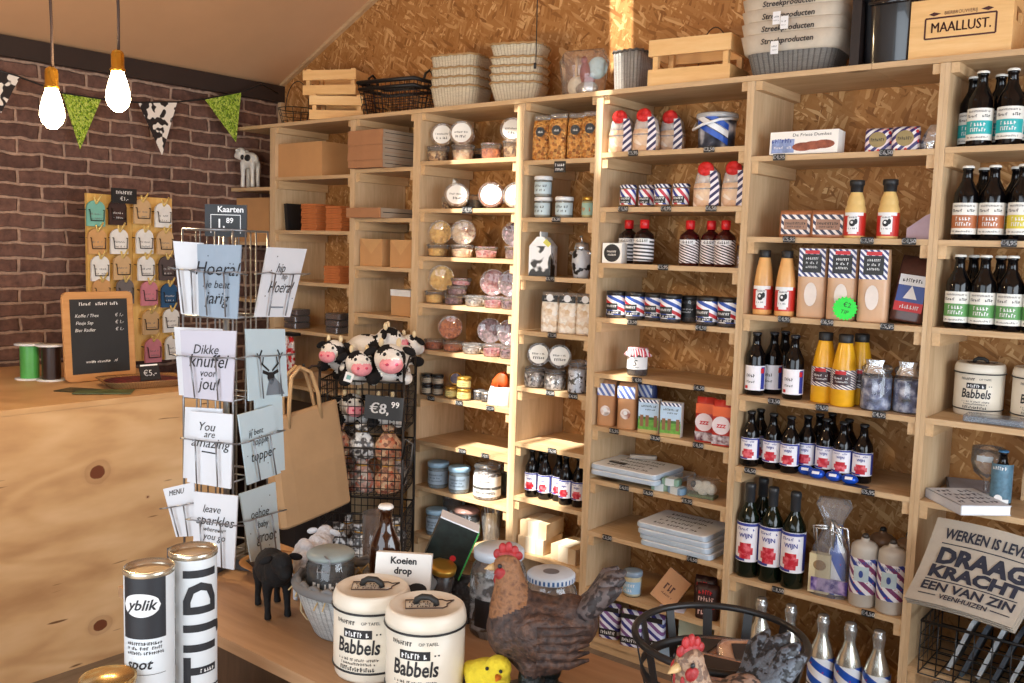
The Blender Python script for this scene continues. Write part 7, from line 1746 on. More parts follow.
def plush():
    t = thing('plush_cow', '', 'plush toy')
    m = MB(); m.ball((0, .03, .055), (.075, .085, .06)); m.ball((0, -.055, .095), (.056, .052, .050)); m.ball((0, -.10, .078), (.044, .032, .032))
    for a in (-1, 1): m.ball((a * .055, -.045, .025), (.026, .035, .024)); m.ball((a * .06, .09, .03), (.028, .034, .026))
    def mf(c, n):
        if c.y < -.108 and c.z < .098: return 2
        v = mnoise.noise(Vector((c.x * 16 + 3.1, c.y * 13 + 1.7, c.z * 15)))
        if c.y > -.09 and v > -.01: return 1
        return 0
    remeshed(m, .007, 5, [FURW, FURB, FURP], mf, 'plush_body', t)
    for s_ in (-1, 1):
        m = MB(); m.ball((s_ * .066, -.045, .118), (.026, .010, .013), R=roty(s_ * .5)); m.build('ear', FURB, t)
        m = MB(); m.ball((s_ * .030, -.045, .148), (.009, .009, .016)); m.build('horn', HORN, t)
        m = MB(); m.ball((s_ * .022, -.098, .113), (.006, .005, .007)); m.build('eye', BLACK, t)
        m = MB(); m.ball((s_ * .016, -.128, .082), (.006, .004, .005)); m.build('nostril', mat('deep_pink', srgb(206, 70, 100), .8), t)
    return t
pc = plush(); TWV = Vector((TWX, TWY, 0))
PL = [((-.125, -.03, 1.045), -.3, 1.0, 'plush cow lying at the brick wall end of the upper wire basket'), ((-.035, -.075, .995), .35, 1.1, 'plush cow with a paper tag at the middle front of the wire basket'), ((.10, -.065, 1.005), .25, 1.25, 'large plush cow at the shelf end front of the upper wire basket'), ((.01, .06, 1.075), 1.6, 1.15, 'mostly black plush cow topping the pile in the wire basket'), ((.13, .08, 1.06), 2.6, 1.0, 'plush cow at the back corner of the wire basket near the tubs'), ((-.09, -.01, .81), .5, 1.0, 'plush cow squeezed low in the wire basket toward the paper bag'), ((.08, -.03, .81), .2, 1.0, 'plush cow low in the wire basket behind the price sign')]
for i, (q, rz, sc_, l) in enumerate(PL):
    if i == 0: pc.location = TWP(*q); pc.rotation_euler = (0, 0, rz + .65); pc['label'] = l; pc['group'] = 'plush cows in the wire basket'
    else: dup(pc, TWP(*q), rz + .65, l, None, (sc_,) * 3)
t = thing('paper_tag', 'small white tag on the middle front plush cow', 'tag', TWP(-.03, -.235, 1.05), .7); m = MB(); m.box(0, 0, 0, .036, .002, .040, 0, roty(.3)); m.build('card', WHITE, t); m = MB(); m.patch(.018, .018, 0, 0, 0, -.0016, roty(.3)); m.build('print', mat('mint_print', srgb(110, 160, 160), .5), t)
p = at_pl(384, 408, Vector((TWX, TWY, 1)) + TN * .176, TN); t = thing('price_sign', 'black chalk price sign on the plush cow basket', 'sign', p, TWR); m = MB(); m.box(0, 0, 0, .165, .005, .10, 0, roty(.06)); m.build('board', SLATE, t); m = MB(); m.text('€8,', .062, -.02, -.006, 0, -.0035, roty(.06), shear=.1, bold=.05); m.text('99', .036, .048, .016, 0, -.0035, roty(.06), bold=.015); m.build('lettering', CHALK, t)
SW = [pieces('orange_sweets_bag', [srgb(190, 84, 50), srgb(226, 190, 150), srgb(120, 50, 36)], 60), blotch('silver_sweets_bag', [srgb(70, 66, 66), srgb(222, 222, 222)], 42, .3, .06), pieces('mixed_sweets_bag', [srgb(60, 50, 48), srgb(200, 190, 180), srgb(170, 90, 70)], 60)]
def sweets(k):
    t = thing('sweets_bag', '', 'bag'); m = MB(); m.loft([(0, .10, .06), (.01, .115, .08), (.07, .12, .08), (.11, .06, .04), (.125, .05, .03), (.15, .08, .02)], 0, None, 14, 2.6); m.build('bag_body', SW[k], t); m = MB(); m.tube([(.028 * math.cos(a), .019 * math.sin(a), .118) for a in [2 * PI * q / 12 for q in range(12)]], .004, 0, None, 5, True); m.build('tie', LIDGOLD, t); return t
sb_ = [sweets(k) for k in range(3)]; used = [0, 0, 0]; POS = [(-.115, -.065), (-.01, -.07), (.105, -.065), (-.10, .06), (.0, .065), (.11, .06)]
for lv, z in ((0, .526), (1, .226), (2, .64)):
    for i, (x, y) in enumerate(POS):
        if lv == 2 and i > 3: continue
        k = (0 if i % 2 == 0 else 2) if lv == 0 else (1 if lv == 1 else (0, 1, 0, 1)[i]); q = TWP(x, y, z if lv != 2 else z + .035); wd = ['middle', 'lowest', 'middle'][lv]
        l = f"{['orange', 'silver-grey', 'mixed-colour'][k]} bagged sweets in the {wd} wire basket, {['front', 'back'][y > 0]} row, {ORD[i % 3]} from brick wall{', top heap' if lv == 2 else ''}"
        if not used[k]: sb_[k].location = q; sb_[k].rotation_euler = (0, 0, .4 * i); sb_[k]['label'] = l; sb_[k]['group'] = 'bagged sweets in the wire tower'; used[k] = 1
        else: dup(sb_[k], q, .7 * i, l, 'bagged sweets in the wire tower')
# red and white packs on a hook at the carton column
q = Vector((on(290, -.03, 1.14), -.03, 1.13)); t = thing('shelf_hook', 'dark hanging bar at the shelf edge behind the stag postcard', 'hook', q); m = MB(); m.box(0, .005, 0, .10, .05, .016); m.build('bar', BLACK, t)
RWP = blotch('red_white_pack', [srgb(200, 40, 44), srgb(232, 226, 226)], 38, .3, .04, .5)
for i in range(2):
    t = thing('hanging_pack', f"red and white packet hanging from the dark bar, {['nearer the brick wall', 'nearer the plush cows'][i]}", 'packet', q + Vector((-.022 + .046 * i, -.012, -.008)), 0, 'hanging red packs'); m = MB(); m.loft([(-.20, .04, .02), (-.19, .048, .03), (-.10, .05, .034), (-.03, .046, .02), (-.002, .03, .004)], 0, None, 12, 3); m.build('packet_body', RWP, t)
t = carton(.52, .34, .80, mat('shade_box_dark', srgb(40, 30, 26), .7), 'shade_box', 'tall dark box added for the deep shade behind the paper bag', 'box'); t.location = (-2.22, -.24, .0005)  # added box, its dark colour stands in for the shade behind the bag
# ------------------------------------------------------------------ display table goods
TT = TZ + .0006
PLN = wood('plinth_wood', srgb(176, 128, 82), srgb(200, 152, 102), srgb(216, 172, 122), 'Z', knots=False)
pd = thing('plinth', 'pale wooden plinth in front of the display table carrying the tall tubes', 'plinth', (-.06, -2.22, 0))
m = MB(); m.box(0, 0, .35, .24, .36, .699); m.build('plinth_body', PLN, pd); m = MB(); m.box(0, 0, .71, .26, .38, .02); m.build('plinth_top', PLN, pd)
PTOP = .7206
GOLDR = mat('gold_rim', srgb(206, 170, 110), .25, .8); TUBEW = mat('white_tube_card', srgb(220, 226, 230), .4, var=.02)
def tube_tin(R, H, loc, lbl, art, ang):
    t = thing('gift_tube', lbl, 'tube', loc, ang); m = MB(); m.lathe([(0, 0), (R * .98, 0), (R, .003), (R, H - .010)], 0, None, 40); m.build('tube_body', TUBEW, t)
    m = MB(); m.lathe([(R * .99, H - .012), (R * 1.03, H - .010), (R * 1.03, H - .002), (R * .98, H), (R * .94, H - .010), (R * .90, H - .012)], 0, None, 40); m.build('metal_rim', mat('tin_rim', srgb(200, 190, 170), .25, .8), t)
    m = MB(); m.lathe([(R * .92, H - .011), (0, H - .011)], 0, None, 32); m.build('lid', mat('tan_lid', srgb(196, 172, 140), .25, .5), t)
    m = MB(); art(m, R + .0008, H); m.build('print', [mat('charcoal_print', srgb(34, 36, 42), .5), WHITE, mat('grey_print', (0, 0, 0))], t); return t
def art1(m, R, H):
    m.patch(.080, .115, -.022, H * .80, 0, 0, None, R, 0, 16)
    m.oval(.034, .021, -.026, H * .81, 1, R + .0006); m.text('yblik', .026, -.026, H * .81, 0, cyl=R + .0012, shear=.3, bold=.02)
    for k in range(3): scribble(m, -.02, H * (.585 - .028 * k), .065, .006, 0, 0, R, seed=k)
    m.text('spot', .026, -.032, H * .46, 0, cyl=R, shear=.3, bold=.02); m.patch(.07, .0008, -.018, H * .40, 0, 0, None, R); 
    for k in range(5): m.patch(.012, .022, .070, H * (.88 - .19 * k), 0, 0, None, R, 0, 3); m.patch(.006, .030, .062, H * (.80 - .19 * k), 0, 0, None, R, 0, 3)
    for k in range(14): m.patch(.002, .002, -.045 + .055 * ((k * 7) % 10) / 10, H * (.34 - .02 * k), 0, 0, None, R, 0, 1)
def art2(m, R, H):
    for k, (ch, z) in enumerate((('I', .885), ('D', .735), ('J', .56), ('I', .44), ('T', .30), ('L', .12))):
        m.text(ch, .085, .012, H * z, 0, cyl=R, bold=.035, rot=PI / 2)
    m.tube([((R + .0) * math.cos(a), (R + .0) * math.sin(a), H * .185) for a in [-PI / 2 - 1.2 + 2.4 * k / 16 for k in range(17)]], .0012, 0, None, 5); scribble(m, .022, H * .30, .03, .008, 1, 0, R + .0006, seed=8)
p1 = CAM + ray(193, 548) * 1.735; p2 = CAM + ray(149, 565) * 1.66
ca = math.atan2(CAM.x - p1.x, p1.y - CAM.y)
tube_tin(.0425, p1.z - PTOP, Vector((p1.x, p1.y, PTOP)), 'tall white gift tube with large vertical black letters', art2, ca + .12)
tube_tin(.0425, p2.z - PTOP, Vector((p2.x, p2.y, PTOP)), 'tall white gift tube with dark panel and white oval', art1, ca + .30)
p3 = CAM + ray(108, 676) * 1.60; t = thing('round_tin', 'low golden-rimmed round tin at the corner of the plinth', 'tin', Vector((p3.x, p3.y, PTOP))); R, H = .044, max(.08, p3.z - PTOP)
m = MB(); m.lathe([(0, 0), (R, .001), (R, H - .008)], 0, None, 32); m.build('tin_body', mat('tan_tin', srgb(190, 160, 120), .4, .3), t); m = MB(); m.lathe([(R, H - .010), (R * 1.05, H - .008), (R * 1.05, H - .001), (R, H), (R * .93, H - .006), (0, H - .005)], 0, None, 32); m.build('lid', GOLDR, t)
# black cow and white sheep
BLKF = mat('flocked_black', (.010, .010, .011), .8, bump=.4, scale=90, spec=.3)
def quadruped(name, lbl, mtl, loc, rz, s=1.0, wool=False):
    t = thing(name, lbl, 'figurine', loc, rz); m = MB()
    m.ball((0, .02, .110 * s), (.042 * s, .075 * s, .046 * s)); m.ball((0, -.045 * s, .125 * s), (.036 * s, .035 * s, .042 * s)); m.ball((0, -.075 * s, .150 * s), (.026 * s, .030 * s, .028 * s)); m.ball((0, -.102 * s, .135 * s), (.017 * s, .022 * s, .017 * s))
    if wool:
        r = random.Random(5)
        for _ in range(26):
            a, b = r.uniform(0, 6.28), r.uniform(-.9, 1.2); m.ball((.040 * s * math.cos(a) * math.cos(b), .02 + .07 * s * math.sin(a) * math.cos(b), .115 * s + .042 * s * math.sin(b)), .016 * s, seg=8, rings=6)
    for a in (-1, 1):
        for y, b in ((-.035, .004), (.070, -.006)):
            m.tube([(a * .024 * s, y * s, .10 * s), (a * .024 * s, (y + b) * s, .055 * s), (a * .024 * s, (y - b * .5) * s, .022 * s), (a * .024 * s, (y - .006) * s, .001 * s)], [.017 * s, .010 * s, .008 * s, .011 * s])
    remeshed(m, .0045 * s, 3, [mtl], None, 'figure_body', t)
    for a in (-1, 1): m = MB(); m.ball((a * .036 * s, -.066 * s, .160 * s), (.018 * s, .006 * s, .009 * s), R=roty(a * .3)); m.build('ear', mtl, t)
    m = MB(); m.tube([(0, .093 * s, .135 * s), (.004, .108 * s, .11 * s), (.006, .112 * s, .06 * s)], [.004 * s, .003 * s, .005 * s], 0, None, 6); m.build('tail', mtl, t)
    return t
p = at_z(274, 613, TT); t = quadruped('cow_figure', 'black flocked cow figure on the display table beside the postcard spinner', BLKF, p, ca + .15, .90)
m = MB(); m.tube([(.03, -.05, .11), (.042, -.07, .06), (.045, -.06, .02), (.055, -.07, .004), (.075, -.10, .003)], .002, 0, None, 6); m.build('cord', mat('straw_cord', srgb(206, 182, 140), .8), t)
p = at_z(314, 592, TT); quadruped('sheep_figure', 'white woolly sheep figure behind the black cow', mat('white_wool', srgb(226, 228, 232), .95, bump=.8, scale=90), p, ca + 2.6, .82, True)
t = thing('wooden_bowl', 'shallow wooden bowl behind the black cow and the lowest postcards', 'bowl', at_z(272, 573, TT)); m = MB(); m.lathe([(0, 0), (.04, 0), (.075, .03), (.08, .032), (.074, .030), (.04, .008), (0, .007)], 0, None, 28); m.build('bowl', mat('light_wood_bowl', srgb(206, 156, 104), .4), t)
# gift basket
gb = at_z(364, 629, TT); WHW = weave('whitewashed_wicker', srgb(120, 122, 124), srgb(212, 214, 212), 34, 8)
t = thing('gift_basket', 'whitewashed wicker basket packed with straw behind the cream tins', 'basket', gb, .64); t.scale = (1.0, 1.06, 1.0)
m = MB(); m.loft([(0, .20, .15), (.006, .21, .16), (.05, .25, .19), (.105, .29, .22), (.105, .275, .205), (.012, .195, .145)], 0, None, 40, 2.4); m.build('woven_body', WHW, t)
m = MB(); P = []
for k in range(48):
    a = 2 * PI * k / 48; P.append((.145 * math.cos(a), .11 * math.sin(a), .108 + .006 * math.sin(k * PI)))
m.tube(P, .011, 0, None, 8, True)
for s_ in (0, PI): m.tube([(.143 * math.cos(2 * PI * k / 48), .108 * math.sin(2 * PI * k / 48), .112 + .009 * math.sin(k * 1.57 + s_)) for k in range(48)], .006, 0, None, 6, True)
m.build('braided_rim', WHW, t)
m = MB(); rr = random.Random(2)
for k in range(150):
    a, q = rr.uniform(0, 6.28), rr.uniform(0, 1) ** .5; x, y = .12 * q * math.cos(a), .085 * q * math.sin(a); d = rr.uniform(0, 6.28); m.tube([(x, y, .075 + .02 * rr.random()), (x + .03 * math.cos(d), y + .03 * math.sin(d), .095 + .02 * rr.random()), (x + .05 * math.cos(d + .4), y + .05 * math.sin(d + .4), .085)], .0018, 0, None, 4)
m.build('straw', mat('straw', srgb(206, 180, 130), .8), t)
def inb(px, py, z): p = at_z(px, py, z); return p
GREYLID = mat('grey_green_lid', srgb(150, 162, 160), .4)
b0 = gb + Vector((0, 0, .06))
t = clip_jar(.052, .115, BLKJ, ([PAPERW, INK], [], [(.42, .2, 0, None)]), 'glass jar with grey lid in the whitewashed gift basket', name='gift_jar', lidm=GREYLID); t.location = b0 + Vector((-.058, -.045, 0)); t.rotation_euler = (0, 0, .6)
t = bottle('beer', .034, .235, mat('brown_bottle_glass', srgb(52, 24, 10), .1, coat=.5), CAPW, None, None, 'bottle', 'beer_bottle', 'brown beer bottle without label standing in the gift basket'); t.location = b0 + Vector((.004, .055, -.03))
p = at_z(376, 590, TT); t = thing('beer_glass', 'tall empty beer glass behind the brown bottle', 'glass', p); m = MB(); m.lathe([(0, 0), (.03, 0), (.036, .19), (.0345, .19), (.029, .012), (0, .012)], 0, None, 26); m.build('glass', GLASS, t)
def koe(m, sx, sy, sz):
    y = -sy / 2 - .0008
    m.text('Koeien', sz * .17, 0, sz * .86, 0, y, bold=.03); m.text('drop', sz * .17, 0, sz * .68, 0, y, bold=.03)
    m.add([(sx * (.30 * math.cos(a)), y, sz * (.26 + .20 * math.sin(a))) for a in [2 * PI * k / 18 for k in range(18)]], [tuple(range(18))], 3); m.disc(sz * .13, 0, sz * .14, 2, y - .0005, sx=1.3)
    for a in (-1, 1): m.disc(sz * .12, a * sx * .28, sz * .36, 0, y - .0006, sx=1.5); m.disc(sz * .03, a * sx * .08, sz * .34, 0, y - .0008)
t = carton(.115, .045, .112, PAPERW, 'liquorice_box', 'white liquorice box with cow picture standing in the gift basket', 'box', koe, [INK, INK, mat('pink_muzzle', srgb(190, 140, 130), .5), mat('dark_cow_print', srgb(66, 46, 44), .5)]); t.location = b0 + Vector((.112, .0, .018)); t.rotation_euler = (-.25, .04, .70)
t = carton(.09, .055, .115, mat('dark_green_box', srgb(24, 34, 32), .3, var=.6, scale=60), 'gift_box', 'dark green gift box with bright green edge tilted in the basket', 'box'); m = MB(); m.box(.0455, -.0, .0575, .003, .056, .116); m.build('green_edge', mat('bright_green', srgb(60, 170, 80), .4), t); m = MB(); m.box(0, 0, .1155, .091, .056, .003); m.build('white_label', WHITE, t); m = MB(); m.disc(.007, .015, .04, 0, -.0285); m.build('red_print', RED, t)
t.location = b0 + Vector((.075, .155, .055)); t.rotation_euler = (0, .38, .7)
t = jar(.030, .115, GLASS, DARKJ, LIDGOLD, .014, (.012, .055), [WLAB, INK], lines(2, .008, 3), 'jam_jar', 'dark jar with gold lid leaning beside the liquorice box', 'jar', .98); t.location = at_z(434, 622, TT) + Vector((0, 0, .03)); t.rotation_euler = (.2, .22, .5)
p = at_z(455, 618, TT); 
for i, (dx, dy, rz) in enumerate(((0, 0, .4), (.05, .06, .9))):
    t = thing('sweets_bag', ['clear bag of dark liquorice between the tins and the big jar', 'clear bag of pale sweets behind the dark liquorice bag'][i], 'bag', p + Vector((dx, dy, 0)), rz); m = MB(); m.loft([(0, .10, .06), (.01, .11, .07), (.05, .10, .07), (.075, .05, .04), (.10, .08, .02)], 0, None, 14, 2.6); m.build('bag_body', [DARKF, SW[1]][i], t)
# cream tins on the table
for px, py, rz, l in ((371, 668, .45, 'cream biscuit tin on the table with printed lid, standing behind the other'), (424.5, 690, .5, 'cream biscuit tin at the table front with black strap handle')):
    dup(bt, at_z(px, py, TT), rz, l, 'cream biscuit tins on the table')
# big storage jars
def big_jar(R, H, fill, lidm, lbl, band=None):
    t = thing('storage_jar', lbl, 'jar'); m = MB(); m.lathe([(0, 0), (R * .95, 0), (R, .008), (R, H * .66), (R * .92, H * .78), (R * .80, H * .84), (R * .80, H * .90)], 0, None, 30); m.build('glass_body', GLASS, t)
    if fill: m = MB(); m.lathe([(0, .004), (R * .95, .006), (R * .96, H * .40), (0, H * .42)], 0, None, 26); m.build('contents', fill, t)
    m = MB(); m.lathe([(R * .84, H * .885), (R * .88, H * .89), (R * .88, H * .975), (R * .80, H), (0, H)], 0, None, 30); m.build('lid', lidm, t)
    if band:
        m = MB(); m.lathe([(R * .885, H * .90), (R * .885, H * .96)], 0, None, 30); m.build('lid_band', band, t); m = MB(); m.lathe([(R * .30, H + .0006), (0, H + .0006)], 0, None, 24); m.build('lid_label', mat('grey_label', srgb(96, 96, 104), .4), t)
    m = MB(); m.patch(.05, .06, 0, H * .30, 0, 0, None, R + .001); m.build('label', mat('charcoal_label', srgb(40, 40, 44), .5), t)
    return t
LIDPB = mat('pale_grey_lid', srgb(196, 206, 216), .35)
t = big_jar(.062, .185, None, LIDPB, 'large clear storage jar with pale lid behind the hen head'); t.location = at_z(497, 630, TT); t.rotation_euler = (0, 0, .2)
t = big_jar(.058, .150, SHELLN, LIDPB, 'storage jar with white lid and dotted blue rim behind the hen back', stripes('blue_dots', [srgb(60, 100, 150), srgb(220, 226, 232)], .03, 0, .4, 'UV')); t.location = at_z(549, 640, TT); t.rotation_euler = (0, 0, .5)
# hens
FEATH = blotch('brown_feathers', [srgb(40, 30, 30), srgb(74, 54, 46), srgb(104, 74, 58)], 70, .6, bump=.7, detail=4); NECKF = blotch('golden_neck', [srgb(88, 56, 38), srgb(146, 100, 64), srgb(112, 74, 48)], 80, .6, bump=.6, detail=4)
COMB = mat('hen_comb', srgb(158, 34, 36), .5, var=.3, scale=60, bump=.4); BEAK = mat('hen_beak', srgb(206, 172, 120), .4); DGREEN = mat('dark_green_feather', srgb(14, 22, 22), .35, bump=.6, scale=90); TAILF = blotch('grey_brown_tail', [srgb(46, 38, 38), srgb(92, 80, 78)], 60, .6, bump=.6)
def hen(lbl, loc, rz, body=FEATH, neck=NECKF, tail=TAILF, s=1.0):
    t = thing('hen_figure', lbl, 'figurine', loc, rz); m = MB(); t.scale = (s, s, s)
    # faces -X
    m.ball((-.010, 0, .130), (.094, .066, .074), R=roty(.25)); m.ball((-.055, 0, .130), (.052, .056, .062)); m.ball((.055, 0, .150), (.060, .052, .056), R=roty(-.3)); m.ball((.0, 0, .085), (.062, .05, .048))
    m.tube([(-.050, 0, .140), (-.058, 0, .180), (-.060, 0, .215), (-.066, 0, .245)], [.052, .044, .034, .027], 0, None, 14); m.ball((-.068, 0, .255), (.028, .023, .026))
    for a in (-1, 1): m.ball((.015, a * .052, .135), (.070, .022, .048), R=roty(.12)); m.tube([(-.012 + .03 * (a > 0), a * .026, .075), (-.012 + .03 * (a > 0), a * .028, .035)], [.028, .018], 0, None, 10)
    def mf(c, n): return 1 if (c.x < -.026 and c.z > .175 + .5 * (c.x + .06)) else (2 if c.z < .055 else 0)
    remeshed(m, .0055, 4, [body, neck, DGREEN], mf, 'hen_body', t)
    m = MB(); r = random.Random(9)
    for k in range(13):
        a = -.9 + 1.8 * k / 12; y = .030 * math.sin(a * 1.7); z1 = .225 + .035 * math.cos(a * 1.2) - .006 * (k % 3); x1 = .150 + .012 * math.cos(a * 2) - .010 * (k % 2)
        m.tube([(.060, y * .6, .165), (.10, y, .185 + .01 * math.cos(a)), (x1 - .02, y * 1.5, z1 - .012), (x1, y * 1.7, z1)], [.016, .019, .015, .004], 0, None, 8)
    m.build('tail', tail, t)
    for a in (-1, 1):
        m = MB(); m.ball((.018, a * .060, .135), (.062, .016, .042), R=roty(.12))
        for k in range(5): m.tube([(.0, a * .070, .155 - .015 * k), (.06, a * .066, .158 - .016 * k), (.098, a * .05, .160 - .015 * k)], [.010, .010, .003], 0, None, 6)
        m.build('wing', body, t)
        x = -.012 + .03 * (a > 0); m = MB(); m.ball((x, a * .028, .044), (.026, .020, .034)); m.ball((x - .004, a * .028, .018), (.024, .022, .016))
        for d in (-.5, 0, .5): m.tube([(x - .008, a * .028, .010), (x - .034 * math.cos(d), a * .028 + .028 * math.sin(d), .006)], [.008, .004], 0, None, 6)
        m.build('foot', DGREEN, t)
        m = MB(); m.ball((-.080, a * .0215, .260), (.0045, .003, .0045)); m.build('eye', BLACK, t)
        m = MB(); m.ball((-.077, a * .018, .244), (.014, .008, .013)); m.ball((-.086, a * .009, .229), (.007, .005, .013)); m.build('wattle', COMB, t)
    m = MB()
    for k, (x, z, q) in enumerate(((-.088, .277, .010), (-.078, .288, .012), (-.066, .290, .013), (-.054, .285, .011), (-.046, .276, .009))): m.ball((x, 0, z), (.008, .005, q))
    m.ball((-.068, 0, .276), (.026, .006, .009)); m.build('comb', COMB, t)
    m = MB(); m.lathe([(0, 0), (.0085, .001), (.006, .012), (0, .024)], 0, tr(-.091, 0, .252) @ roty(-PI / 2 - .3), 10); m.build('beak', BEAK, t)
    m = MB(); m.lathe([(0, 0), (.060, 0), (.062, .004), (.05, .010), (0, .011)], 0, None, 28, sx=1.25); m.build('base', mat('earth_base', srgb(92, 78, 66), .8, bump=.5, scale=60), t)
    return t
hr = math.atan2(.633, .774)
hen('brown hen figure with red comb at the front of the display table', at_z(538, 694, TT), hr - .12, s=.95)
hen('smaller hen figure with grey tail in front of the wire bread basket', Vector((.846, -1.800, TT)), 1.22, blotch('grey_brown_body', [srgb(70, 60, 56), srgb(150, 124, 108)], 70, .6, bump=.6), blotch('buff_neck', [srgb(112, 86, 70), srgb(158, 128, 104)], 80, .6, bump=.6), blotch('slate_tail', [srgb(30, 33, 38), srgb(92, 100, 110)], 70, .5, bump=.6), .90)
t = thing('chick_figure', 'fluffy yellow chick between the cream tin and the hen', 'figurine', at_z(487, 697, TT), .3); t.scale = (1.12,) * 3; YF = mat('yellow_fluff', srgb(228, 204, 50), .95, var=.12, scale=60, bump=.6)
m = MB(); m.ball((0, 0, .034), (.040, .034, .032)); m.ball((.022, -.008, .058), (.023, .021, .021)); m.ball((-.03, .004, .04), (.018, .016, .016)); remeshed(m, .004, 4, [YF], None, 'chick_body', t)
m = MB(); m.lathe([(0, 0), (.006, 0), (0, .012)], 0, tr(.030, -.027, .052) @ rotx(PI / 2 + .3), 8); m.build('beak', mat('orange_beak', srgb(220, 120, 40), .5), t)
for a in (-1, 1): m = MB(); m.ball((.022 + a * .012, -.027, .062), .003); m.build('eye', BLACK, t); m = MB(); m.ball((a * .012, -.012, .004), (.008, .014, .004)); m.build('foot', mat('orange_beak', (0, 0, 0)), t)
# flat-iron bread basket
bkc = at_z(720, 637, .93); bk3 = thing('iron_basket', 'round black flat-iron basket of packed wafers on the display table', 'basket', Vector((bkc.x, bkc.y, TT))); R0, R1_, HB = .115, .149, .93 - TT
m = MB(); m.tube([(R1_ * math.cos(a), R1_ * math.sin(a), HB) for a in [2 * PI * k / 48 for k in range(48)]], .0065, 0, None, 10, True); m.build('rim', WIRE, bk3)
def hoop(z, f):
    m = MB(); r = R0 + (R1_ - R0) * f; m.lathe([(r - .0015, z - .009), (r + .0015, z - .009), (r + .0015, z + .009), (r - .0015, z + .009), (r - .0015, z - .009)], 0, None, 48); m.build('hoop', WIRE, bk3)
hoop(.012, .0); hoop(.092, .6)
for k in range(12):
    a = 2 * PI * k / 12 + .1; m = MB(); c, s_ = math.cos(a), math.sin(a); w_ = .0085; vs = []
    for f, z in ((0, .004), (.6, .092), (1, HB)):
        r = R0 + (R1_ - R0) * f
        for d in (-1, 1):
            for e in (-.0015, .0015): vs.append(((r + e) * c - d * w_ * s_, (r + e) * s_ + d * w_ * c, z))
    fs = []
    for j in (0, 1):
        o = j * 4; fs += [(o, o + 2, o + 6, o + 4), (o + 1, o + 5, o + 7, o + 3), (o, o + 4, o + 5, o + 1), (o + 2, o + 3, o + 7, o + 6)]
    m.add(vs, fs, 0); m.build('upright', WIRE, bk3)
m = MB(); m.lathe([(0, .003), (R0, .003), (R0, .006), (0, .006)], 0, None, 36); m.build('base', WIRE, bk3)
WAF = blotch('wafer_brown', [srgb(140, 78, 36), srgb(196, 128, 70), srgb(222, 168, 110)], 45, .35, bump=.3)
def wpack():
    t = thing('wafer_pack', '', 'packet'); m = MB(); m.rbox(0, 0, .022, .115, .075, .044, .022, 0); m.build('wafers', WAF, t); m = MB(); m.rbox(0, 0, .023, .12, .079, .047, .023); m.build('film', FILM, t); m = MB(); m.box(0, 0, .0475, .07, .045, .002); m.build('label', mat('dark_wafer_label', srgb(40, 32, 30), .5), t); return t
wp = wpack(); bl = Vector((bkc.x, bkc.y, TT + .008))
for i, (x, y, z, rz, rx_, l) in enumerate(((.03, .03, 0, .4, 0, 'wafer pack lying flat at the base of the iron basket, by the shelves'), (-.035, -.04, 0, .9, 0, 'wafer pack lying flat at the base of the iron basket, behind the hen'), (.045, .03, .085, .7, .45, 'wafer pack with dark label tilted up at the shelf side of the iron basket'), (-.035, .03, .062, 1.6, -.2, 'wafer pack in the middle of the iron basket beside the hen tail'), (.03, -.05, .075, .2, .15, 'wafer pack lying across the front of the iron basket'))):
    if i == 0: wp.location = bl + Vector((x, y, z)); wp.rotation_euler = (rx_, 0, rz); wp['label'] = l; wp['group'] = 'wafer packs in the iron basket'
    else: q = dup(wp, bl + Vector((x, y, z)), rz, l); q.rotation_euler = (rx_, 0, rz)
# ------------------------------------------------------------------ price tags along the shelf edges
TAGS = {'D2': [467], 'D6': [431, 459, 490], 'D7': [462, 485], 'E2': [556], 'E3': [550], 'E4': [552], 'E5': [550, 573], 'E6': [552],
 'F1': [633, 709], 'F2': [623, 666, 711], 'F3': [663], 'F4': [632, 701], 'F5': [637, 699], 'F6': [614, 655, 698], 'F7': [624, 648, 687], 'F8': [607, 692],
 'G1': [779, 886], 'G2': [789, 867, 909], 'G3': [784, 827, 887], 'G4': [774, 822, 879], 'G5': [750, 868], 'G6': [778, 868], 'H2': [1009]}
PR = ['€4,95', '€6,50', '€5,95', '€3,50', '€4,50']
_tp = None; k = 0
for s, pxs in TAGS.items():
    for i, px in enumerate(pxs):
        z = Z(s) - .007; l = lab('black price tag' if s != 'D2' else 'dark price holder', i, len(pxs), s).replace(' on the ', ' on the edge of the ')
        t = thing('price_tag', l, 'price tag', Vector((on(px, -.004, z), -.004, z)), 0, 'black price tags on the shelf edges')
        big = 1.7 if s == 'D2' else 1.22
        m = MB(); m.box(0, 0, 0, .034 * big, .002, .018 * big); m.build('card', BLACK, t)
        m = MB(); m.text(PR[k % 5], .0150 * big, 0, 0, 0, -.0018, bold=.075); m.build('lettering', CHALK, t); k += 1
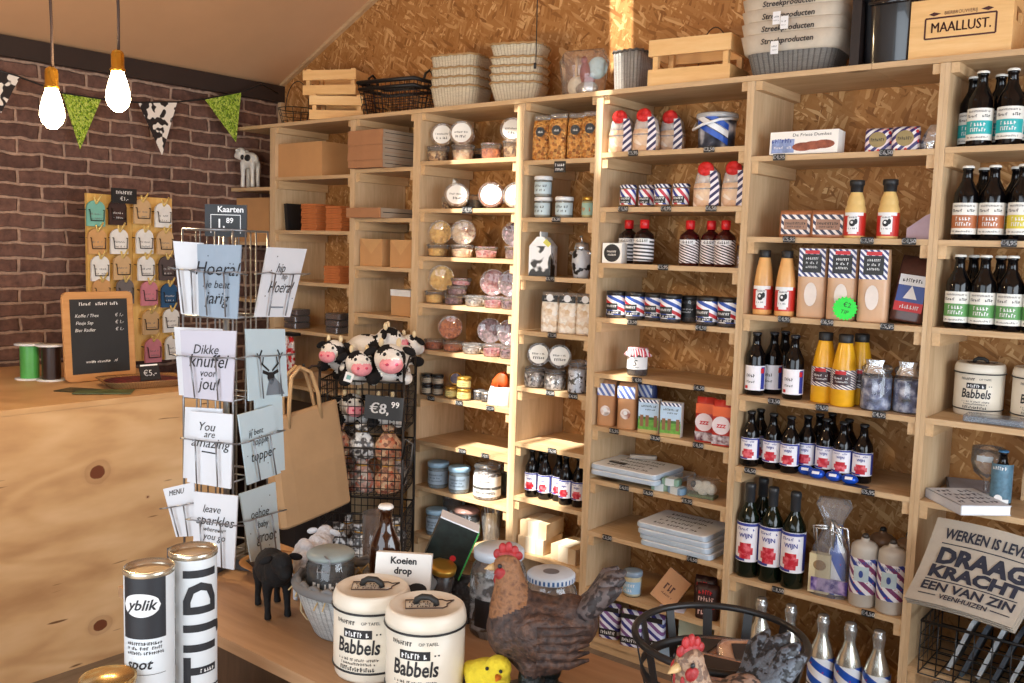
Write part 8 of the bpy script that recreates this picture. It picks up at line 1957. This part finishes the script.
# ------------------------------------------------------------------ settle: goods stand inside their bay and clear of each other
from mathutils.bvhtree import BVHTree
bpy.context.view_layer.update()
_par = {}
for o in bpy.data.objects:
    if o.parent: _par.setdefault(o.parent.name, []).append(o)
def _meshes(o):
    r = [o] if o.type == 'MESH' else []
    for c in _par.get(o.name, []): r += _meshes(c)
    return r
def _geo(o):
    vs, fs = [], []
    for l in _meshes(o):
        k = len(vs); M = l.matrix_world; vs += [M @ v.co for v in l.data.vertices]; fs += [[k + i for i in p.vertices] for p in l.data.polygons]
    return vs, fs
_things = [o for o in bpy.data.objects if o.parent is None and 'category' in o and o['category'] not in ('shelving', 'board', 'price tag', 'counter', 'table', 'basket stand')]
_bays = {}
for o in _things:
    p = o.matrix_world.translation
    if not (-0.08 < p.y < 0.33 and p.z < TOPZ - .02) or o.name.split('.')[0] in ('postcard', 'canvas_bag', 'paper_bag', 'wire_basket', 'price_star', 'shelf_sign', 'shelf_hook', 'hanging_pack', 'shade_box', 'cow_figure', 'gift_tag', 'glass_jar'): continue
    vs, fs = _geo(o)
    lo = Vector([min(v[i] for v in vs) for i in range(3)]); hi = Vector([max(v[i] for v in vs) for i in range(3)]); c = (lo + hi) / 2
    for k, (x0, x1, zs) in COLS.items():
        if k != 'A' and x0 - .03 < c.x < x1 + .03:
            zz = [z for z in zs if z <= c.z]
            if not zz: continue
            z = max(zz); up = [q for q in zs if q > z]; top = (min(up) if up else TOPZ) - .018
            _bays.setdefault((k, z, top), []).append([o, vs, fs, lo, hi])
def _mv(e, d):
    e[0].location += d; e[1] = [v + d for v in e[1]]; e[3] = e[3] + d; e[4] = e[4] + d
for (k, z, top), es in _bays.items():
    x0, x1, zs = COLS[k]
    def clamp(e):
        if e[4].x > x1 - .001:
            t = e[4].x - x1 + .001; dy = min(t / .81, max(0.0, BY - .012 - e[4].y)); _mv(e, Vector((-dy * .81, dy, 0)))
            if e[4].x > x1 - .001 and e[4].x - e[3].x < x1 - x0: _mv(e, Vector((x1 - .001 - e[4].x, 0, 0)))
        if e[3].x < x0 + .001 and e[0].name.split('.')[0] != 'flat_carton': _mv(e, Vector((x0 + .001 - e[3].x, 0, 0)))
        if e[4].y > BY - .004: _mv(e, Vector((0, BY - .004 - e[4].y, 0)))
    for e in es: clamp(e)
    for it in range(6):
        hit = False
        for i, a in enumerate(es):
            for b in es[i + 1:]:
                ov = [min(a[4][q], b[4][q]) - max(a[3][q], b[3][q]) for q in range(3)]
                if min(ov) < .0012 or ov[2] < .006: continue
                if not BVHTree.FromPolygons(a[1], a[2]).overlap(BVHTree.FromPolygons(b[1], b[2])): continue
                hit = True; ca = (a[3] + a[4]) / 2; cb = (b[3] + b[4]) / 2
                if ov[1] < ov[0] * 1.6 or abs(ca.y - cb.y) > abs(ca.x - cb.x):
                    s_ = min(ov[1] + .001, .010); m_ = b if cb.y >= ca.y else a; _mv(m_, Vector((0, s_, 0)))
                else:
                    s_ = min(ov[0] / 2 + .0006, .006) * (1 if cb.x >= ca.x else -1); _mv(a, Vector((-s_, 0, 0))); _mv(b, Vector((s_, 0, 0)))
                clamp(a); clamp(b)
        if not hit: break
# ------------------------------------------------------------------ lettering and small fittings belong to the part that carries them
_NEST = {'lettering': ('board', 'card', 'bag_body', 'slate', 'front_board', 'tin_body', 'fabric_liner'), 'lid_emblem': ('lid',), 'lid_label': ('lid',), 'lid_band': ('lid',),
         'print': ('printed_top', 'cover', 'card', 'box_body', 'tube_body', 'bar'), 'nostril': ('plush_body',), 'horn': ('plush_body',), 'eye': ('plush_body', 'hen_body', 'chick_body'), 'tie': ('bag_body',),
         'clip': ('lid',), 'flag_print': ('bucket_body',), 'handle': ('lid',), 'sign_holder': ('board',), 'string': ('card',), 'metal_rim': ('tube_body',), 'toy_head': ('toy_fleece',), 'paper_band': ('bar',), 'batten': ()}
for o in list(bpy.data.objects):
    if o.parent is None or o.parent.parent is not None: continue
    b = o.name.split('.')[0]
    if b not in _NEST or o.name in _par: continue
    sib = [c for c in _par.get(o.parent.name, []) if c.name.split('.')[0] in _NEST[b] and c != o]
    if sib and not (b == 'handle' and o.parent.name.split('.')[0] not in ('biscuit_tin', 'candy_bucket')): o.parent = sib[0]
